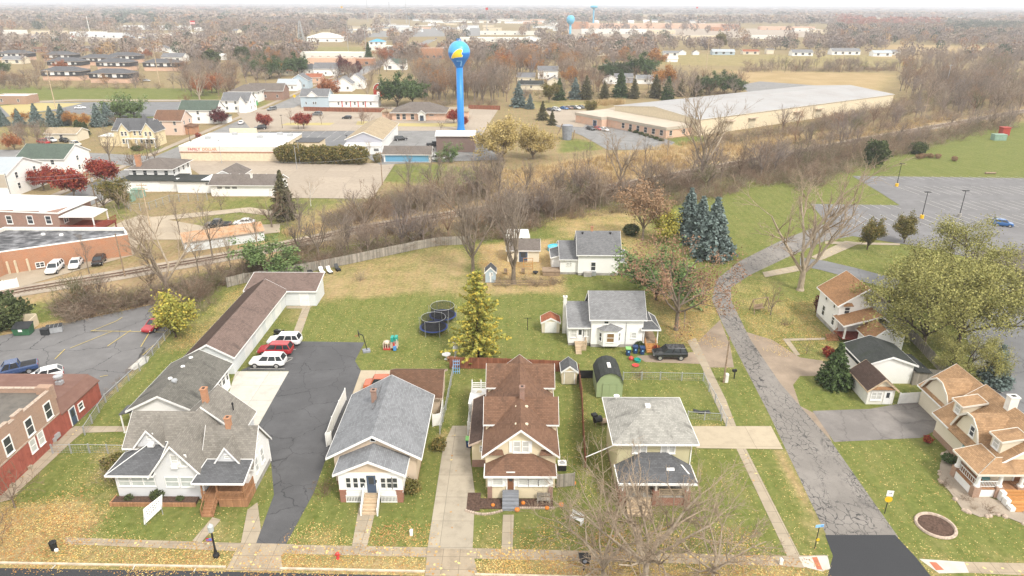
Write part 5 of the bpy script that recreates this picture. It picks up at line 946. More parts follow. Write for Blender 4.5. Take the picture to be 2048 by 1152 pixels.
# ---------------------------------------------------------------- water towers
plain('tower_blue',(.016,.17,.52),.35,.04); plain('tower_sky',(.075,.36,.66),.3,.04); plain('tower_stem',(.02,.21,.58),.35,.05); plain('tower_pale',(.12,.42,.62),.4,.05); plain('emblem_yellow',(.83,.60,.03),.45,.05); plain('emblem_pale',(.25,.5,.8),.45,.05)
wt=thing('water_tower','tall blue water tower with a yellow emblem on its round tank','water tower',(-19.91,265.99,0))
R0,zc=4.05,28.75
def tr_(z):
    v=(zc-z)/R0
    if v<=.62: return R0*math.sqrt(max(0,1-v*v))
    r1=R0*math.sqrt(1-.62**2); t=(v-.62)/(1.32-.62); return r1+(1.3-r1)*min(1,t)**.85
up=[(tr_(zc+R0*math.sin(a)),zc+R0*math.sin(a)) for a in np.linspace(0.02,1.53,14)]; lo=[(tr_(z),z) for z in np.linspace(zc-R0*1.32,zc+R0*.02,16)]
MB().lathe([(q[0],q[1]) for q in lo],(0,0,0),40).build('tank_lower','tower_blue',wt,smooth=True); MB().lathe(up,(0,0,0),40).build('tank_upper','tower_sky',wt,smooth=True)
MB().lathe([(1.75,0),(1.42,1.2),(1.3,2.5),(1.25,zc-R0*1.30)],(0,0,0),28).build('stem','tower_stem',wt,smooth=True)
a=MB().ring((0,0,zc+R0+.25),.8,.05,20,5); [a.tube((.8*math.cos(t),.8*math.sin(t),zc+R0-.15),(.8*math.cos(t),.8*math.sin(t),zc+R0+.6),.04) for t in np.linspace(0,6.28,9)[:-1]]; a.ring((0,0,zc+R0+.6),.8,.05,20,5); a.build('top_railing','tower_stem',wt)
def decal(nm,pl,mat,up_,grow=1.):
    cx=sum(q[0] for q in pl)/len(pl); cy=sum(q[1] for q in pl)/len(pl); m_=MB(); K=5
    def pt(u,v,t):
        u=cx+(u-cx)*t*grow; v=cy+(v-cy)*t*grow; z=zc-v*R0; r_=tr_(z)+up_; x=u*R0; return (x,-math.sqrt(max(.01,r_*r_-x*x)),z)
    for i in range(len(pl)):
        a,b=pl[i],pl[(i+1)%len(pl)]
        for k_ in range(K):
            t0,t1=k_/K,(k_+1)/K
            if k_==0: m_.poly([pt(*a,0),pt(*b,t1),pt(*a,t1)])
            else: m_.poly([pt(*a,t0),pt(*b,t0),pt(*b,t1),pt(*a,t1)])
    return m_.build(nm,mat,wt)
em=[(-.66,.53),(-.62,.38),(-.55,.2),(-.42,.02),(-.25,-.14),(-.08,-.26),(.08,-.31),(.24,-.31),(.35,-.24),(.35,-.1),(.28,.02),(.27,.12),(.36,.2),(.36,.3),(.28,.36),(.05,.36),(-.2,.4),(-.45,.48)]
decal('emblem_outline',em,'white_paint',.03,1.09); decal('emblem',em,'emblem_yellow',.07)
for s_ in ([(-.2,.68),(.28,.68),(.28,.77),(-.2,.77)],[(.2,.77),(.31,.80),(.20,1.2),(.10,1.18)]): decal('number',s_,'emblem_pale',.05)
t2=thing('water_tower','small looking light blue round water tower beside the tall orange brick block','water tower',P(1140,72)+(0,)); MB().lathe([(2.2,0),(1.8,3),(1.7,18)],(0,0,0),16).build('stem','tower_pale',t2,smooth=True); MB().lathe([(1.7,16.5),(4.5,18.5),(6.3,22),(6.5,24.5),(5.8,27.5),(4,29.7),(.3,30.6)],(0,0,0),24).build('tank','tower_pale',t2,smooth=True)
t3=thing('water_tower','thin tall pale blue water tower with a flat disc shaped tank near the horizon','water tower',P(1186,55)+(0,)); MB().lathe([(2.4,0),(1.8,5),(1.6,40)],(0,0,0),14).build('stem','tower_pale',t3); MB().lathe([(1.6,37.5),(7.5,40),(8.2,42),(7,43.6),(.5,44.4)],(0,0,0),22).build('tank','tower_pale',t3)
# ---------------------------------------------------------------- vehicles
PAINT = {'white':(.74,.74,.73),'red':(.35,.02,.025),'orange':(.42,.10,.03),'black':(.018,.019,.021),'blue':(.03,.06,.15),'grey':(.16,.165,.17),'silver':(.45,.46,.47),'brown':(.3,.2,.16),'royal':(.03,.12,.32),'cream':(.6,.55,.45)}
for c_, v in PAINT.items():
    n = N('paint_'+c_, .25, .5); n.p.inputs['Coat Weight'].default_value = .5; n.p.inputs['Coat Roughness'].default_value = .08; n.col(v)
plain('lamp_clear',(.6,.62,.62),.2,.05); plain('lamp_red',(.3,.01,.01),.25,.05); plain('truck_bed',(.03,.03,.032),.8,.2)
SHAPE = { # body stations (x, belt z, half width); greenhouse base x, roof x, roof z
 'sedan': ([(2.3,.66,.66),(2.15,.76,.82),(1.0,.96,.89),(-1.35,1.0,.89),(-2.1,.98,.84),(-2.3,.84,.72)],(1.0,-1.75),(.25,-1.05),1.42),
 'suv':   ([(2.35,.78,.7),(2.2,.92,.86),(1.05,1.08,.95),(-2.0,1.12,.95),(-2.3,1.08,.88),(-2.38,.9,.8)],(1.1,-2.3),(.45,-1.95),1.72),
 'hatch': ([(2.05,.7,.66),(1.9,.82,.8),(.95,1.0,.86),(-1.6,1.04,.86),(-1.95,1.0,.82),(-2.02,.82,.74)],(1.05,-1.95),(.3,-1.45),1.48),
 'boxy':  ([(2.1,.85,.75),(1.98,1.0,.86),(1.1,1.1,.9),(-1.9,1.12,.9),(-2.1,1.1,.88),(-2.14,.9,.82)],(1.1,-2.08),(.7,-1.95),1.78),
 'pickup':([(2.75,.85,.75),(2.6,1.0,.92),(1.3,1.12,.98),(-.6,1.15,.98),(-2.6,1.15,.98),(-2.75,1.1,.95)],(1.3,-.75),(.7,-.6),1.85)}
def loft(mb, secs):
    n = len(secs[0]); b = len(mb.v)
    for s_ in secs: mb.v += s_
    for i in range(len(secs)-1):
        for j in range(n):
            mb.f.append((b+i*n+j, b+(i+1)*n+j, b+(i+1)*n+(j+1)%n, b+i*n+(j+1)%n)); mb.mi.append(0)
    mb.f.append(tuple(b+j for j in range(n))); mb.f.append(tuple(b+(len(secs)-1)*n+j for j in range(n-1,-1,-1))); mb.mi += [0,0]
CARS = {}
def car_proto(kind, col):
    st, gb, gt, zr = SHAPE[kind]; t = thing('car','x','car'); pm = 'paint_'+col; zb = .28 if kind in ('sedan','hatch') else .38
    m = MB(); loft(m, [[(x,-w_*.9,zb+(.1 if abs(x)>2 else 0)),(x,-w_,zb+.2),(x,-w_*1.0,zt-.16),(x,-w_*.93,zt),(x,w_*.93,zt),(x,w_,zt-.16),(x,w_,zb+.2),(x,w_*.9,zb+(.1 if abs(x)>2 else 0))] for x,zt,w_ in st]); 
    body = m.build('body',pm,t,smooth=False); wb = st[2][2]; zB = st[2][1]-.02; zB2 = st[3][1]-.02
    A = [(gb[0],-wb*.88,zB),(gb[1],-wb*.88,zB2),(gb[1],wb*.88,zB2),(gb[0],wb*.88,zB)]; T = [(gt[0],-wb*.72,zr),(gt[1],-wb*.72,zr),(gt[1],wb*.72,zr),(gt[0],wb*.72,zr)]
    MB().solid(A+T,[(0,1,5,4),(1,2,6,5),(2,3,7,6),(3,0,4,7),(4,5,6,7)]).build('windows','car_glass',t)
    r = MB(); e = .04; zz = zr-.02
    loft(r, [[(gt[0]+e,-wb*.72,zz),(gt[0]+e,-wb*.66,zz+.06),(gt[0]+e,wb*.66,zz+.06),(gt[0]+e,wb*.72,zz)],[((gt[0]+gt[1])/2,-wb*.74,zz),((gt[0]+gt[1])/2,-wb*.66,zz+.11),((gt[0]+gt[1])/2,wb*.66,zz+.11),((gt[0]+gt[1])/2,wb*.74,zz)],[(gt[1]-e,-wb*.72,zz),(gt[1]-e,-wb*.66,zz+.06),(gt[1]-e,wb*.66,zz+.06),(gt[1]-e,wb*.72,zz)]])
    for a,b in zip(A,T): r.bar(a,b,.1)
    for f in ((.45,) if kind in ('sedan','hatch','pickup') else (.38,.72)):
        for sy in (-1,1): r.bar((gb[0]+(gb[1]-gb[0])*f,sy*wb*.885,zB),(gt[0]+(gt[1]-gt[0])*f,sy*wb*.735,zr),.09)
    r.build('roof',pm,t)
    if kind == 'pickup': MB().box(-2.6,-.85,-.82,.82,1.12,1.165).build('bed','truck_bed',t)
    L = st[0][0]
    for x in (L*.62,-L*.6):
        for sy in (-1,1):
            y = sy*(wb-.07); R_ = .34 if zb < .3 else .39
            w_ = MB().tube((0,-.12,0),(0,.12,0),R_,R_,16).build('wheel','rubber',t,(x,y,R_)); MB().tube((0,-.13*1,0),(0,.13,0),R_*.62,R_*.62,12).build('rim','chrome_rim',w_)
    for sy in (-1,1):
        MB().box(L-.2,L-.03,sy*.62-.16,sy*.62+.16,st[1][1]-.26,st[1][1]-.12).build('headlight','lamp_clear',t)
        MB().box(-L-.02,-L+.15,sy*.66-.12,sy*.66+.12,st[-1][1]-.22,st[-1][1]+.02).build('taillight','lamp_red',t)
    return t
NAMES = {'sedan':'car','suv':'sport_utility_vehicle','hatch':'car','boxy':'sport_utility_vehicle','pickup':'pickup_truck'}
def car(kind, col, px, py, hd, label, group=None, pos=None):
    key = (kind,col); loc = P(px,py) if pos is None else pos; cat = 'pickup' if kind=='pickup' else 'car'
    if key not in CARS:
        t = car_proto(kind,col); CARS[key] = (t, tree_of(t)); t.location = loc+(.02,); t.rotation_euler = (0,0,rad(hd)); t.name = NAMES[kind]; t['label'] = label; t['category'] = cat
        if group: t['group'] = group
        return t
    t, ch = CARS[key]; r_ = dup(t,ch,loc+(.02,),rad(hd),1.,label,group); 
    if not group and 'group' in r_: del r_['group']
    return r_
g_ = 'cars parked beside the long garage'
car('suv','white',537,731,180,'white sport utility vehicle at the front of the row beside the long garage',g_)
car('suv','red',552,708,180,'red wagon between two white vehicles beside the long garage',g_)
car('suv','white',570,689,180,'white van like vehicle at the back of the row beside the long garage',g_)
car('boxy','orange',762,778,180,'boxy orange sport utility vehicle half hidden behind the beige bungalow roof')
car('suv','black',1338,715,180,'black sport utility vehicle on the dirt drive of the bay window house')
car('sedan','red',312,656,-100,'red sedan under the yellow green tree in the left parking lot')
car('pickup','blue',30,748,212,'dark blue pickup at the left edge of the left parking lot'); car('hatch','white',93,758,212,'white hatchback behind the brown lean-to roof of the brick building')
g_ = 'cars parked along the orange brick wall'
car('suv','white',111,543,-78,'white sport utility vehicle at the left of the orange brick wall',g_); car('sedan','white',153,533,-72,'white sedan in the middle of the orange brick wall',g_); car('hatch','black',199,527,-75,'black hatchback at the right of the orange brick wall',g_)
car('pickup','black',437,455,180,'black pickup truck on the gravel yard beyond the railway'); car('sedan','white',489,450,185,'white sedan beside the black pickup on the gravel yard')
car('hatch','royal',2004,452,-25,'blue car alone in the big striped church parking lot')
car('suv','black',521,259,200,'black vehicle below the left red maple'); car('sedan','white',483,248,100,'white car driving on the main street'); car('suv','grey',544,221,240,'dark vehicle at the main street junction'); car('suv','grey',634,231,170,'dark car beside the right red maple'); car('hatch','black',694,238,180,'black car in the middle of the office forecourt')
car('suv','black',802,281,20,'black vehicle parked beside the grey workshop'); car('pickup','black',869,293,10,'black pickup beside the dark brown workshop'); car('pickup','white',872,321,20,'white work truck in front of the blue wall shed'); car('boxy','white',893,317,10,'white van behind the bare tree near the blue wall shed')
g_ = 'cars before the warehouse office'
for (a,b,c_,k_,l) in ((1181,260,'black','sedan','black car left of the red one before the warehouse office'),(1195,260,'red','sedan','red car between black and white ones before the warehouse office'),(1208,262,'white','sedan','white car right of the red one before the warehouse office')): car(k_,c_,a,b,-60,l,g_)
g_ = 'cars in the row behind the warehouse'
for (a,b,c_,k_,l) in ((1101,222,'black','sedan','black car at the left end of the row near the round tree'),(1113,222,'white','suv','white vehicle second from the left in the row near the round tree'),(1128,219,'royal','sedan','blue car in the row near the round tree'),(1138,218,'brown','sedan','brown car in the row near the round tree'),(1147,218,'black','hatch','black hatchback between brown and white cars near the round tree'),(1153,218,'white','sedan','white sedan right of the black hatchback near the round tree'),(1163,217,'grey','sedan','grey car half hidden by the round tree')): car(k_,c_,a,b,-50,l,g_)
g_ = 'cars behind the yellow house'
for (a,b,c_,k_,l) in ((88,288,'red','pickup','red pickup among the orange bushes at the left'),(103,284,'white','suv','white vehicle right of the red pickup'),(117,281,'silver','sedan','silver car behind the orange bushes at the left'),(130,284,'black','sedan','black car behind the orange bushes at the left'),(152,292,'cream','suv','cream vehicle nearest the yellow house')): car(k_,c_,a,b,-30,l,g_)
car('sedan','white',161,218,10,'white car on the park drive beside the blue spruces'); car('sedan','silver',293,163,0,'silver car below the right apartment block'); car('sedan','white',2009-0,1,0,'x') if False else None
for i,(a,b,c_) in enumerate(((835,100,'white'),(842,95,'black'),(850,90,'grey'),(868,82,'white'),(872,78,'royal'),(812,104,'silver'))): car('sedan',c_,a,b,95,'small car far along the main street toward the shops','cars far along the main street')
# far car lots: bodies a pixel or two high
fc = {}
for c_ in ('white','silver','grey','red','royal','black'):
    m = MB(); m.box(-2.2,2.2,-.9,.9,.3,.95).solid([(1.1,-.8,.95),(-1.9,-.8,.95),(-1.9,.8,.95),(1.1,.8,.95),(.4,-.65,1.5),(-1.5,-.65,1.5),(-1.5,.65,1.5),(.4,.65,1.5)],[(0,1,5,4),(1,2,6,5),(2,3,7,6),(3,0,4,7),(4,5,6,7)]); fc[c_] = m.mesh('car','paint_'+c_)
for i in range(96):
    px = rng.uniform(0,150) if i < 34 else rng.uniform(240,410); py = rng.choice((74,77,80)) if i < 34 else rng.choice((70,73,76,79))
    tag(link('car',fc[rng.choice(('white','white','white','silver','grey','red','royal','black'))],None,P(px,py),rad(rng.choice((80,90,100)))),'small far car in the crowded dealership lots at the left','car','cars in the far dealership lots')
# ---------------------------------------------------------------- fences
def fence(name,label,px,h_,mat,group=None,post=None,style='board',gap=2.4):
    pts=[Vector(P(*q)) for q in px]; o0=pts[0]; t=thing(name,label,'fence',(o0.x,o0.y,0),0,group); pan=MB(); 
    for a,b in zip(pts,pts[1:]):
        a=a-o0; b=b-o0; d=(b-a); L=d.length; d/=L; q=Vector((-d.y,d.x))*.025
        if style=='board': pan.solid([(*(a-q),.05),(*(b-q),.05),(*(b+q),.05),(*(a+q),.05),(*(a-q),h_),(*(b-q),h_),(*(b+q),h_),(*(a+q),h_)],[(0,1,5,4),(1,2,6,5),(2,3,7,6),(3,0,4,7),(4,5,6,7)])
        elif style=='wire':
            pan.bar((*a,h_),(*b,h_),.05)
            for z in (.1,h_*.3,h_*.5,h_*.7): pan.bar((*a,z),(*b,z),.012)
            for i in range(int(L/.3)): c=a+d*(i*.3+.15); pan.bar((c.x,c.y,.1),(c.x,c.y,h_),.01)
        elif style=='rail':
            for z in (.35,.75,1.1): pan.bar((*a,z*h_/1.15),(*b,z*h_/1.15),.05,.12)
    pan.build('panel',mat,t)
    for a,b in zip(pts,pts[1:]):
        a=a-o0; b=b-o0; n_=max(1,round((b-a).length/gap))
        for i in range(n_+(1 if b==pts[-1]-o0 else 0)):
            c=a.lerp(b,i/n_); MB().box(c.x-.06,c.x+.06,c.y-.06,c.y+.06,0,h_+.1).build('post',post or mat,t)
    return t
fence('board_fence','long curving weathered grey board fence between lawn and railway',[(455,575),(490,566),(555,557),(595,548),(640,540),(700,528),(760,515),(830,500),(880,491),(938,489)],1.8,'wood_grey')
fence('board_fence','reddish brown board fence behind the cream house and its white deck',[(900,737),(975,738),(1123,744)],1.7,'wood_redfence')
fence('board_fence','dark brown board fence between the cream and pale green houses',[(1156,752),(1163,800),(1166,870),(1170,935)],1.7,'wood_redfence')
fence('board_fence','short grey board fence beside the enclosed front porch',[(1114,975),(1148,972)],1.6,'wood_grey')
fence('tarp_fence','low fence wrapped in black plastic beside the green barn shed',[(1156,757),(1190,757)],1.2,'black_matte')
fence('vinyl_fence','white stepped vinyl fence along the left side of the bungalow',[(655,892),(664,890)],1.7,'white_paint'); fence('vinyl_fence','white vinyl fence running back along the asphalt driveway',[(654,893),(666,858),(680,825),(692,800)],1.6,'white_paint')
fence('vinyl_fence','white vinyl fence at the back right corner of the bungalow',[(866,853),(882,850),(886,818)],1.6,'white_paint')
fence('chain_link_fence','chain link fence across the yard beside the red painted wall',[(106,907),(180,906),(290,909)],1.1,'metal_grey',style='wire'); fence('chain_link_fence','chain link fence between asphalt lot and grass strip',[(170,870),(212,805),(280,742),(352,655)],1.1,'metal_grey',style='wire')
fence('chain_link_fence','chain link fence between driveway and white deck',[(880,868),(892,820),(902,770),(912,715)],1.1,'metal_grey',style='wire'); fence('chain_link_fence','chain link fence round the lawn behind the square house',[(1246,760),(1320,760),(1406,762),(1430,805),(1452,853)],1.1,'metal_grey',style='wire'); fence('chain_link_fence','single wire fence across the lawn behind the square house',[(1375,838),(1442,842)],1.0,'metal_grey',style='wire')
fence('chain_link_fence','chain link fence round green transformers beyond the railway',[(248,410),(262,423),(300,420),(340,405),(415,400)],1.8,'metal_grey',style='wire')
fence('board_fence','tall weathered board fence beside the black roofed garage',[(1838,762),(1870,766),(1900,770)],1.9,'wood_grey'); fence('board_fence','white wall like fence between small garage and gambrel house',[(1796,808),(1841,805)],1.5,'white_paint'); fence('board_fence','dark board fence under the big yellow green tree',[(1785,650),(1830,690),(1880,745),(1900,765)],1.7,'wood_grey')
fence('vinyl_fence','white vinyl fence at the left edge beside the railway',[(-20,585),(38,574)],1.6,'white_paint'); fence('board_fence','red board fence in front of the white motel',[(608,222),(690,224),(770,225)],1.9,'wood_redfence'); fence('board_fence','red board fence right of the water tower',[(937,218),(1000,220)],1.9,'wood_redfence'); fence('rail_fence','low wire and rail fence at the leaf strewn yard edge',[(990,572),(1040,572),(1095,572)],1.0,'wood_old',style='rail')
# ---------------------------------------------------------------- poles, lamps, signs
def pole(px,py,h_,label,cross=2,r_=.14,mat='wood_old',name='utility_pole',arm=1.1,group=None,tr=False):
    t=thing(name,label,'pole',P(px,py)+(0,),0,group); MB().tube((0,0,0),(0,0,h_),r_,r_*.65,8).build('pole',mat,t)
    for i in range(cross):
        m_=MB().box(-arm,arm,-.07,.07,h_-.5-.9*i,h_-.36-.9*i); [m_.tube((x,0,h_-.36-.9*i),(x,0,h_-.2-.9*i),.05) for x in (-arm*.9,-arm*.4,arm*.4,arm*.9)]; m_.build('crossarm',mat,t)
    if tr: MB().tube((.3,-.1,h_-2.4),(.3,-.1,h_-1.5),.22,.22,10).build('transformer','metal_grey',t)
    return t
pole(1447,765,6.6,'plain wooden utility pole beside the black mailbox at the cracked road',0,.13)
pole(196,420,9.2,'wooden utility pole with transformers in front of the red maples',2,.17,tr=True); pole(765,370,9.,'dark wooden utility pole at the corner of the beige lot',1); pole(1212,335,8,'dark leaning pole in the tan grass before the warehouse',0,.16); pole(300,452,9.5,'pale utility pole among the bare trees beyond the railway',2,.15,'wood_pale'); pole(250,553,8,'weathered pole on the far side of the track',0); pole(1942,212,9,'utility pole with crossarm beside the track at the right',2); pole(2014,203,9,'last utility pole beside the track at the right edge',2); pole(1845,248,8,'pale thin pole in the brush along the track',1,.12,'wood_pale'); pole(1888,190,16,'tall pale pole rising from the brush at the right',1,.2,'metal_grey')
pole(112,217,17,'very tall pale pole beside the park drive',2,.22,'wood_pale',arm=1.5); pole(320,171,19,'very tall pale pole beside the right apartment block',1,.25,'wood_pale'); pole(1412,141,22,'very tall pale pole behind the warehouse pines',3,.3,'wood_pale',arm=2.2); pole(1681,145,14,'pole in the stubble field behind the warehouse',1,.2,'wood_pale'); pole(61,62,24,'distant tall pole behind the far left car lot',1,.4,'wood_pale',arm=4); pole(179,62,24,'distant white mast behind the dealership hall',0,.6,'white_paint'); pole(697,105,26,'thin tall light mast left of the dark conical spruce',0,.22,'metal_grey'); pole(733,118,26,'tall light mast beside the conical spruce',1,.22,'metal_grey'); pole(598,104,26,'slim pole beside the lattice tower',0,.3,'wood_pale')
for px,py,h_,l in ((736,44,60,'very tall thin radio mast crossing the skyline'),(781,62,50,'dark mast with a white top left of the water tower'),(813,47,56,'pale thin radio mast right of the dark mast'),(678,52,40,'white mast behind the white pavilion'),(686,48,36,'mast with a yellow top behind the white pavilion'),(819,58,24,'thin grey mast among the far shops'),(974,62,36,'white pylon mast with red top among the far shops'),(1066,48,34,'thin pale mast on the far hill'),(1391,48,38,'mast with a red square sign beyond the pink centre')):
    t=thing('mast',l,'mast',P(px,py)+(0,)); MB().tube((0,0,0),(0,0,h_),.7,.45,6).build('pole','metal_grey',t); 
    if 'white top' in l or 'yellow' in l or 'red' in l: MB().box(-2.2,2.2,-.6,.6,h_,h_+4).build('top','sign_yellow' if 'yellow' in l else ('sign_red' if 'red' in l else 'white_paint'),t)
t=thing('lattice_tower','steel lattice tower at the wood edge left of the white pavilion','tower',P(604,95)+(0,)); m_=MB()
for sx,sy in ((-1,-1),(1,-1),(1,1),(-1,1)): m_.bar((sx*4,sy*4,0),(sx*.6,sy*.6,28),.35)
for z in range(0,28,4):
    a=4-3.4*z/28; b=4-3.4*(z+4)/28
    for (x0,y0),(x1,y1) in zip(((-1,-1),(1,-1),(1,1),(-1,1)),((1,-1),(1,1),(-1,1),(-1,-1))): m_.bar((x0*a,y0*a,z),(x1*b,y1*b,z+4),.18); m_.bar((x1*a,y1*a,z),(x0*b,y0*b,z+4),.18)
m_.build('frame','metal_grey',t)
for px,py,l in ((1793,373,'tall lot light on a yellow base at the back of the church lot'),(1843,437,'tall lot light on a yellow base in the middle of the church lot'),(1918,434,'tall lot light without a yellow base nearest the big tree')):
    t=thing('lot_light',l,'lamp',P(px,py)+(0,)); MB().tube((0,0,.5),(0,0,6.2),.09,.07,8).build('pole','black_matte',t); MB().box(-.75,.75,-.18,.18,6.15,6.3).build('lamp_head','black_matte',t); MB().tube((0,0,0),(0,0,.85),.42,.42,12).build('base','sign_yellow' if 'on a' in l else 'foundation',t)
for px,py,l,h_ in ((277,290+0,'thin black street lamp before the yellow house',4.5),(297,318,'thin black street lamp at the grass corner of the cross street',5),(381,286,'thin black street lamp on the main street pavement beside the pink house',5),(387,314,'black street lamp with white banner on the near pavement',5),(565,257+0,'thin lamp post below the left red maple',5),(597,258,'thin lamp post below the right red maple',5),(600,328,'slim light pole in the beige lot left of the hedge',7),(444,327,'slim light pole in front of the long beige store',7),(594,339,'slim light pole with pale base in the beige lot',7),(695,298,'black lamp beside the grey workshop',4.5)):
    t=thing('street_lamp',l,'lamp',P(px,py)+(0,)); MB().tube((0,0,0),(0,0,h_),.09,.06,6).build('pole','black_matte' if 'black' in l or 'thin' in l else 'metal_grey',t); MB().box(-.45,.45,-.12,.12,h_,h_+.15).build('lamp_head','black_matte',t)
t=thing('street_lamp','black street lamp with a small striped flag at the front kerb','lamp',P(433,1113)+(0,)); MB().lathe([(.28,0),(.28,.25),(.16,.4),(.09,.9),(.075,2.6),(.09,2.7)],(0,0,0),12).build('pole','black_matte',t); MB().lathe([(.12,2.7),(.24,2.85),(.25,3.4),(.05,3.65)],(0,0,0),12).build('lantern','pane_pale',t); m_=MB().box(-.45,.05,-.28,-.25,1.95,2.3); m_.build('flag','sign_red',t); MB().box(-.2,.05,-.3,-.281,2.1,2.3).box(-.45,-.2,-.3,-.281,2.13,2.18).box(-.45,.05,-.3,-.281,2.02,2.06).build('flag_canton','sign_blue',t)
t=thing('road_sign','yellow round sign under a small white panel on the lawn beside the cracked road','sign',P(1769,1027)+(0,),rad(-8)); MB().tube((0,0,0),(0,0,2.5),.04,.04,6).build('post','black_matte',t); MB().tube((0,-.05,1.75),(0,-.08,1.75),.34,.34,18).build('disc','sign_yellow',t); MB().box(-.3,.3,-.08,-.05,2.1,2.75).build('panel','white_paint',t); MB().box(-.1,.14,-.1,-.081,2.4,2.46).box(.08,.14,-.1,-.081,2.46,2.56).build('panel_mark','ink_grey',t)
t=thing('street_sign','pale blue street name sign on a dark post at the road corner','sign',P(1629,1097)+(0,),rad(8)); MB().tube((0,0,0),(0,0,2.5),.04,.04,6).build('post','black_matte',t); MB().box(-.38,.38,-.05,-.01,2.45,2.72).build('name_plate','emblem_pale',t); MB().box(.12,.2,-.06,-.051,2.52,2.64).box(.23,.31,-.06,-.051,2.52,2.64).build('lettering','sign_blue',t); MB().tube((.1,-.05,1.05),(.1,-.08,1.05),.16,.16,12).build('disc','sign_yellow',t)
t=thing('yard_sign','white slanted two sided yard sign with faint scribbled lines on the lawn','sign',P(292,1050)+(0,),rad(58)); MB().solid([(-.15,-.03,.15),(1.75,-.03,.75),(2.05,-.03,2.1),(.1,-.03,1.75),(-.15,.03,.15),(1.75,.03,.75),(2.05,.03,2.1),(.1,.03,1.75)],[(0,1,2,3),(7,6,5,4),(0,4,5,1),(1,5,6,2),(2,6,7,3),(3,7,4,0)]).build('panel','white_paint',t); m_=MB(); rr=random.Random(3)
for r_ in range(3):
    for i in range(7): x=.3+.2*i; z=.95+.16*i*.6+.28*r_-.2; m_.box(x,x+rr.uniform(.05,.13),-.04,-.031,z,z+.1)
m_.build('lettering','ink_grey',t); MB().tube((.0,0,0),(.0,0,.9),.04).tube((1.7,0,0),(1.7,0,1.2),.04).build('stake','metal_grey',t)
for nm,px,py,l in (('yellow_sign',568,192,'yellow warning sign at the brick bungalow corner'),('yellow_sign',590,203,'second yellow warning sign in the main street')): t=thing(nm,l,'sign',P(px,py)+(0,)); MB().tube((0,0,0),(0,0,2.6),.06).build('post','metal_grey',t); MB().solid([(0,-.08,1.7),(.9,-.08,2.6),(0,-.08,3.5),(-.9,-.08,2.6),(0,-.03,1.7),(.9,-.03,2.6),(0,-.03,3.5),(-.9,-.03,2.6)],[(0,1,2,3),(7,6,5,4)]).build('panel','sign_yellow',t)
t=thing('flagpole','flagpole with a striped flag at the far dealership lot','flagpole',P(384,70)+(0,)); MB().tube((0,0,0),(0,0,21),.3,.2,6).build('pole','white_paint',t); MB().box(.3,7.5,-.1,.1,15.5,20.5).build('flag','sign_red',t); MB().box(.3,7.5,-.14,-.101,17.5,18.2).box(.3,7.5,-.14,-.101,16.2,16.9).build('flag_stripe','white_paint',t)
def wire(a,b,ha,hb,label,sag=.8,r_=.022,dx=0):
    A=Vector(P(*a)+(ha,)); B_=Vector(P(*b)+(hb,)); A.x+=dx; B_.x+=dx; m_=MB(); prev=None
    for i in range(13):
        q=A.lerp(B_,i/12); q.z-=sag*4*(i/12)*(1-i/12); q=q-A
        if prev is not None: m_.tube(prev,q,r_,r_,4,False)
        prev=q
    tag(m_.build('power_line','metal_grey',None,A),label,'cable')
wire((196,420),(-120,428),8.8,8.8,'upper power line running left from the pole with transformers'); wire((196,420),(-120,428),7.9,7.9,'lower power line running left from the pole with transformers'); wire((196,420),(300,452),8.7,9.0,'power line between the two utility poles beyond the railway'); wire((765,370),(560,372),8,6.5,'power line passing before the tall dark hedge'); wire((112,217),(-100,240),15,14,'power line left of the very tall park pole'); wire((112,217),(320,171),15.5,17,'power line between the two very tall pale poles'); wire((1942,212),(2014,203),8.5,8.5,'power line between the right hand track poles',.5)
# ---------------------------------------------------------------- things in the yards
plain('net_black',(.025,.025,.028),.8,.2); plain('mat_black',(.02,.02,.024),.6,.2); plain('pad_blue',(.03,.05,.16),.5,.2); plain('bin_blue',(.02,.05,.13),.45,.1); plain('bin_green',(.25,.6,.18),.45,.1); plain('dumpster_green',(.04,.12,.06),.5,.25); plain('toy_teal',(.02,.3,.24),.4,.1); plain('toy_red',(.5,.06,.05),.4,.1); plain('toy_cream',(.6,.5,.4),.4,.1); plain('toy_blue',(.08,.25,.55),.4,.1); plain('pumpkin_orange',(.65,.2,.03),.6,.15); plain('pool_blue',(.1,.45,.6),.2,.05); plain('tank_grey',(.24,.25,.28),.5,.15); plain('transformer_green',(.22,.33,.26),.5,.1); plain('tarp_black',(.03,.032,.034),.5,.2)
def netmat():
    n=N('net_mesh',.8,.1); n.p.inputs['Alpha'].default_value=.55; n.col((.03,.03,.033))
netmat()
for px,py,l,rr_ in ((868,664,'black and blue trampoline with safety net, the nearer one',2.1),(886,640,'black trampoline with safety net behind the nearer one',2.1)):
    t=thing('trampoline',l,'trampoline',P(px,py)+(0,)); MB().lathe([(rr_-.3,.84),(rr_-.3,.86)],(0,0,0),28).build('jumping_mat','mat_black',t); m_=MB(); m_.lathe([(rr_-.32,.85),(rr_,.85),(rr_,.9),(rr_-.32,.92)],(0,0,0),28); m_.f.pop(); m_.mi.pop(); m_.build('pad','pad_blue',t)
    n_=MB(); n_.lathe([(rr_-.25,.9),(rr_-.3,2.45)],(0,0,0),28); n_.f.pop(); n_.mi.pop(); n_.build('net','net_mesh',t); MB().ring((0,0,2.45),rr_-.28,.025,28,4).build('top_ring','metal_grey',t)
    for i in range(6): a=i*math.pi/3; MB().path([(rr_*math.cos(a),rr_*math.sin(a),0),(rr_*math.cos(a),rr_*math.sin(a),2.45)],.035,5).build('leg','metal_grey',t)
t=thing('play_set','small plastic play climber in red, teal, blue and cream on the lawn','play set',P(783,697)+(0,)); MB().box(-1.1,.0,-.5,.5,0,.25).build('base','toy_red',t); m_=MB()
for x in (-1.05,-.75,-.4,-.05): m_.box(x-.04,x+.04,-.5,.5,.2,1.0)
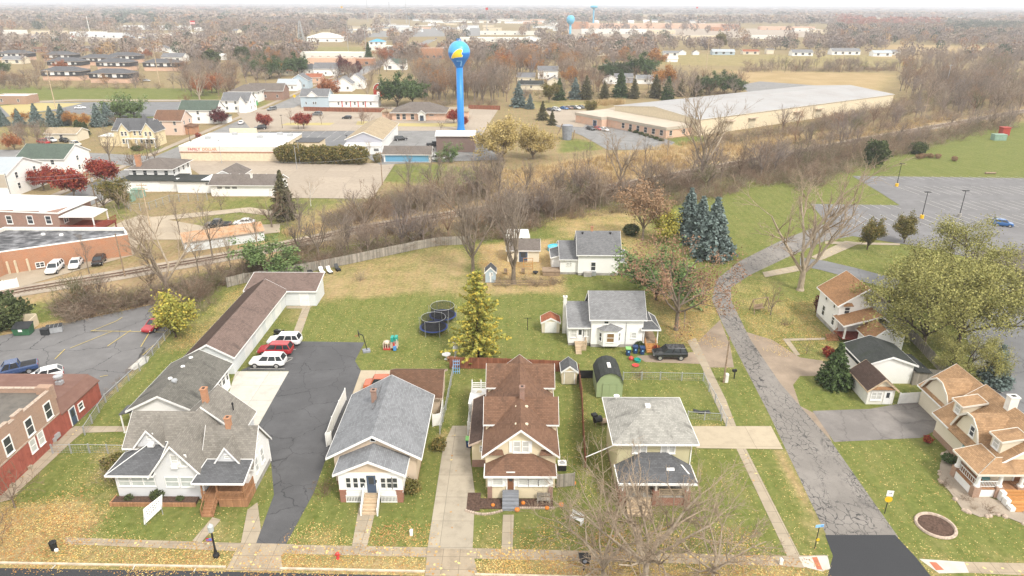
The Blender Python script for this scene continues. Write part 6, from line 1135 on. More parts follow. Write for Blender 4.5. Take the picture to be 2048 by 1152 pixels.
m_.lathe([(.45,.95),(.4,1.15),(.1,1.25)],(-.55,0,0),12); m_.build('tunnel','toy_cream',t); MB().box(.05,.95,-.5,.5,.3,.9).box(.1,.2,-.5,.5,.9,1.6).box(.8,.9,-.5,.5,.9,1.6).build('tower','toy_cream',t); MB().box(.05,.45,-.55,.3,1.3,1.95).box(.55,.95,-.3,.5,1.3,1.9).build('roof_panel','toy_teal',t); MB().box(.4,.8,-.85,-.5,.1,.7).build('slide','toy_blue',t); MB().box(.35,.6,-.62,-.51,.7,1.2).build('gate','toy_red',t)
t=thing('basketball_hoop','portable black basketball hoop at the corner of the asphalt','basketball hoop',P(733,703)+(0,),rad(20)); MB().box(-.5,.5,-.45,.45,0,.28).build('base','tank_grey',t); MB().path([(.1,0,.25),(-.3,0,2.6),(-.8,0,2.9)],.06,6).build('pole','black_matte',t); MB().box(-.9,-.84,-.55,.55,2.55,3.3).build('backboard','tarp_black',t); MB().ring((-1.15,0,2.65),.23,.02,14,4).build('rim','toy_red',t)
t=thing('clothes_post','black T shaped clothes post on the striped lawn','clothes post',P(1055,660)+(0,)); MB().tube((0,0,0),(0,0,2.0),.05).build('post','black_matte',t); MB().tube((-.6,0,1.95),(.6,0,1.95),.04).build('crossbar','black_matte',t)
t=thing('garden_table','round white garden table beside the brown bench','table',P(893,718)+(0,)); MB().lathe([(.6,.72),(.6,.77)],(0,0,0),18).build('top','white_paint',t); MB().lathe([(.3,0),(.06,.1),(.06,.72)],(0,0,0),10).build('leg','white_paint',t)
t=thing('garden_bench','brown wooden bench table at the back fence corner','bench',P(905,722)+(0,)); MB().box(-.7,.7,-.3,.3,.55,.62).build('top','wood_deck',t); MB().box(-.65,-.55,-.3,.3,0,.55).box(.55,.65,-.3,.3,0,.55).build('leg','wood_deck',t)
t=thing('white_statue','white stacked garden ornament left of the yellow green tree','ornament',P(911,703)+(0,)); MB().lathe([(.3,0),(.38,.5),(.3,.8),(.2,.95),(.33,1.2),(.36,1.6),(.2,1.9)],(0,0,0),12).build('figure','white_paint',t,smooth=True)
t=thing('folding_frame','pale blue lattice panel leaning at the fence corner','lattice',P(913,747)+(0,)); m_=MB()
for i in range(4): m_.bar((-.4+.27*i,0,0),(-.4+.27*i,.1,2.0),.06); m_.bar((-.4,.02,.3+.5*i),(.42,.02,.3+.5*i),.05)
m_.build('panel','emblem_pale',t)
t=thing('back_deck','white railed deck with tattered white canopy left of the cream house','deck',(-4.0,66.2,0)); MB().box(-.9,1.3,-1.2,7.6,.7,.85).build('floor','white_paint',t); MB().box(-.7,1.2,-1.0,1.4,.86,.9).build('dark_mat','tarp_black',t)
m_=MB()
for a,b in (((-.9,-1.2),(.9,-1.2)),((-.9,-1.2),(-.9,7.6)),((-.9,7.6),(1.3,7.6))):
    for z in (1.05,1.3,1.6): m_.bar((*a,z),(*b,z),.05,.12)
m_.build('railing','white_paint',t)
for x,y in ((-.9,-1.2),(.9,-1.2),(-.9,1.8),(-.9,4.5),(-.9,7.6),(.2,7.6),(1.3,7.6)): MB().box(x-.07,x+.07,y-.07,y+.07,0,2.0 if y>7 else 1.75).build('post','white_paint',t)
MB().solid([(-1.0,1.3,2.5),(1.5,1.2,2.3),(1.6,3.6,2.5),(-.9,3.9,2.45),(.3,2.5,2.95)],[(0,1,4),(1,2,4),(2,3,4),(3,0,4)]).solid([(.2,3.7,2.3),(1.6,3.4,1.8),(1.7,5.0,1.7),(.9,5.4,2.2)],[(0,1,2,3)]).build('canopy','white_paint',t)
for x,y in ((-.9,1.4),(-.85,3.8)): MB().tube((x,y,.85),(x,y,2.5),.04).build('canopy_pole','white_paint',t)
MB().lathe([(.4,.86),(.42,1.3),(.3,1.5)],(.1,5.7,0),10).build('planter','stucco_tan',t); MB().box(.3,1.1,4.2,4.8,.86,1.5).build('storage_box','wood_old',t)
def cart(px,py,lid,l,g):
    t=thing('trash_cart',l,'trash cart',P(px,py)+(0,),0,g); MB().solid([(-.25,-.27,.05),(.25,-.27,.05),(.25,.27,.05),(-.25,.27,.05),(-.32,-.36,1.02),(.32,-.36,1.02),(.32,.36,1.02),(-.32,.36,1.02)],[(0,1,5,4),(1,2,6,5),(2,3,7,6),(3,0,4,7),(4,5,6,7)]).build('body','bin_blue',t); MB().box(-.35,.35,-.4,.4,1.02,1.12).build('lid',lid,t)
    for x in (-.27,.27): MB().tube((x-.03,.33,.12),(x+.03,.33,.12),.12,.12,10).build('wheel','rubber',t)
    MB().box(-.1,.1,-.35,-.33,.55,.75).build('marking','emblem_pale',t)
g_='carts before the bay window house'; cart(1256,710,'bin_green','blue trash cart with bright green lid before the bay window house',g_); cart(1270,706,'bin_blue','all blue trash cart next to the green lidded one',g_); cart(1284,708,'bin_blue','all blue trash cart nearest the orange steps',g_); cart(938,893,'bin_green','blue trash cart with green lid at the side of the cream house','x') 
t=bpy.data.objects['trash_cart.003']; del t['group']
t=thing('toy_car','red toy ride-on before the blue carts','toy',P(1262,719)+(0,)); MB().lathe([(.3,0),(.35,.3),(.15,.5)],(0,0,0),10).build('body','toy_red',t); t=thing('toy_pool','teal toy tub on the grass below the carts','toy',P(1275,723)+(0,)); MB().lathe([(.4,0),(.48,.35),(.42,.35),(.38,.1)],(0,0,0),14).build('shell','toy_teal',t); t=thing('toy_sled','red disc toy on the grass before the dirt drive','toy',P(1271,732)+(0,)); MB().lathe([(.35,.02),(.5,.15),(.46,.15),(.3,.06)],(0,0,0),14).build('shell','toy_red',t)
t=thing('mailbox','black mailbox on a post beside the cracked road','mailbox',P(1468,757)+(0,),rad(-80)); MB().box(-.06,.06,-.06,.06,0,1.05).build('post','black_matte',t); MB().box(-.14,.14,-.35,.2,1.05,1.15).lathe([(.2,0)],(0,0,1.1),3).box(-.14,.14,-.35,.2,1.15,1.35).build('box','black_matte',t)
t=thing('utility_cabinet','pale green utility cabinet beside the wooden pole','cabinet',P(1452,764)+(0,)); MB().box(-.2,.2,-.2,.2,0,1.1).lathe([(.28,1.1),(.2,1.25)],(0,0,0),10).build('body','stucco_pale',t)
for px,py,l in ((823,1070,'small white utility pedestal on the bungalow lawn'),(1561,1128,'white utility pedestal at the corner verge'),(2036,0+340,'x')):
    if l!='x': t=thing('utility_pedestal',l,'pedestal',P(px,py)+(0,)); MB().box(-.13,.13,-.13,.13,0,.55).solid([(-.15,-.15,.55),(.15,-.15,.55),(.15,.15,.55),(-.15,.15,.55),(-.08,-.08,.65),(.08,-.08,.65),(.08,.08,.65),(-.08,.08,.65)],[(0,1,5,4),(1,2,6,5),(2,3,7,6),(3,0,4,7),(4,5,6,7)]).build('body','white_paint',t)
t=thing('fire_hydrant','red fire hydrant in the leafy verge','hydrant',P(676,1117)+(0,)); MB().lathe([(.17,0),(.17,.06),(.12,.08),(.12,.5),(.16,.52),(.15,.62),(.06,.72)],(0,0,0),14).build('barrel','toy_red',t); MB().tube((-.24,0,.42),(.24,0,.42),.07).build('outlet','toy_red',t)
t=thing('trash_can','black round litter bin in the leafy corner at the left','bin',P(109,1099)+(0,)); MB().lathe([(.26,0),(.3,.75),(.32,.85),(.15,.95)],(0,0,0),14).build('body','black_matte',t); MB().box(.2,.45,-.3,-.1,0,.25).build('base_block','white_paint',t)
t=thing('mailbox','dark double mailbox on a post in the front verge','mailbox',P(1168,1140)+(0,)); MB().box(-.08,.08,-.08,.08,0,1.0).build('post','black_matte',t); MB().box(-.42,.42,-.3,.3,1.0,1.55).solid([(-.5,-.4,1.55),(.5,-.4,1.55),(.5,.4,1.55),(-.5,.4,1.55),(-.5,0,1.85),(.5,0,1.85)],[(0,1,5,4),(2,3,4,5),(1,2,5),(3,0,4)]).build('box','black_matte',t); MB().tube((0,-.31,1.25),(0,-.33,1.25),.17,.17,14).build('disc','tank_grey',t)
t=thing('stone_ring','round flower bed ringed with pale stones on the right lawn','flower bed',P(1871,1052)+(0,)); MB().ring((0,0,.06),1.65,.16,40,6).build('edging','stone_edge',t); MB().lathe([(1.6,.03),(1.2,.07),(.4,.1)],(0,0,0),28).build('soil','mulch',t)
t=thing('air_conditioner','white topped black air conditioner beside the cream house','air conditioner',P(1124,938)+(0,)); MB().box(-.42,.42,-.42,.42,.08,.75).build('body','black_matte',t); MB().box(-.45,.45,-.45,.45,.75,.82).build('top','white_paint',t); MB().lathe([(.3,.82),(.25,.86)],(0,0,0),16).build('fan','metal_grey',t)
def bench(px,py,rz,mat,l):
    t=thing('garden_bench',l,'bench',P(px,py)+(0,),rad(rz)); m_=MB(); [m_.box(-.65,.65,-.25+.17*i,-.12+.17*i,.42,.46) for i in range(3)]; m_.build('seat',mat,t); m_=MB(); [m_.box(-.65,.65,.26,.3,.55+.15*i,.65+.15*i) for i in range(3)]; m_.build('backrest',mat,t)
    for x in (-.58,.58): MB().box(x-.05,x+.05,-.25,.3,0,.42).box(x-.05,x+.05,.22,.32,.4,.95).build('leg',mat,t)
bench(1087,1005,0,'wood_grey','grey slatted bench in the pumpkin bed of the cream house'); bench(1153,1043,-35,'white_paint','white bench under the bare front tree')
for px,py,s_,l in ((1034,1022,.24,'big orange pumpkin at the foot of the grey steps'),(1046,1008,.2,'orange pumpkin in the bed right of the grey steps'),(1094,1018,.2,'orange pumpkin at the right end of the bed edging'),(986,1012,.18,'orange pumpkin left of the grey steps'),(1148,968,.2,'orange pumpkin behind the bare front tree'),(1122,1012,.24,'pale orange pumpkin pile right of the bench')):
    t=thing('pumpkin',l,'pumpkin',P(px,py)+(0,)); MB().lathe([(s_*.5,0),(s_,.3*s_),(s_*1.1,.8*s_),(s_*.8,1.35*s_),(s_*.2,1.5*s_)],(0,0,0),12).build('fruit','pumpkin_orange',t,smooth=True); MB().tube((0,0,1.45*s_),(.02,0,1.8*s_),.03).build('stem','wood_old',t)
t=thing('flower_bed','mulch bed edged with blocks in front of the cream house','flower bed',(0.9,53.4,0)); MB().box(-.1,3.2,-.5,.75,0,.1).box(-3.9,-1.8,-.7,.75,0,.1).box(-5.2,-3.91,-1.0,1.6,0,.08).build('mulch','mulch',t); m_=MB()
for i in range(15): x=-.1+.23*i; m_.box(x,x+.2,-.7,-.51,0,.16)
for i in range(16): a=i/15; x=-5.3+3.4*a; y=-1.1-.5*math.sin(a*3.1); m_.box(x,x+.2,y,y+.2,0,.16)
m_.build('edging','stone_edge',t)
t=thing('rock_bed','stony planting bed curving round the columned porch','flower bed',P(1940,985)+(0,)); m_=MB(); pl=[(1888,905),(1880,930),(1878,960),(1900,985),(1925,1020),(1960,1035),(2000,1030),(2050,1050),(2050,1010),(1990,1000),(1955,985),(1912,950),(1895,900)]; o_=P(1940,985); pp=[(P(*q)[0]-o_[0],P(*q)[1]-o_[1],.06) for q in pl]; m_.poly(pp[::-1] if sum(pp[i][0]*pp[(i+1)%13][1]-pp[(i+1)%13][0]*pp[i][1] for i in range(13))<0 else pp); m_.build('gravel','ballast',t)
m_=MB(); rr=random.Random(8)
for i in range(22): q=pl[i*8//22]; q2=pl[(i*8//22)+1 if i*8//22<12 else 0]; f=rr.random(); x=q[0]+(q2[0]-q[0])*f; y=q[1]+(q2[1]-q[1])*f; a=P(x,y); s_=rr.uniform(.12,.3); m_.lathe([(s_,0),(s_*.9,s_*.5),(s_*.4,s_*.9)],(a[0]-o_[0],a[1]-o_[1],0),6)
tag(m_.build('stones','stone_edge',t),None,None,kind='stuff')
t=thing('grill','black barbecue smoker with side shelf behind the square house','grill',P(1197,850)+(0,),rad(20)); MB().tube((-.6,0,.85),(.3,0,.85),.4,.4,14).build('barrel','black_matte',t); MB().box(-.8,-.2,-.1,.5,1.2,1.5).build('firebox','black_matte',t); MB().bar((-.5,.25,0),(-.5,.25,.8),.06).bar((.2,.25,0),(.2,.25,.8),.06).bar((-.5,-.25,0),(-.5,-.25,.8),.06).bar((.2,-.25,0),(.2,-.25,.8),.06).box(.3,1.3,-.4,.5,.35,.45).build('stand','wood_old',t)
t=thing('riding_mower','black riding mower beside the long garage','mower',P(560,672)+(0,),rad(150)); MB().box(-.8,.1,-.3,.3,.45,.7).box(.1,.9,-.28,.28,.4,.85).build('body','black_matte',t); MB().box(-.75,-.35,-.25,.25,.7,.8).box(-.8,-.72,-.25,.25,.8,1.15).build('seat','tarp_black',t); MB().ring((-.1,0,1.05),.17,.02,12,4).build('steering_wheel','metal_grey',t)
for x,r_ in ((.65,.2),(-.55,.28)):
    for y in (-.38,.38): MB().tube((x,y-.08,r_),(x,y+.08,r_),r_,r_,12).build('wheel','rubber',t)
tag(MB().solid([(-.9,-.1,.02),(-.2,-.45,.02),(1.1,-.35,.02),(1.0,.2,.02),(0,.1,.02),(-.8,.5,.02),(-.9,-.1,.12),(-.2,-.45,.2),(1.1,-.35,.1),(1.0,.2,.18),(0,.1,.1),(-.8,.5,.15)],[(6,7,10,11),(7,8,9,10),(0,1,7,6),(1,2,8,7),(2,3,9,8),(3,4,10,9),(4,5,11,10),(5,0,6,11)]).build('tarp','tarp_black',None,P(1402,824)),'black crumpled tarp lying on the lawn behind the square house','tarp')
t=thing('dumpster','green dumpster with a white label in the left parking lot corner','dumpster',P(50,668)+(0,),rad(8)); MB().solid([(-1.1,-.7,.1),(1.0,-.7,.1),(1.0,.7,.1),(-1.1,.7,.1),(-1.2,-.85,1.2),(1.1,-.85,1.2),(1.1,.85,1.6),(-1.2,.85,1.6)],[(0,1,5,4),(1,2,6,5),(2,3,7,6),(3,0,4,7)]).build('bin','dumpster_green',t); MB().slab([(-1.25,-.9,1.26),(1.15,-.9,1.26),(1.15,.9,1.66),(-1.25,.9,1.66)],(0,0,-.06)).build('lid','tarp_black',t); MB().box(-.3,.2,-.87,-.8,.75,1.1).build('label','white_paint',t)
t=thing('dumpster_screen','tan board screen round the green dumpster','screen',P(62,655)+(0,),rad(8)); MB().box(.5,.62,-1.0,1.2,0,1.6).box(-2.0,.5,1.2,1.32,0,1.7).build('panel','stucco_tan',t)
t=thing('bin','black bin between tan screen and grey skip','bin',P(93,669)+(0,)); MB().box(-.55,.55,-.4,.4,0,.95).box(-.6,.6,-.45,.45,.95,1.02).build('body','tarp_black',t); t=thing('skip','grey skip with black slatted lids in the left lot corner','skip',P(111,664)+(0,),rad(25)); MB().box(-1.0,1.0,-.6,.6,.1,1.0).build('bin','metal_grey',t); m_=MB(); [m_.box(-1.05+.55*i,-.6+.55*i,-.65,.65,1.0,1.08) for i in range(4)]; m_.build('lid','tarp_black',t)
t=thing('silo_tank','grey barrel shaped tank with a leaning beam on the warehouse lawn','tank',P(1134,279)+(0,)); MB().lathe([(1.6,0),(2.0,4.9),(2.05,5.1),(1.8,5.2)],(0,0,0),22).build('barrel','tank_grey',t); MB().bar((-4.2,-.5,.2),(-1.8,0,5.6),.35).build('beam','wood_old',t); MB().bar((2.1,-.5,0),(2.6,-.3,3.4),.3).build('prop','wood_old',t)
t=thing('swing_frame','brown wooden A frame swing on the leafy lawn at the road bend','swing',P(1518,622)+(0,),rad(20)); m_=MB()
for x in (-1.4,1.4): m_.bar((x-.2,-.9,0),(x,0,2.2),.1); m_.bar((x+.2,.9,0),(x,0,2.2),.1)
m_.bar((-1.5,0,2.2),(1.5,0,2.2),.1); m_.build('frame','wood_old',t); MB().box(-.8,.8,-.3,.3,.5,.58).box(-.8,.8,.28,.34,.58,1.1).build('seat','wood_old',t)
for px,py,l,mt in ((620,545,'dark lounge chair left in the row before the grey fence','tarp_black'),(645,547,'pale lounge chair with white cushion before the grey fence','white_paint'),(660,546,'second pale lounge chair right of the first','white_paint'),(676,541,'dark lounge chair right in the row before the grey fence','tarp_black')):
    t=thing('lounge_chair',l,'chair',P(px,py)+(0,),rad(35)); MB().box(-.35,.35,-.7,.4,.35,.42).build('seat',mt,t); MB().solid([(-.35,.4,.4),(.35,.4,.4),(.35,.9,1.1),(-.35,.9,1.1),(-.35,.45,.35),(.35,.45,.35),(.35,.95,1.05),(-.35,.95,1.05)],[(0,1,2,3),(7,6,5,4),(0,3,7,4),(1,5,6,2),(2,6,7,3)]).build('backrest',mt,t); MB().box(-.33,-.27,-.65,.4,0,.35).box(.27,.33,-.65,.4,0,.35).build('frame','black_matte',t)
t=thing('pool','small round pale blue pool behind the brick chimney farmhouse','pool',P(1111,500)+(0,)); MB().lathe([(1.6,0),(1.6,.8),(1.5,.8),(1.45,.6)],(0,0,0),22).build('wall','pool_blue',t)
for px,py,l in ((1011,548,'dark garden chair among the yellow leaves, left one'),(1046,547,'dark garden chair among the yellow leaves beside the trellis'),(1071,548,'low dark fire bowl on the yellow leaves')): t=thing('garden_chair' if 'chair' in l else 'fire_bowl',l,'chair' if 'chair' in l else 'fire bowl',P(px,py)+(0,)); (MB().box(-.3,.3,-.3,.3,.38,.45).box(-.3,.3,.25,.32,.45,1.0).box(-.3,-.25,-.3,.3,0,.65).box(.25,.3,-.3,.3,0,.65) if 'chair' in l else MB().lathe([(.2,0),(.25,.2),(.5,.35),(.55,.45),(.3,.4)],(0,0,0),14)).build('seat' if 'chair' in l else 'bowl','wood_old' if 'chair' in l else 'black_matte',t)
t=thing('trellis','orange brown timber trellis on the yellow leaves','trellis',P(1056,540)+(0,)); m_=MB(); [m_.box(-.9+1.7*i,-.8+1.7*i,-.05,.05,0,2.3) for i in range(2)]; [m_.box(-.9,.9,-.04,.04,.6+.55*i,.68+.55*i) for i in range(4)]; m_.build('frame','wood_orange',t)
t=thing('boat_trailer','white covered trailer behind the small cream garage','trailer',P(1035,478)+(0,)); MB().solid([(-2.6,-1,.5),(2.6,-1,.5),(2.6,1,.5),(-2.6,1,.5),(-2.2,-.8,1.7),(2.2,-.8,1.7),(2.2,.8,1.9),(-2.2,.8,1.9)],[(0,1,5,4),(1,2,6,5),(2,3,7,6),(3,0,4,7),(4,5,6,7)]).build('cover','white_paint',t)
for x in (-.8,.8): MB().tube((x,-1.1,.3),(x,-.9,.3),.3,.3,12).build('wheel','rubber',t)
h=B('rusty_shed','long low white shed with rusty metal roof beside the railway','shed',*P(372,505),rad(31)); h.gable(0,15,0,6,0,2.1,3.1,'x','metal_white','rusty_tin',.3,.2,'stone_edge'); h.done()
for px,py,l in ((258,402,'green transformer box nearer the utility pole'),(278,394,'green transformer box behind the nearer one')): t=thing('transformer_box',l,'transformer',P(px,py)+(0,)); MB().box(-1.3,1.3,-1,1,0,2.0).build('cabinet','transformer_green',t); MB().box(-1.35,1.35,-1.05,1.05,2.0,2.15).build('lid','transformer_green',t)
t=thing('storage_box','pale teal storage box beside a small red hut at the top right lawn','box',P(1996,280)+(0,)); MB().box(-2.2,2.2,-1.2,1.2,0,2.0).box(-2.25,2.25,-1.25,1.25,2,2.15).build('body','transformer_green',t); t=thing('red_hut','small red hut beside the pale teal box at the top right lawn','hut',P(2007,270)+(0,)); MB().box(-1.4,1.4,-1.2,1.2,0,2.8).box(-1.6,1.6,-1.4,1.4,2.8,3.0).build('wall','barn_red',t)
t=thing('dumpster','bright green dumpster at the main street junction','dumpster',P(505,211)+(0,)); MB().box(-2.2,2.2,-1.2,1.2,.1,2.0).build('bin','sign_green',t); MB().box(-2.3,2.3,-1.3,1.3,2.0,2.2).build('lid','tarp_black',t)
t=thing('log_bench','lying log on the bright lawn beyond the church lot','log',P(1981,348)+(0,)); MB().tube((-1.6,0,.3),(1.6,.2,.3),.3,.25,10).build('trunk','wood_old',t)
t=thing('debris_pile','pile of pale branches and boards beyond the track','debris',P(775,415)+(0,)); m_=MB(); rr=random.Random(4); [m_.bar((rr.uniform(-2.5,0),rr.uniform(-1,1),rr.uniform(0,.5)),(rr.uniform(0,3),rr.uniform(-1,1),rr.uniform(.2,1.2)),.12) for i in range(22)]; m_.build('branches','wood_pale',t)
# ---------------------------------------------------------------- vegetation
def leafmat(name, dark, light, hi=None, rough=.9):
    n = N(name, rough, .1); at = n.n('Attribute', attribute_name='tint'); s_ = n.n('SeparateColor', i_Color=at.outputs[0])
    r_ = n.n('ObjectInfo').outputs['Random']
    a = n.mix(s_.outputs[0], dark, light)
    if hi: a = n.mix(n.step(s_.outputs[1], .62, .95), a, hi)
    return n.col(n.mix(n.math('MULTIPLY', r_, .3), a, k(light,.75)))
def barkmat(name, c):
    n = N(name, .95, .1); f = n.noise(n.scale(n.obj(),(3,3,.8)), 2.5, 4); r_ = n.n('ObjectInfo').outputs['Random']
    return n.col(n.mix(n.math('MULTIPLY',r_,.35), n.mix(n.step(f,.35,.65), k(c,.72), k(c,1.2)), k(c,.7)))
barkmat('bark_grey',(.21,.17,.13)); barkmat('bark_pale',(.38,.31,.23)); barkmat('twig_tan',(.36,.28,.20)); barkmat('twig_grey',(.26,.21,.165)); barkmat('twig_brown',(.22,.15,.10)); barkmat('bark_dark',(.10,.075,.055)); barkmat('birch',(.6,.57,.52)); barkmat('twig_rust',(.27,.16,.095))
leafmat('leaf_yellowgreen',(.17,.20,.045),(.40,.37,.085),(.58,.43,.075)); leafmat('leaf_willow',(.13,.13,.04),(.31,.30,.105),(.40,.36,.13)); leafmat('leaf_gold',(.26,.20,.07),(.52,.41,.17),(.6,.46,.2)); leafmat('leaf_orange',(.24,.10,.03),(.46,.23,.07)); leafmat('leaf_rustred',(.21,.07,.03),(.40,.16,.07)); leafmat('leaf_red',(.13,.022,.022),(.36,.06,.045),(.42,.13,.05)); leafmat('leaf_burgundy',(.06,.018,.02),(.17,.05,.05)); leafmat('leaf_brown',(.19,.11,.06),(.42,.28,.17)); leafmat('leaf_olive',(.07,.075,.022),(.20,.18,.06),(.3,.2,.07)); leafmat('leaf_green',(.045,.08,.02),(.16,.21,.06)); leafmat('needle_green',(.032,.06,.024),(.115,.16,.062)); leafmat('needle_blue',(.075,.105,.09),(.25,.31,.29)); leafmat('needle_pine',(.055,.095,.035),(.20,.27,.10)); leafmat('needle_dark',(.035,.052,.022),(.115,.135,.055)); leafmat('leaf_brownthin',(.17,.10,.065),(.33,.20,.125)); leafmat('needle_mixed',(.06,.065,.03),(.19,.17,.09))
def tubes(segs, n=3):
    p0 = np.array([s[0] for s in segs]); p1 = np.array([s[1] for s in segs]); r0 = np.array([s[2] for s in segs]); r1 = np.array([s[3] for s in segs])
    d = p1-p0; d /= np.linalg.norm(d,axis=1,keepdims=True)+1e-9; h = np.where(np.abs(d[:,2:3])>.9, [[1.,0,0]], [[0,0,1.]]); x = np.cross(d,h); x /= np.linalg.norm(x,axis=1,keepdims=True)+1e-9; y = np.cross(d,x)
    vs, m = [], len(segs)
    for P_, R_ in ((p0,r0),(p1,r1)):
        for i in range(n):
            a = 2*math.pi*i/n; vs.append(P_+(x*math.cos(a)+y*math.sin(a))*R_[:,None])
    v = np.stack(vs,1).reshape(-1,3); b = np.arange(m)[:,None]*2*n
    f = np.concatenate([b+np.array([[i,(i+1)%n,n+(i+1)%n,n+i]]) for i in range(n)],0)
    return v, f
def cards(pts, size, rs, flat=0., per=1, jit=0., tint=None):
    c = np.repeat(np.asarray(pts,float),per,0); m = len(c); c = c+rs.normal(0,1,(m,3))*jit
    a = rs.normal(0,1,(m,3)); a[:,2] *= (1-flat); a /= np.linalg.norm(a,axis=1,keepdims=True)+1e-9
    b = rs.normal(0,1,(m,3)); b[:,2] *= (1-flat); b -= a*(a*b).sum(1,keepdims=True); b /= np.linalg.norm(b,axis=1,keepdims=True)+1e-9
    s = size*rs.uniform(.6,1.35,(m,1)); v = np.stack([c-a*s*.5-b*s*.3, c+a*s*.1-b*s*.42, c+a*s*.55+b*s*.1, c-a*s*.1+b*s*.42],1).reshape(-1,3)
    f = np.arange(m*4).reshape(m,4); t = np.repeat(tint if tint is not None else rs.uniform(0,1,len(pts)),per); t = np.clip(t+rs.uniform(-.25,.25,m),0,1)
    return v, f, np.repeat(np.stack([t,rs.uniform(0,1,m),t*0],1),4,0)
def grow(seed, H, r0, limbs=6, lev=3, kid=(5,5,4), spread=.75, up=.25, trunk=.35, ln=(.62,.5,.42), wig=.16, lean=0., minr=.012):
    rs = random.Random(seed); segs = [[] for _ in range(lev+2)]; tips = []
    def br(p, d, L, r, l):
        n = 4 if l < 2 else 3; pts = [p]; q = p
        for i in range(n):
            d = (d+Vector((rs.gauss(0,wig),rs.gauss(0,wig),rs.gauss(0,wig*.6)+up*.25*(1 if l<=1 else .6)))).normalized(); q2 = q+d*(L/n)
            ra = max(minr, r*(1-.62*i/n)); rb = max(minr, r*(1-.62*(i+1)/n)); segs[l].append((tuple(q),tuple(q2),ra,rb)); q = q2; pts.append((q,d,rb))
        if l >= lev: tips.extend([tuple(x[0]) for x in pts[1:]]); return
        K = kid[min(l-1,len(kid)-1)] if l > 0 else limbs
        for j in range(K):
            t = rs.uniform(.3,1) if l else 1; i = min(n, max(1, int(t*n+.5))); b, bd, rb = pts[i]
            ax = bd.orthogonal().normalized(); ax = Matrix.Rotation(rs.uniform(0,6.283),3,bd)@ax; an = rs.uniform(.45,.95)*(spread if l < 2 else .9)
            nd = (bd*math.cos(an)+ax*math.sin(an)).normalized(); br(b, nd, L*ln[min(l,len(ln)-1)]*rs.uniform(.75,1.25), max(minr,rb*.72), l+1)
        tips.append(tuple(q))
    tl = H*trunk; q = Vector((0,0,0)); d = Vector((lean,0,1)).normalized(); top = q+d*tl
    segs[0].append(((0,0,-.1),tuple(d*tl*.12),r0*1.5,r0*1.05)); segs[0].append((tuple(d*tl*.12),tuple(top),r0*1.05,r0*.82))
    for j in range(limbs):
        a = 6.283*(j+rs.uniform(-.3,.3))/limbs; an = spread*rs.uniform(.45,1.05); nd = Vector((math.cos(a)*math.sin(an)+lean,math.sin(a)*math.sin(an),math.cos(an)))
        br(top-d*tl*rs.uniform(0,.3), nd.normalized(), (H-tl)*ln[0]*rs.uniform(.85,1.2), r0*.55, 1)
    br(top, (d+Vector((rs.uniform(-.2,.2),rs.uniform(-.2,.2),0))).normalized(), (H-tl)*ln[0]*1.15, r0*.62, 1)
    tp = np.array(tips); zs = max(s[1][2] for g in segs for s in g); f = H/zs
    S_ = lambda g: [(tuple(np.array(a)*f),tuple(np.array(b)*f),ra,rb) for a,b,ra,rb in g]
    return [S_(g) for g in segs], tp*f
PROTO = {}
def reg(name, nm, cat, parts): PROTO[name] = (nm, cat, parts)
def bare(name, seed, H, r0, bark, twig, nm='bare_tree', tn=3, **kw):
    sg_, tp = grow(seed,H,r0,**kw); tr = sg_[0]+sg_[1]; cr = [s for g in sg_[2:] for s in g]
    v,f = tubes(tr,6); a = np_mesh('trunk',v,f,bark); v,f = tubes(cr,tn); b = np_mesh('crown',v,f,twig); reg(name,nm,'tree',[('trunk',a),('crown',b)]); return tp
def leafy(name, seed, H, r0, bark, leaf, size=.34, per=4, jit=.4, frac=1., flat=.2, nm='leafy_tree', keep=None, **kw):
    sg_, tp = grow(seed,H,r0,**kw); rs = np.random.RandomState(seed); v,f = tubes([s for g in sg_[:3] for s in g],5); a = np_mesh('trunk',v,f,bark)
    if frac < 1: tp = tp[rs.uniform(0,1,len(tp))<frac]
    c = tp.mean(0); tint = .28+.5*np.clip((tp[:,2]-c[2])/(H*.5)+.5,0,1)*0+rs.uniform(0,.55,len(tp)); 
    g = np.floor(tp/1.6); hsh = np.abs(np.sin(g@np.array([12.9,78.2,37.7]))*43758.5)%1; tint = .15+.55*hsh+rs.uniform(0,.3,len(tp))
    v,f,t = cards(tp,size,rs,flat,per,jit,tint); b = np_mesh('crown',v,f,leaf,('tint',t)); reg(name,nm,'tree',[('trunk',a),('crown',b)])
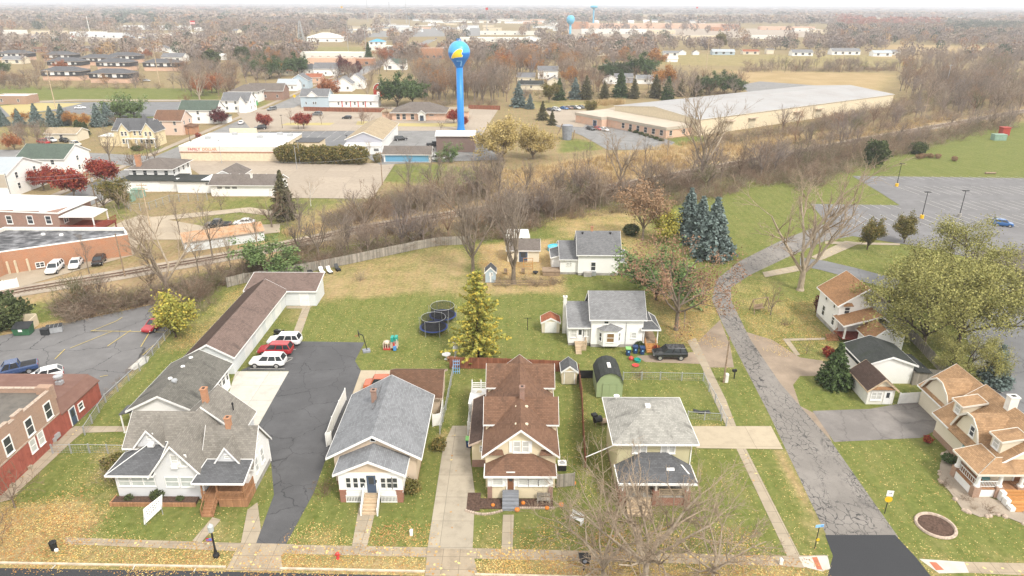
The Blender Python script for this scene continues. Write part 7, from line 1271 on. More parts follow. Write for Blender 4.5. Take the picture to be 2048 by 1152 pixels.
def conifer(name, seed, H, R, leaf, bark='bark_dark', dens=1., droop=.25, pw=.85, base=.04, ragged=.2, size=.38, nm='conifer_tree'):
    rs = np.random.RandomState(seed); C, T = [], []; z = H*base; br = [((0,0,-.1),(0,0,H*.97),H*.018+.05,.02)]
    while z < H*.985:
        f = (z-H*base)/(H*(1-base)); R_ = R*(1-f)**pw*(1+rs.uniform(-ragged,ragged)); nb = max(4,int((5+9*(1-f))*dens)); ph = rs.uniform(0,6.28)
        for j in range(nb):
            a = ph+6.283*j/nb+rs.normal(0,.18); L = R_*rs.uniform(.72,1.12); k_ = max(2,int(L/(size*.55))); tb = rs.uniform(.1,.9)
            for i in range(k_):
                s = (i+.7)/k_; r_ = L*s; wd = size*.55*(1.2-s*.4)
                for w_ in (-1,1):
                    C.append((math.cos(a)*r_-math.sin(a)*w_*wd*rs.uniform(.1,.9), math.sin(a)*r_+math.cos(a)*w_*wd*rs.uniform(.1,.9), z-droop*r_*s+rs.normal(0,.06)+.12*s*s*L)); T.append(tb*.6+.4*s*rs.uniform(.6,1))
        z += H*.028*(1.15-f*.45)/max(.7,dens**.5)
    v,f = tubes(br,6); a = np_mesh('trunk',v,f,bark); v,f,t = cards(np.array(C),size,rs,.35,2,size*.12,np.array(T)); b = np_mesh('crown',v,f,leaf,('tint',t)); reg(name,nm,'tree',[('trunk',a),('crown',b)])
def blob(name, seed, W, H, leaf, size=.3, n=500, nm='shrub', cat='shrub', z0=.1, shape=1., bark='bark_dark'):
    rs = np.random.RandomState(seed); d = rs.normal(0,1,(n,3)); d /= np.linalg.norm(d,axis=1,keepdims=True); l = [rs.normal(0,1,3) for _ in range(7)]
    r_ = rs.uniform(.45,1,n)**.5; bump = 1+sum(.12*np.sin(d@q*3.+i) for i,q in enumerate(l))*.6; p = d*(r_*bump)[:,None]; zz = (p[:,2]*.5+.5); w_ = (1-.55*np.clip(zz,0,1)*(shape-1)) if shape != 1 else 1.
    pts = np.stack([p[:,0]*W/2*w_,p[:,1]*W/2*w_,z0+np.clip(zz,0,1.05)*(H-z0)],1); hs_ = np.abs(np.sin(np.floor(pts/ (W*.22))@np.array([12.9,78.2,37.7]))*43758.5)%1
    v,f,t = cards(pts,size,rs,.1,2,size*.25,.15+.5*hs_+.3*rs.uniform(0,1,n)); b = np_mesh('crown',v,f,leaf,('tint',t))
    sg_ = [((0,0,-.05),(rs.normal(0,.12)*W,rs.normal(0,.12)*W,H*.6),.05,.02) for _ in range(5)]; v,f = tubes(sg_,4); reg(name,nm,cat,[('stem',np_mesh('stem',v,f,bark)),('crown',b)])
def brush_segs(seed, W, H, n, curl=.35):
    rs = random.Random(seed); sg_ = []
    for i in range(n):
        q = Vector((rs.gauss(0,W*.16),rs.gauss(0,W*.16),-.05)); a = rs.uniform(0,6.28); d = Vector((math.cos(a)*rs.uniform(.1,.7),math.sin(a)*rs.uniform(.1,.7),1)).normalized(); L = H*rs.uniform(.5,1.1); r_ = .022
        for s in range(4):
            d = (d+Vector((rs.gauss(0,curl),rs.gauss(0,curl),rs.gauss(-.08,.2)))).normalized(); q2 = q+d*L/4; sg_.append((tuple(q),tuple(q2),r_,r_*.75)); r_ *= .75
            for t in range(2 if s else 0):
                e = (d+Vector((rs.gauss(0,.7),rs.gauss(0,.7),rs.gauss(0,.4)))).normalized(); sg_.append((tuple(q2),tuple(q2+e*L*rs.uniform(.12,.3)),.011,.006))
            q = q2
    return sg_
def bush(name, seed, W, H, n, mat, nm='bare_shrub'):
    v,f = tubes(brush_segs(seed,W,H,n),3); b = np_mesh('crown',v,f,mat); v,f = tubes([((0,0,-.1),(0,0,H*.2),.06,.04)],4); reg(name,nm,'shrub',[('stem',np_mesh('stem',v,f,mat)),('crown',b)])
big = dict(limbs=5,lev=4,kid=(6,5,5),minr=.014)
bare('front_a',11,9.5,.2,'bark_pale','twig_tan',limbs=8,lev=4,kid=(7,6,5),spread=1.,up=.24,trunk=.16,minr=.0085,wig=.2); bare('front_b',12,8.5,.14,'bark_pale','twig_tan',limbs=8,lev=4,kid=(7,5,5),spread=1.,up=.2,trunk=.12,minr=.0085,wig=.2)
bare('wide',21,16,.36,'bark_pale','twig_tan',trunk=.16,spread=.72,up=.35,**big); bare('vase',22,15,.3,'bark_grey','twig_grey',trunk=.2,spread=.55,up=.45,**big); bare('tall',23,14,.24,'bark_grey','twig_grey',minr=.015,limbs=5,lev=4,kid=(6,4,4),trunk=.3,spread=.6,up=.4); bare('round',24,12,.26,'bark_grey','twig_brown',minr=.015,limbs=7,lev=4,kid=(5,4,4),trunk=.22,spread=.95,up=.15); bare('thin',25,9,.1,'bark_grey','twig_grey',limbs=4,lev=4,kid=(5,4,3),trunk=.35,spread=.6,up=.35); bare('thin2',26,8,.09,'bark_pale','twig_tan',limbs=5,lev=4,kid=(5,4,3),trunk=.3,spread=.75,up=.3); bare('birch',27,9,.09,'birch','twig_tan',limbs=3,lev=3,kid=(7,5),trunk=.3,spread=.35,up=.4); bare('small',28,4.5,.07,'bark_grey','twig_brown',limbs=5,lev=3,kid=(5,4),trunk=.25,spread=.95,up=.2); bare('rusty',29,13,.25,'bark_grey','twig_rust',minr=.016,limbs=6,lev=4,kid=(6,4,4),trunk=.25,spread=.75,up=.25)
L3 = dict(limbs=6,lev=3,kid=(6,6))
leafy('yellow_small',32,6,.12,'bark_dark','leaf_yellowgreen',.26,5,.3,1.,trunk=.15,spread=.8,**L3)
leafy('willow',33,13,.3,'bark_dark','leaf_willow',.21,13,.5,.95,trunk=.14,spread=1.05,up=.1,limbs=8,lev=4,kid=(5,4,3)); leafy('gold',34,14,.35,'bark_grey','leaf_gold',.42,9,.5,1.,trunk=.12,spread=.95,limbs=8,lev=3,kid=(7,5)); leafy('orange',35,11,.25,'bark_grey','leaf_orange',.40,6,.5,.85,trunk=.2,spread=.85,**L3); leafy('rustred',36,10,.22,'bark_grey','leaf_rustred',.38,6,.45,.9,trunk=.18,spread=.95,**L3); leafy('redmaple',37,7,.2,'bark_grey','leaf_red',.36,8,.4,1.,trunk=.25,spread=1.05,**L3); leafy('burgundy',38,7.5,.2,'bark_grey','leaf_burgundy',.36,8,.4,1.,trunk=.25,spread=.95,**L3); leafy('oakbrown',39,13,.25,'bark_grey','leaf_brown',.32,5,.42,.9,trunk=.22,spread=.9,limbs=7,lev=3,kid=(7,6)); leafy('brownthin',40,14,.28,'bark_grey','leaf_brownthin',.22,3,.4,.9,trunk=.24,spread=.95,limbs=7,lev=4,kid=(4,4,4)); leafy('olive',41,9,.2,'bark_grey','leaf_olive',.36,8,.42,1.,trunk=.14,spread=.75,up=.4,limbs=8,lev=3,kid=(6,5)); leafy('greentree',42,10,.22,'bark_grey','leaf_green',.38,7,.5,1.,trunk=.15,spread=.9,**L3); leafy('oval',43,7.5,.16,'bark_dark','leaf_olive',.24,8,.3,1.,trunk=.14,spread=.62,up=.45,limbs=9,lev=3,kid=(7,6)); leafy('orangethin',44,11,.2,'bark_grey','leaf_orange',.3,2,.5,.6,trunk=.25,spread=.8,**L3)
leafy('pine_loose',45,9,.18,'bark_dark','needle_pine',.42,6,.4,1.,flat=.6,nm='pine_tree',trunk=.12,spread=1.2,up=.05,limbs=10,lev=3,kid=(5,4)); leafy('pine_round',46,12,.25,'bark_dark','needle_green',.5,8,.45,1.,flat=.4,nm='pine_tree',trunk=.15,spread=1.0,up=.15,limbs=9,lev=3,kid=(6,5))
conifer('blue_spruce',51,8,3.0,'needle_blue'); conifer('yellow_tree',31,13,4.0,'leaf_yellowgreen',dens=.62,ragged=.5,size=.34,pw=.62,base=.05,droop=.05,nm='yellow_tree'); conifer('dark_spruce',52,7,2.6,'needle_green'); conifer('grey_spruce',53,9,3.0,'needle_mixed',dens=.85,ragged=.35); conifer('tall_spruce',54,13,3.6,'needle_green',size=.5,dens=.9,ragged=.3,nm='spruce_tree'); conifer('tall_blue',55,12,3.4,'needle_blue',size=.5,dens=.9,ragged=.3,nm='spruce_tree'); conifer('arborvitae',56,5.0,1.5,'needle_dark',dens=1.3,droop=-.1,pw=.5,size=.3,nm='arborvitae'); conifer('brown_spruce',57,11,3.2,'needle_mixed',dens=.8,ragged=.4,size=.42)
blob('hedge_block',61,4.2,4.2,'leaf_olive',.3,900,'hedge_shrub','hedge',0); blob('shrub_green',62,1.0,.9,'needle_dark',.13,420); blob('shrub_red',63,1.4,1.3,'leaf_red',.16,420); blob('shrub_burg',64,1.8,2.4,'leaf_burgundy',.2,500,shape=1.3); blob('shrub_orange',65,3.2,2.6,'leaf_orange',.32,500); blob('juniper',66,7.5,5.2,'needle_dark',.42,1700,'evergreen_shrub','shrub',0,.9); blob('shrub_white',67,1.6,1.1,'needle_green',.16,420); blob('shrub_olive',68,2.4,1.9,'leaf_olive',.22,600); blob('shrub_brown',69,2.2,1.6,'leaf_brown',.2,500); blob('low_hedge',70,2.6,1.2,'needle_dark',.24,500,'hedge_shrub','hedge',0); blob('ever_big',71,8,8.5,'needle_dark',.5,2000,'evergreen_tree','tree',.2,1.25)
bush('brushy',81,2.6,2.0,34,'twig_brown'); bush('brush_tan',82,3.2,2.4,40,'twig_tan'); bush('brush_tall',83,3.6,4.2,40,'twig_grey')
USED = {}
def plant(kind, px, py, label, H=None, rz=None, group=None, wide=1., pos=None):
    nm, cat, parts = PROTO[kind]; x, y = pos or P(px,py); s_ = 1.
    if H:
        if y < 205 and cat == 'tree': H *= {'redmaple':1.15,'dark_spruce':1.1,'birch':1.2,'small':1.25,'arborvitae':1.}.get(kind, 1.05 if px > 1960 else 1.4)
        s_ = H/HT[kind]
    rz = rng.uniform(0,6.28) if rz is None else rz
    t = thing(nm, label, cat, (x,y,0), rz, group); t.scale = (s_*wide,s_*wide,s_)
    for pn, me in parts: link(pn, me, t)
    return t
HT = {k_: max(v.co.z for pn,me in pr_[2] for v in me.vertices) for k_,pr_ in PROTO.items()}
for a in [('front_a',1290,1160,'wide bare tree in the front verge before the brick porch',9.6),('front_b',1205,1156,'bare many stemmed tree in the verge left of the wide front tree',8.2),('front_b',1425,1158,'low bare tree in the verge right of the wide front tree',7.6),('small',30,1015,'small bare tree beside the red painted wall at the left edge',4.5),('small',-5,1090,'bare twiggy tree at the lower left corner',4.5),
('yellow_tree',955,716,'tall yellow green tree between trampolines and striped lawn',9.3),('yellow_small',352,675,'yellow green small tree over the red sedan',5.8),
('wide',336,592,'big pale bare tree beside the railway left of the rusty shed',12.8),('vase',946,542,'tall bare tree at the end of the curved fence, left of the pair',12.5),('vase',1027,567,'tall bare tree at the end of the curved fence, right of the pair',14),('pine_loose',540,550,'loose green pine beside the railway behind the long garage',6.2),('brown_spruce',570,440,'brownish conifer beside the low white motel',8.2),('round',731,470,'grey round bare tree beside the track below the beige lot',9.),('tall',600,462,'dark bare tree right of the brownish conifer',7.5),('birch',622,412,'thin white birch before the beige lot',6.5),('round',544,455,'bare round tree left of the brownish conifer',6.5),('small',443,420,'small dark bare tree behind the black pickup',4.6),
('oakbrown',1285,480,'tree with dry pale brown leaves behind the farmhouses',10.),('blue_spruce',1376,464,'blue spruce at the back left of the group of three',7.),('blue_spruce',1398,487,'blue spruce in the middle of the group of three',7.2),('blue_spruce',1423,514,'blue spruce at the front right of the group of three',8.6),('yellow_small',1333,485,'yellow green small tree beside the blue spruces',5.4),('pine_loose',1312,600,'dark green pine behind the brown twiggy tree',8.),('brownthin',1352,660,'brown twiggy tree leaning over the side road',11.5),
('wide',1600,580,'huge pale bare tree at the road bend',17.5),('oval',1734,499,'oval olive tree left of the pair before the church lot',5.4),('oval',1808,486,'oval olive tree right of the pair before the church lot',5.0),('willow',1845,695,'big yellow green tree behind the orange roofed house',11.),('willow',1925,760,'low yellow green tree between gambrel house and church side lot',5.5),('willow',1915,690,'yellow green tree right of the big one beside the church lot',11),('willow',1905,600,'yellow green tree behind the big one near the church',10.5),('dark_spruce',1667,770,'dark green spruce before the black roofed garage',5.6),('blue_spruce',1985,770,'blue spruce beside the striped side lot',5.6),('small',1541,630,'small bare tree beside the swing frame',4.6),
('redmaple',150,397,'large bright red maple before the white houses',7.4),('redmaple',88,380,'dark red maple left of the large bright one',5.6),('redmaple',213,372,'half red maple right of the utility pole',7),('burgundy',443,249,'dark red tree before the white house with green roof',7.4),('redmaple',531,257,'red maple left of the pair on the main street verge',6.2),('redmaple',608,258,'red maple right of the pair on the main street verge',7),('rustred',655,198,'round rusty orange tree behind the white motel',12),('pine_round',795,213,'big dark pine left of the pair behind the brick office',17),('pine_round',825,208,'big dark pine right of the pair behind the brick office',15),('redmaple',908,247,'red tree behind the water tower stem',6.5),('redmaple',925,255,'small red tree right of the water tower stem',4.5),('small',882,262,'small bare tree left of the water tower stem',5.5),('small',740,252,'round bare shrub tree before the brick office',6.5),('thin',582,249,'thin bare tree between the red maples',7.),('thin',643,249,'thin bare tree right of the red maples',6.),
('gold',1005,322,'big golden tree beside the water tower yard',15.5),('gold',1065,318,'golden tree right of the big golden one',12.5),('grey_spruce',1085,240,'slim spruce beside the golden trees',8),('grey_spruce',1104,250,'second slim spruce beside the golden trees',6),('olive',1180,231,'round olive and orange tree beside the row of cars',7.6),('wide',1405,354,'tall pale bare tree before the warehouse side wall',19),('wide',1240,377,'bare tree in the tan grass before the warehouse',12),('ever_big',1748,334,'dark evergreen at the upper edge of the church lot',8.8),('juniper',1835,308,'dark low evergreen above the small bushes',4.2),('pine_loose',898,322,'loose pine before the dark brown workshop',6.5),('thin',1150,360,'bare tree at the left edge of the tan grass',7),('thin2',1110,440,'pale olive tree beside the track above the farmhouse',6.5),('thin2',740,312,'thin bare tree on the lawn below the blue wall shed',5.5),('rustred',30,300,'rusty brown trees at the left edge behind the white house',6.),
('blue_spruce',8,252,'blue spruce at the left edge beside the park drive',7),('blue_spruce',40,253,'second blue spruce from the left beside the park drive',7),('blue_spruce',76,253,'tall blue spruce left of three beside the park drive',9),('blue_spruce',106,253,'broad blue spruce middle of three beside the park drive',8),('blue_spruce',128,251,'blue spruce right of three beside the park drive',8.5),('blue_spruce',198,253,'dark blue spruce left of the pair near the yellow house',9),('blue_spruce',218,250,'dark blue spruce right of the pair near the yellow house',9),('pine_loose',240,237,'large loose pine on the park verge, left of two',12),('pine_loose',266,236,'large loose pine on the park verge, right of two',10.5),('arborvitae',159,272,'narrow dark arborvitae left of three beside the yellow house',6.),('arborvitae',166,272,'narrow dark arborvitae middle of three beside the yellow house',5.2),('arborvitae',173,271,'narrow dark arborvitae right of three beside the yellow house',5.),('orange',42,250,'orange tree between the blue spruces at the left',7),('orange',143,253,'orange tree right of the three blue spruces',7),('orange',172,258,'orange brown tree left of the dark blue spruces',7.),('rusty',235,263,'brown tree behind the yellow house',7.),('wide',400,203,'wide pale bare tree beside the green park field',19),('rusty',375,222,'bare brown tree below the wide pale one',9),('round',210,420,'bare tree behind the red timber deck',5),('olive',238,418,'olive green bushy tree beside the green transformers',6.),('round',275,352,'bare grey tree before the white houses at the left',8),('tall',222,330,'bare grey tree at the cross street corner',9),('tall',312,330,'bare pale tree before the yellow house on the pavement',8),('thin',360,470,'thin bare tree left of the black pickup',7.),('burgundy',690,150,'dark red tree right of the white cross gabled house',14),('burgundy',712,152,'dark purple red tree behind the wide bare tree',11),('wide',735,196,'wide bare tree behind the small red barn',15),('tall_spruce',738,128,'conical dark spruce beside the school wing',17),('rustred',765,125,'russet tree left of the main street behind the school',14),('rustred',845,112,'russet cone shaped tree at the main street',13),('pine_round',595,150,'dark pine behind the orange roofed house',16),('pine_round',540,158,'dark green pine left of the orange roofed house',15),('ever_big',427,140,'dark round pine beside the apartment blocks',15),('ever_big',487,130,'dark round pine beside the pale field',15),('pine_round',1285,160,'big dark green pine above the warehouse',19),('rustred',1010,145,'rusty red tree behind the tan houses',16),('orange',1062,150,'tall narrow orange tree behind the tan houses',15),('orange',1140,172,'round golden orange tree behind the spruces',13),('olive',1098,205,'golden olive tree among the left spruces',11),('orange',1330,180,'orange tree right of the big dark pine',16),('orange',1310,140,'tall golden tree behind the big dark pine',18),('orange',1250,128,'golden tree beside the tan ranch house',16),('olive',1440,98,'olive round tree at the end of the pale field',20),('orangethin',1805,150,'thin rusty columnar tree at the field hedge',14)]:
    plant(*a)
for px,py,H_,k_ in ((1037,214,12,'tall_blue'),(1060,218,7,'tall_blue'),(1118,200,11,'tall_spruce'),(1150,198,11,'tall_blue'),(1172,199,12,'brown_spruce'),(1208,198,9,'brown_spruce'),(1240,196,15,'tall_spruce'),(1268,197,10,'brown_spruce'),(1310,196,12,'brown_spruce'),(1335,200,12,'tall_spruce'),(1210,158,13,'pine_round'),(1392,193,11,'brown_spruce'),(1418,189,13,'pine_round'),(1448,187,13,'pine_round'),(1470,188,11,'pine_round'),(1362,193,9,'brown_spruce')):
    plant(k_,px,py,'evergreen in the mixed row between the houses and the warehouse',H_,group='evergreens in the row above the warehouse',wide=1.25 if 'pine' not in k_ else 1.)
for i in range(11): plant('hedge_block',566+15.5*i,325+.3*i,'dense olive block of the tall clipped hedge beside the beige store',6.0+rng.uniform(-.4,.4),group='tall hedge beside the beige store')
for i in range(10): plant('arborvitae',1218+5.5*i,151,'dark narrow evergreen of the tall hedge behind the spruce row',9,group='dark hedge behind the spruce row',wide=.8)
for a in [('juniper',8,655,'large dark evergreen mass beside the green dumpster',5.6),('shrub_green',258,1003,'small dark shrub left of three in the mulch bed',.8),('shrub_green',318,1001,'tallest dark shrub in the mulch bed',1.25),('shrub_green',362,1003,'small dark shrub right of three in the mulch bed',.7),('brushy',650,985,'brown leafless bush left of the bungalow porch',1.9),('shrub_olive',822,985,'olive bush right of the bungalow porch',1.5),('brush_tan',222,955,'large brown and green bush at the corner of the white gabled house',2.9),('shrub_olive',236,945,'green side of the bush at the white gabled house corner',2.2),('shrub_red',1312,702,'red bush between orange steps and black vehicle',1.0),('shrub_green',1277,697,'round dark shrub behind the blue carts',1.2),('shrub_red',1655,712,'bright red bush before the black roofed garage',1.6),('shrub_burg',1640,628,'dark burgundy tree at the corner of the orange roofed house',3.2),('brushy',1570,650,'leafless brown bush on the leafy lawn',1.5),('small',1613,708,'ornament hung bare little tree before the dirt drive',2.),('brushy',1278,752,'leafless bush at the wire fence behind the square house',1.6),('shrub_white',1895,925,'dark green shrub with pale flowers beside the columned porch',1.1),('shrub_red',1854,886,'rusty round shrub at the asphalt edge beside the cream house wall',1.),('brushy',1890,972,'brown bush before the columned porch, left one',1.1),('brushy',1930,1000,'brown bush before the columned porch, middle one',1.0),('brushy',1978,1022,'grey bush beside the wooden porch steps',1.2),('brush_tan',1945,1018,'tan bush before the porch pier',.9),('juniper',1262,470,'low dark evergreen under the brown leaved tree',2.6),('hedge_block',755,325,'round dark bush left of the blue wall',3.2),('shrub_red',1176,243,'red bush at the warehouse office corner',2.6),('shrub_red',1222,252,'large red bush before the warehouse office door',2.6),('shrub_red',397,276,'red bush before the long beige store',2.0),('low_hedge',62,376,'dark low hedge before the white house with metal roof',1.6),('low_hedge',275,301,'dark shrub before the yellow house porch',1.8),('shrub_burg',325,276,'purple shrub before the pink house',2.2),('brush_tan',720,560,'tangle of bare shrubs behind the curved fence',2.4),('shrub_olive',878,898,'small dark bush at the side gate of the bungalow',1.4)]: plant(*a)
for i,(px,py) in enumerate(((1837,318),(1846,316),(1860,316),(1875,317),(1908,322))): plant('shrub_brown',px,py,('rust brown bush in the short row on the bright lawn, number counted from its left end: '+('one','two','three','four','single one set apart')[i]) if False else ('first','second','third','fourth','separate last')[i]+' rust brown bush in the short row on the bright lawn',1.6)
for i in range(7): plant('low_hedge',1262+10*i,263+3.2*i,'clipped dark bush under the brick office windows of the warehouse',1.2,group='bushes under the warehouse office windows')
# belts of trees, each tree its own thing
def inpoly(px,poly):
    c=False; n=len(poly); x,y=px
    for i in range(n):
        x0,y0=poly[i]; x1,y1=poly[(i+1)%n]
        if (y0>y)!=(y1>y) and x<(x1-x0)*(y-y0)/(y1-y0)+x0: c=not c
    return c
def sample(poly,n,r_):
    xs_=[q[0] for q in poly]; ys_=[q[1] for q in poly]; o=[]; g=0
    while len(o)<n and g<n*60:
        g+=1; q=(r_.uniform(min(xs_),max(xs_)),r_.uniform(min(ys_),max(ys_)))
        if inpoly(q,poly): o.append(q)
    return o
BPX=[(px,py,w_) for px,py,w_,*_ in HS]+[(px,py,26) for px,py in ((125,161),(131,139),(228,141),(192,131),(247,126),(322,142),(28,121),(220,166))]; r5=random.Random(77)
def blocked(q):
    sy=max(.3,(q[1]-9.5)*.0205)
    return any(abs(q[0]-bx)<bw*sy*.5+2 and (-6<q[1]-by<=1 or (1<q[1]-by<9*sy+2 and r5.random()<.8)) and by>70 for bx,by,bw in BPX) or (abs(q[0]-(922))<14 and q[1]>212)
BELTS=[([(835,150),(1000,140),(1010,205),(940,212),(840,205)],44,(('tall',3),('round',3),('rusty',3),('vase',2),('orangethin',1)),(11,17),'bare grey brown tree in the belt between brick office and far shops','bare trees behind the brick office'),
([(990,100),(1260,92),(1260,150),(1110,150),(1000,160)],46,(('rusty',4),('orangethin',3),('round',3),('tall',2),('oakbrown',1)),(11,17),'brownish bare tree in the wood behind the tan houses','brownish trees behind the tan houses'),
([(1030,165),(1300,160),(1480,175),(1480,190),(1030,205)],40,(('rusty',2),('round',3),('tall',2)),(8,13),'bare tree standing among the spruces above the warehouse','bare trees among the spruces'),
([(330,120),(480,135),(470,200),(420,203),(330,180)],26,(('rusty',4),('tall',2),('round',3),('rustred',1)),(9,14),'bare brown tree between apartment blocks and street houses','bare trees beside the park field'),
([(0,165),(330,168),(330,178),(0,180)],24,(('round',3),('rusty',2),('greentree',1),('orangethin',1)),(6,9),'bare or brown tree in the row along the far side of the park field','row along the park field'),
([(0,88),(300,92),(330,150),(180,150),(70,150),(0,160)],40,(('orangethin',3),('rusty',3),('rustred',1),('pine_round',1),('round',2)),(8,13),'autumn tree standing between the apartment blocks','autumn trees between the apartment blocks'),
([(480,108),(640,112),(640,160),(560,165),(480,160)],26,(('pine_round',2),('orange',2),('rusty',3),('round',2)),(11,16),'autumn tree behind the brick bungalow and street houses','trees behind the street houses'),
([(660,120),(850,110),(850,150),(770,170),(660,170)],24,(('rusty',3),('round',2),('orangethin',2)),(9,14),'bare tree between school and small red barn','trees around the small red barn'),
([(1480,138),(1800,133),(1800,143),(1480,145)],30,(('thin',3),('thin2',2),('round',1)),(5,12),'thin bare tree in the hedgerow behind the stubble field','hedgerow trees'),
([(1790,128),(2048,120),(2048,235),(1900,225),(1800,185)],52,(('tall',3),('round',3),('thin2',3),('vase',2),('rusty',1)),(9,17),'bare pale tree in the thicket at the right beyond the track','bare trees of the right hand thicket')]
r5=random.Random(77)
for poly,n_,mix,(h0,h1),lab,grp in BELTS:
    bag=[k_ for k_,w_ in mix for _ in range(w_)]
    for q in sample(poly,int(n_*1.3),r5):
        if blocked(q): continue
        plant(r5.choice(bag),q[0],q[1],lab,r5.uniform(h0,h1),group=grp)
rp=[(180,545),(430,520),(470,545),(600,515),(640,520),(800,478),(880,470),(700,500),(840,452),(905,445),(980,440),(1010,460),(1060,430),(1120,415),(1170,405),(1200,420),(1280,395),(1330,380),(1380,360),(1440,350),(1490,340),(1530,330),(820,440),(690,470),(1290,330),(1340,320),(1450,310),(1560,300),(1620,290),(1650,300),(1120,370),(1180,350),(1000,395),(960,400),(870,400),(820,400),(930,385),(1050,385),(395,548),(520,510),(1700,290),(1560,250),(1620,245),(1680,240),(1750,245)]
for i,q in enumerate(rp): plant(r5.choice(('thin','thin2','tall','thin','vase')),q[0]+r5.uniform(-8,8),q[1]+r5.uniform(-3,3),'thin bare tree in the brush along the railway',r5.uniform(5.5,10.5),group='thin bare trees along the railway')
# ---------------------------------------------------------------- undergrowth, dry grass, fallen leaves and the far woods: masses nobody could count
def tile(name, protos, places, mat, label, cat, attr=None, rs=None, shadeattr=True):
    V,Fc,A=[],[],[]; b=0
    for (x,y,s_,rz,pi,colr) in places:
        v,f=protos[pi][:2]; c,s=math.cos(rz),math.sin(rz); w_=np.empty_like(v); w_[:,0]=(v[:,0]*c-v[:,1]*s)*s_[0]+x; w_[:,1]=(v[:,0]*s+v[:,1]*c)*s_[0]+y; w_[:,2]=v[:,2]*s_[1]
        V.append(w_); Fc.append(f+b); b+=len(v)
        if attr: A.append(np.asarray(colr)[None,:]*(.8+.4*protos[pi][2][:,None]))
    o=link(name,np_mesh(name,np.concatenate(V),np.concatenate(Fc),mat,(attr,np.concatenate(A)) if attr else None)); tag(o,label,cat,kind='stuff'); return o
def colmat(name):
    n=N(name,.95,.08); return n.col(n.n('Attribute',attribute_name='col').outputs[0])
colmat('mass_foliage')
bp=[]
for i in range(6):
    v,f=tubes(brush_segs(200+i,2.6,2.2,15 if i<4 else 9,.4),3); rs=np.random.RandomState(i); bp.append((v,f,np.repeat(rs.uniform(0,1,len(v)//6),6)))
r6=random.Random(9); pl=[]
def rail_d(x,y):
    v=Vector((x,y)); o=[99.]
    for p_,q in zip(RL,RL[1:]):
        d=(q-p_).normalized()
        if -3<(v-p_).dot(d)<(q-p_).length+3: o.append(abs(d.x*(v-p_).y-d.y*(v-p_).x))
    return min(o)
ZB=[([(1000,425),(1240,383),(1430,345),(1540,322),(1700,293),(1900,258),(2060,232),(2060,244),(1900,275),(1720,318),(1560,345),(1430,375),(1240,405),(1000,450)],460,(1.5,2.5)),([(560,505),(760,458),(1000,418),(1000,432),(760,475),(600,512)],120,(1.2,1.9)),([(110,615),(330,592),(480,545),(560,540),(720,505),(900,470),(930,485),(830,495),(640,535),(590,542),(440,572),(400,600),(340,640),(310,606),(130,648)],620,(1.0,1.75)),([(930,485),(900,455),(1000,425),(1200,395),(1340,370),(1500,335),(1560,330),(1580,355),(1430,400),(1300,420),(1120,440),(1050,470),(1000,480)],620,(1.0,1.7)),([(260,525),(300,500),(330,520),(290,540)],14,(.6,.9)),([(650,440),(760,400),(960,372),(1000,395),(890,415),(740,445),(660,465)],420,(1.,1.7)),([(1500,305),(1700,265),(1850,235),(2048,190),(2100,215),(1900,260),(1740,300),(1600,325),(1540,330)],520,(1.3,2.2)),([(1400,285),(1560,262),(1800,200),(2048,150),(2048,185),(1800,235),(1600,270),(1420,300)],560,(1.3,2.4)),([(1540,315),(1740,300),(1780,290),(1900,265),(2000,240),(2040,255),(1880,290),(1740,330),(1600,365),(1520,375)],420,(1.2,2.2)),([(1480,139),(1790,135),(1790,144),(1480,145)],200,(1.4,2.2)),([(1030,186),(1480,186),(1480,194),(1030,200)],160,(1.2,2.)),([(980,560),(1130,555),(1130,572),(985,575)],46,(.55,.75)),([(1560,360),(1680,330),(1700,345),(1640,375),(1590,385)],90,(1.1,1.8)),([(345,655),(430,590),(445,600),(350,668)],26,(.5,.8)),([(0,165),(330,170),(330,178),(0,180)],110,(1.2,1.9)),([(845,205),(1000,205),(1000,212),(845,214)],70,(1.2,2.)),([(195,800),(345,655),(350,660),(205,808)],30,(.25,.4))]
BC=[(.25,.18,.13),(.30,.225,.165),(.20,.145,.105),(.27,.18,.12),(.33,.265,.2),(.18,.165,.09)]
for poly,n_,(s0,s1) in ZB:
    for q in sample(poly,n_,r6):
        x,y=P(*q)
        if rail_d(x,y)<4.2: continue
        s_=r6.uniform(s0,s1); pl.append((x,y,(s_,s_*r6.uniform(.7,1.15)),r6.uniform(0,6.28),r6.randrange(6),r6.choice(BC)))
tile('undergrowth',bp,pl,'mass_foliage','grey brown leafless undergrowth along both sides of the railway','undergrowth','col')
def blades(seed,n,R,h):
    rs=np.random.RandomState(seed); c=rs.normal(0,R*.5,(n,2)); a=rs.uniform(0,6.28,n); hh=h*rs.uniform(.5,1.15,n); w_=.05; le=rs.normal(0,.22,(n,2))*hh[:,None]
    v=np.zeros((n,4,3)); v[:,0,:2]=c+np.stack([np.cos(a),np.sin(a)],1)*w_; v[:,1,:2]=c-np.stack([np.cos(a),np.sin(a)],1)*w_; v[:,2,:2]=c+le-np.stack([np.cos(a),np.sin(a)],1)*w_*.5; v[:,3,:2]=c+le+np.stack([np.cos(a),np.sin(a)],1)*w_*.5; v[:,2,2]=hh*.95; v[:,3,2]=hh
    return v.reshape(-1,3),np.arange(n*4).reshape(n,4),np.repeat(rs.uniform(0,1,n),4)
gp=[blades(i,46,1.5,1.3) for i in range(4)]; pl=[]
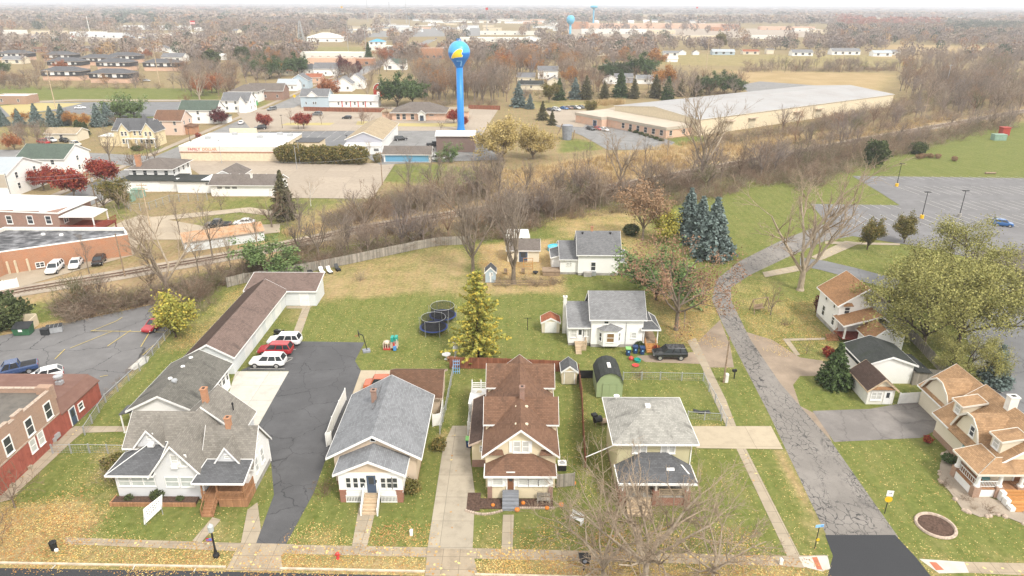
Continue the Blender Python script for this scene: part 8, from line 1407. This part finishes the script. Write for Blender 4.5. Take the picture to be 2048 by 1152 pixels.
for poly,n_,s0 in (([(1100,335),(1330,292),(1560,270),(1620,282),(1420,325),(1240,360),(1130,385)],560,1.),([(1000,345),(1110,330),(1130,385),(1030,405),(960,395)],170,.8),([(560,460),(690,440),(740,455),(590,485)],90,.45),([(1190,205),(1245,203),(1245,210),(1190,213)],46,1.6),([(1600,285),(1900,228),(1920,236),(1640,296)],150,.8)):
    for q in sample(poly,n_,r6):
        x,y=P(*q)
        if rail_d(x,y)<3.2: continue
        pl.append((x,y,(1.,s0*r6.uniform(.7,1.2)),r6.uniform(0,6.28),r6.randrange(4),r6.choice(((.52,.38,.2),(.46,.32,.165),(.56,.43,.25),(.42,.31,.15)))))
tile('dry_grass',gp,pl,'mass_foliage','tall tan dry grass beside the railway before the warehouse','dry grass','col')
def litter(seed,n,R):
    rs=np.random.RandomState(seed); c=rs.uniform(-R,R,(n,2)); a=rs.uniform(0,6.28,n); s_=rs.uniform(.05,.1,n); v=np.zeros((n,4,3))
    for i in range(4):
        t=a+i*1.57; q=np.where(i%2==0,1.,.6); v[:,i,0]=c[:,0]+np.cos(t)*s_*q; v[:,i,1]=c[:,1]+np.sin(t)*s_*q; v[:,i,2]=.015+rs.uniform(0,.05,n)
    return v.reshape(-1,3),np.arange(n*4).reshape(n,4),np.repeat(rs.uniform(0,1,n),4)
lp=[litter(i,60,1.6) for i in range(4)]; pl=[]
for poly,n_ in (([(0,1000),(150,990),(215,1040),(140,1090),(560,1112),(560,1136),(0,1126)],170),([(560,1112),(855,1118),(850,1138),(560,1134)],36),([(950,1112),(1640,1135),(1640,1150),(950,1148)],110),([(1060,1040),(1500,1070),(1560,1105),(1050,1090)],70),([(1290,590),(1430,570),(1440,690),(1330,690)],90),([(960,490),(1100,480),(1115,545),(965,560)],120),([(330,700),(470,580),(505,565),(420,690),(370,705)],50),([(1470,580),(1640,610),(1690,690),(1560,710),(1480,640)],80),([(580,1060),(850,1060),(850,1088),(580,1084)],26)):
    for q in sample(poly,int(n_*.6),r6): pl.append((*P(*q),(.95,1.),r6.uniform(0,6.28),r6.randrange(4),r6.choice(((.5,.32,.1),(.42,.22,.08),(.6,.44,.17),(.36,.2,.09)))))
tile('fallen_leaves',lp,pl,'mass_foliage','yellow and brown fallen leaves scattered over lawns and verge','fallen leaves','col')
def puff(seed,n,size):
    rs=np.random.RandomState(seed); d=rs.normal(0,1,(n,3)); d/=np.linalg.norm(d,axis=1,keepdims=True); p_=d*rs.uniform(.35,1,(n,1))**.5; pts=np.stack([p_[:,0]*.5,p_[:,1]*.5,.55+p_[:,2]*.45],1); t=.25+.75*np.clip(rs.uniform(0,1,n),0,1)
    v,f,tt=cards(pts,size,rs,0,1,0,t); sv,sf=tubes([((0,0,0),(0,0,.6),.03,.015)],3); return np.concatenate([v,sv]),np.concatenate([f,sf+len(v)]),np.concatenate([tt[:,0],np.full(len(sv),.2)])
pp=[puff(i,150,.12) for i in range(5)]+[puff(10+i,36,.3) for i in range(4)]+[puff(20+i,16,.5) for i in range(3)]
FIELDS=[[(590,26),(960,29),(960,37),(590,37)],[(1260,29),(1560,30),(1560,40),(1260,40)],[(1720,36),(1990,39),(1990,47),(1720,46)],[(1770,87),(2010,94),(1990,121),(1780,117)],[(1300,100),(1790,100),(1790,133),(1320,130)],[(500,90),(735,93),(735,106),(500,106)],[(460,96),(580,100),(580,113),(460,110)],[(385,66),(500,66),(500,81),(385,81)],[(0,58),(415,62),(415,84),(0,84)],[(690,40),(1120,42),(1120,76),(690,76)],[(1130,44),(1660,48),(1660,80),(1130,82)],[(30,44),(150,46),(150,56),(30,56)],[(825,74),(900,74),(880,112),(800,112)],[(935,76),(1075,76),(1075,92),(935,92)],[(615,62),(685,62),(685,93),(615,93)],[(232,46),(368,46),(368,60),(232,60)],[(740,76),(770,76),(790,104),(735,104)],[(620,93),(765,93),(765,130),(620,130)],[(1900,69),(2060,60),(2060,72),(1900,80)]]
GREYS=[(.27,.215,.18),(.24,.195,.165),(.29,.225,.18),(.26,.205,.16),(.24,.20,.18),(.31,.25,.195)]; WARM=[(.33,.20,.125),(.30,.185,.12),(.36,.25,.14)]; DARK=[(.085,.105,.07),(.10,.115,.075),(.09,.10,.075)]; REDS=[(.32,.13,.08),(.28,.12,.085)]
pl=[]; r7=random.Random(31)
def col_at(x,y):
    if inpoly((x,y),[(205,25),(310,25),(310,48),(205,50)]) and r7.random()<.75: return r7.choice(DARK)
    if inpoly((x,y),[(1890,50),(2048,52),(2048,75),(1900,72)]) and r7.random()<.7: return r7.choice(DARK)
    if inpoly((x,y),[(1670,38),(1880,38),(1880,56),(1670,60)]) and r7.random()<.8: return r7.choice(REDS)
    if inpoly((x,y),[(280,15),(480,15),(480,24),(280,24)]) and r7.random()<.5: return r7.choice(REDS)
    q=r7.random()
    return r7.choice(DARK) if q<.09 else (r7.choice(WARM) if q<.19 else r7.choice(GREYS))
for y0,y1,n_,hh,ki,wd in ((78,122,1700,(9,15),(0,5),(.75,1.0)),(48,80,2500,(11,18),(0,5),(.8,1.1)),(30,50,3000,(13,20),(5,9),(1.,1.6)),(21,32,2200,(15,22),(5,9),(1.6,3.)),(14.5,22,1600,(16,24),(9,12),(3.,7.)),(11.8,15,700,(18,28),(9,12),(8.,18.))):
    c_=0; g=0
    while c_<n_ and g<n_*8:
        g+=1; x=r7.uniform(-120,2170); y=r7.uniform(y0,y1)+ (x-1024)*.0044*(1 if y1<40 else 0)
        if any(inpoly((x,y),f) for f in FIELDS): 
            if not(y>44 and r7.random()<.03): continue
        if y>72 and (inpoly((x,y),[(0,82),(330,84),(330,122),(0,122)]) and r7.random()<.72): continue
        if inpoly((x,y),[(690,70),(1120,74),(1120,104),(690,112)]) and r7.random()<.62: continue
        if inpoly((x,y),[(1130,70),(1660,76),(1660,98),(1130,98)]) and r7.random()<.5: continue
        if y>76 and blocked((x,y)): continue
        X,Y=P(x,y); H_=r7.uniform(*hh); pl.append((X,Y,(H_*r7.uniform(*wd),H_),r7.uniform(0,6.28),r7.randrange(*ki),col_at(x,y))); c_+=1
tile('far_woods',pp,pl,'mass_foliage','far grey brown woods reaching to the horizon','woods','col')
mp=[]
for i in range(5):
    sg_,tp=grow(300+i,1.,.02,limbs=6,lev=3,kid=(6,4),trunk=.28,spread=.8,up=.25,minr=.0026); v,f=tubes([s_ for g in sg_ for s_ in g],3); mp.append((v,f,np.repeat(np.random.RandomState(i).uniform(0,1,len(v)//6),6)))
pl=[]
for poly,n_,(h0,h1) in (([(0,86),(300,92),(340,150),(330,178),(0,178)],170,(7,11)),([(320,110),(500,110),(640,112),(640,165),(480,175),(470,200),(330,178)],130,(9,15)),([(640,118),(860,110),(860,160),(770,170),(640,170)],70,(9,14)),([(835,118),(1020,112),(1020,205),(840,205)],110,(11,17)),([(990,92),(1300,92),(1300,165),(1010,165)],150,(11,17)),([(1030,165),(1480,170),(1480,194),(1030,206)],70,(8,13)),([(1300,85),(1480,95),(1480,100),(1300,104)],30,(12,18)),([(1480,140),(1800,136),(1800,144),(1480,146)],40,(7,12)),([(1790,115),(2100,110),(2100,190),(2048,235),(1880,228),(1800,190)],170,(10,17)),([(0,270),(130,262),(130,300),(0,300)],26,(5,7)),([(1560,262),(2048,170),(2048,230),(1700,290),(1560,310)],80,(6,11)),([(560,530),(930,470),(1000,440),(1200,400),(1200,420),(960,470),(640,530)],40,(6,10)),([(660,460),(960,372),(1000,395),(760,445)],36,(6,10)),([(150,610),(330,585),(450,560),(440,580),(330,600),(150,640)],16,(4,7)),([(1000,428),(1240,385),(1430,350),(1700,298),(2050,238),(2050,250),(1700,320),(1430,380),(1240,410),(1000,455)],90,(6,11)),([(620,225),(720,222),(960,222),(960,240),(720,250)],7,(5,7))):
    for q in sample(poly,n_,r7):
        if blocked(q) or any(inpoly(q,f) for f in FIELDS): continue
        x,y=P(*q)
        if rail_d(x,y)<4: continue
        h_=r7.uniform(h0,h1); pl.append((x,y,(h_*r7.uniform(.85,1.15),h_),r7.uniform(0,6.28),r7.randrange(5),r7.choice(BC+GREYS+GREYS+[(.31,.2,.13)])))
tile('bare_wood',mp,pl,'mass_foliage','grey brown bare trees filling the belts between the houses and along the railway','bare woods','col')
# ---------------------------------------------------------------- haze
hz=MB().box(-9400,9400,-60,9400,-1,96).mesh('haze',[]) if False else None
m_=MB().box(-9800,9800,-80,9800,-1,67); n=bpy.data.materials.new('haze'); n.use_nodes=True; n.node_tree.nodes.remove(n.node_tree.nodes['Principled BSDF']); pv=n.node_tree.nodes.new('ShaderNodeVolumePrincipled'); pv.inputs['Color'].default_value=(.93,.95,1,1); pv.inputs['Density'].default_value=.0002; pv.inputs['Anisotropy'].default_value=.1
n.node_tree.links.new(pv.outputs[0],n.node_tree.nodes['Material Output'].inputs['Volume']); MATS['haze']=n; struct(m_.build('haze','haze'),'stuff')
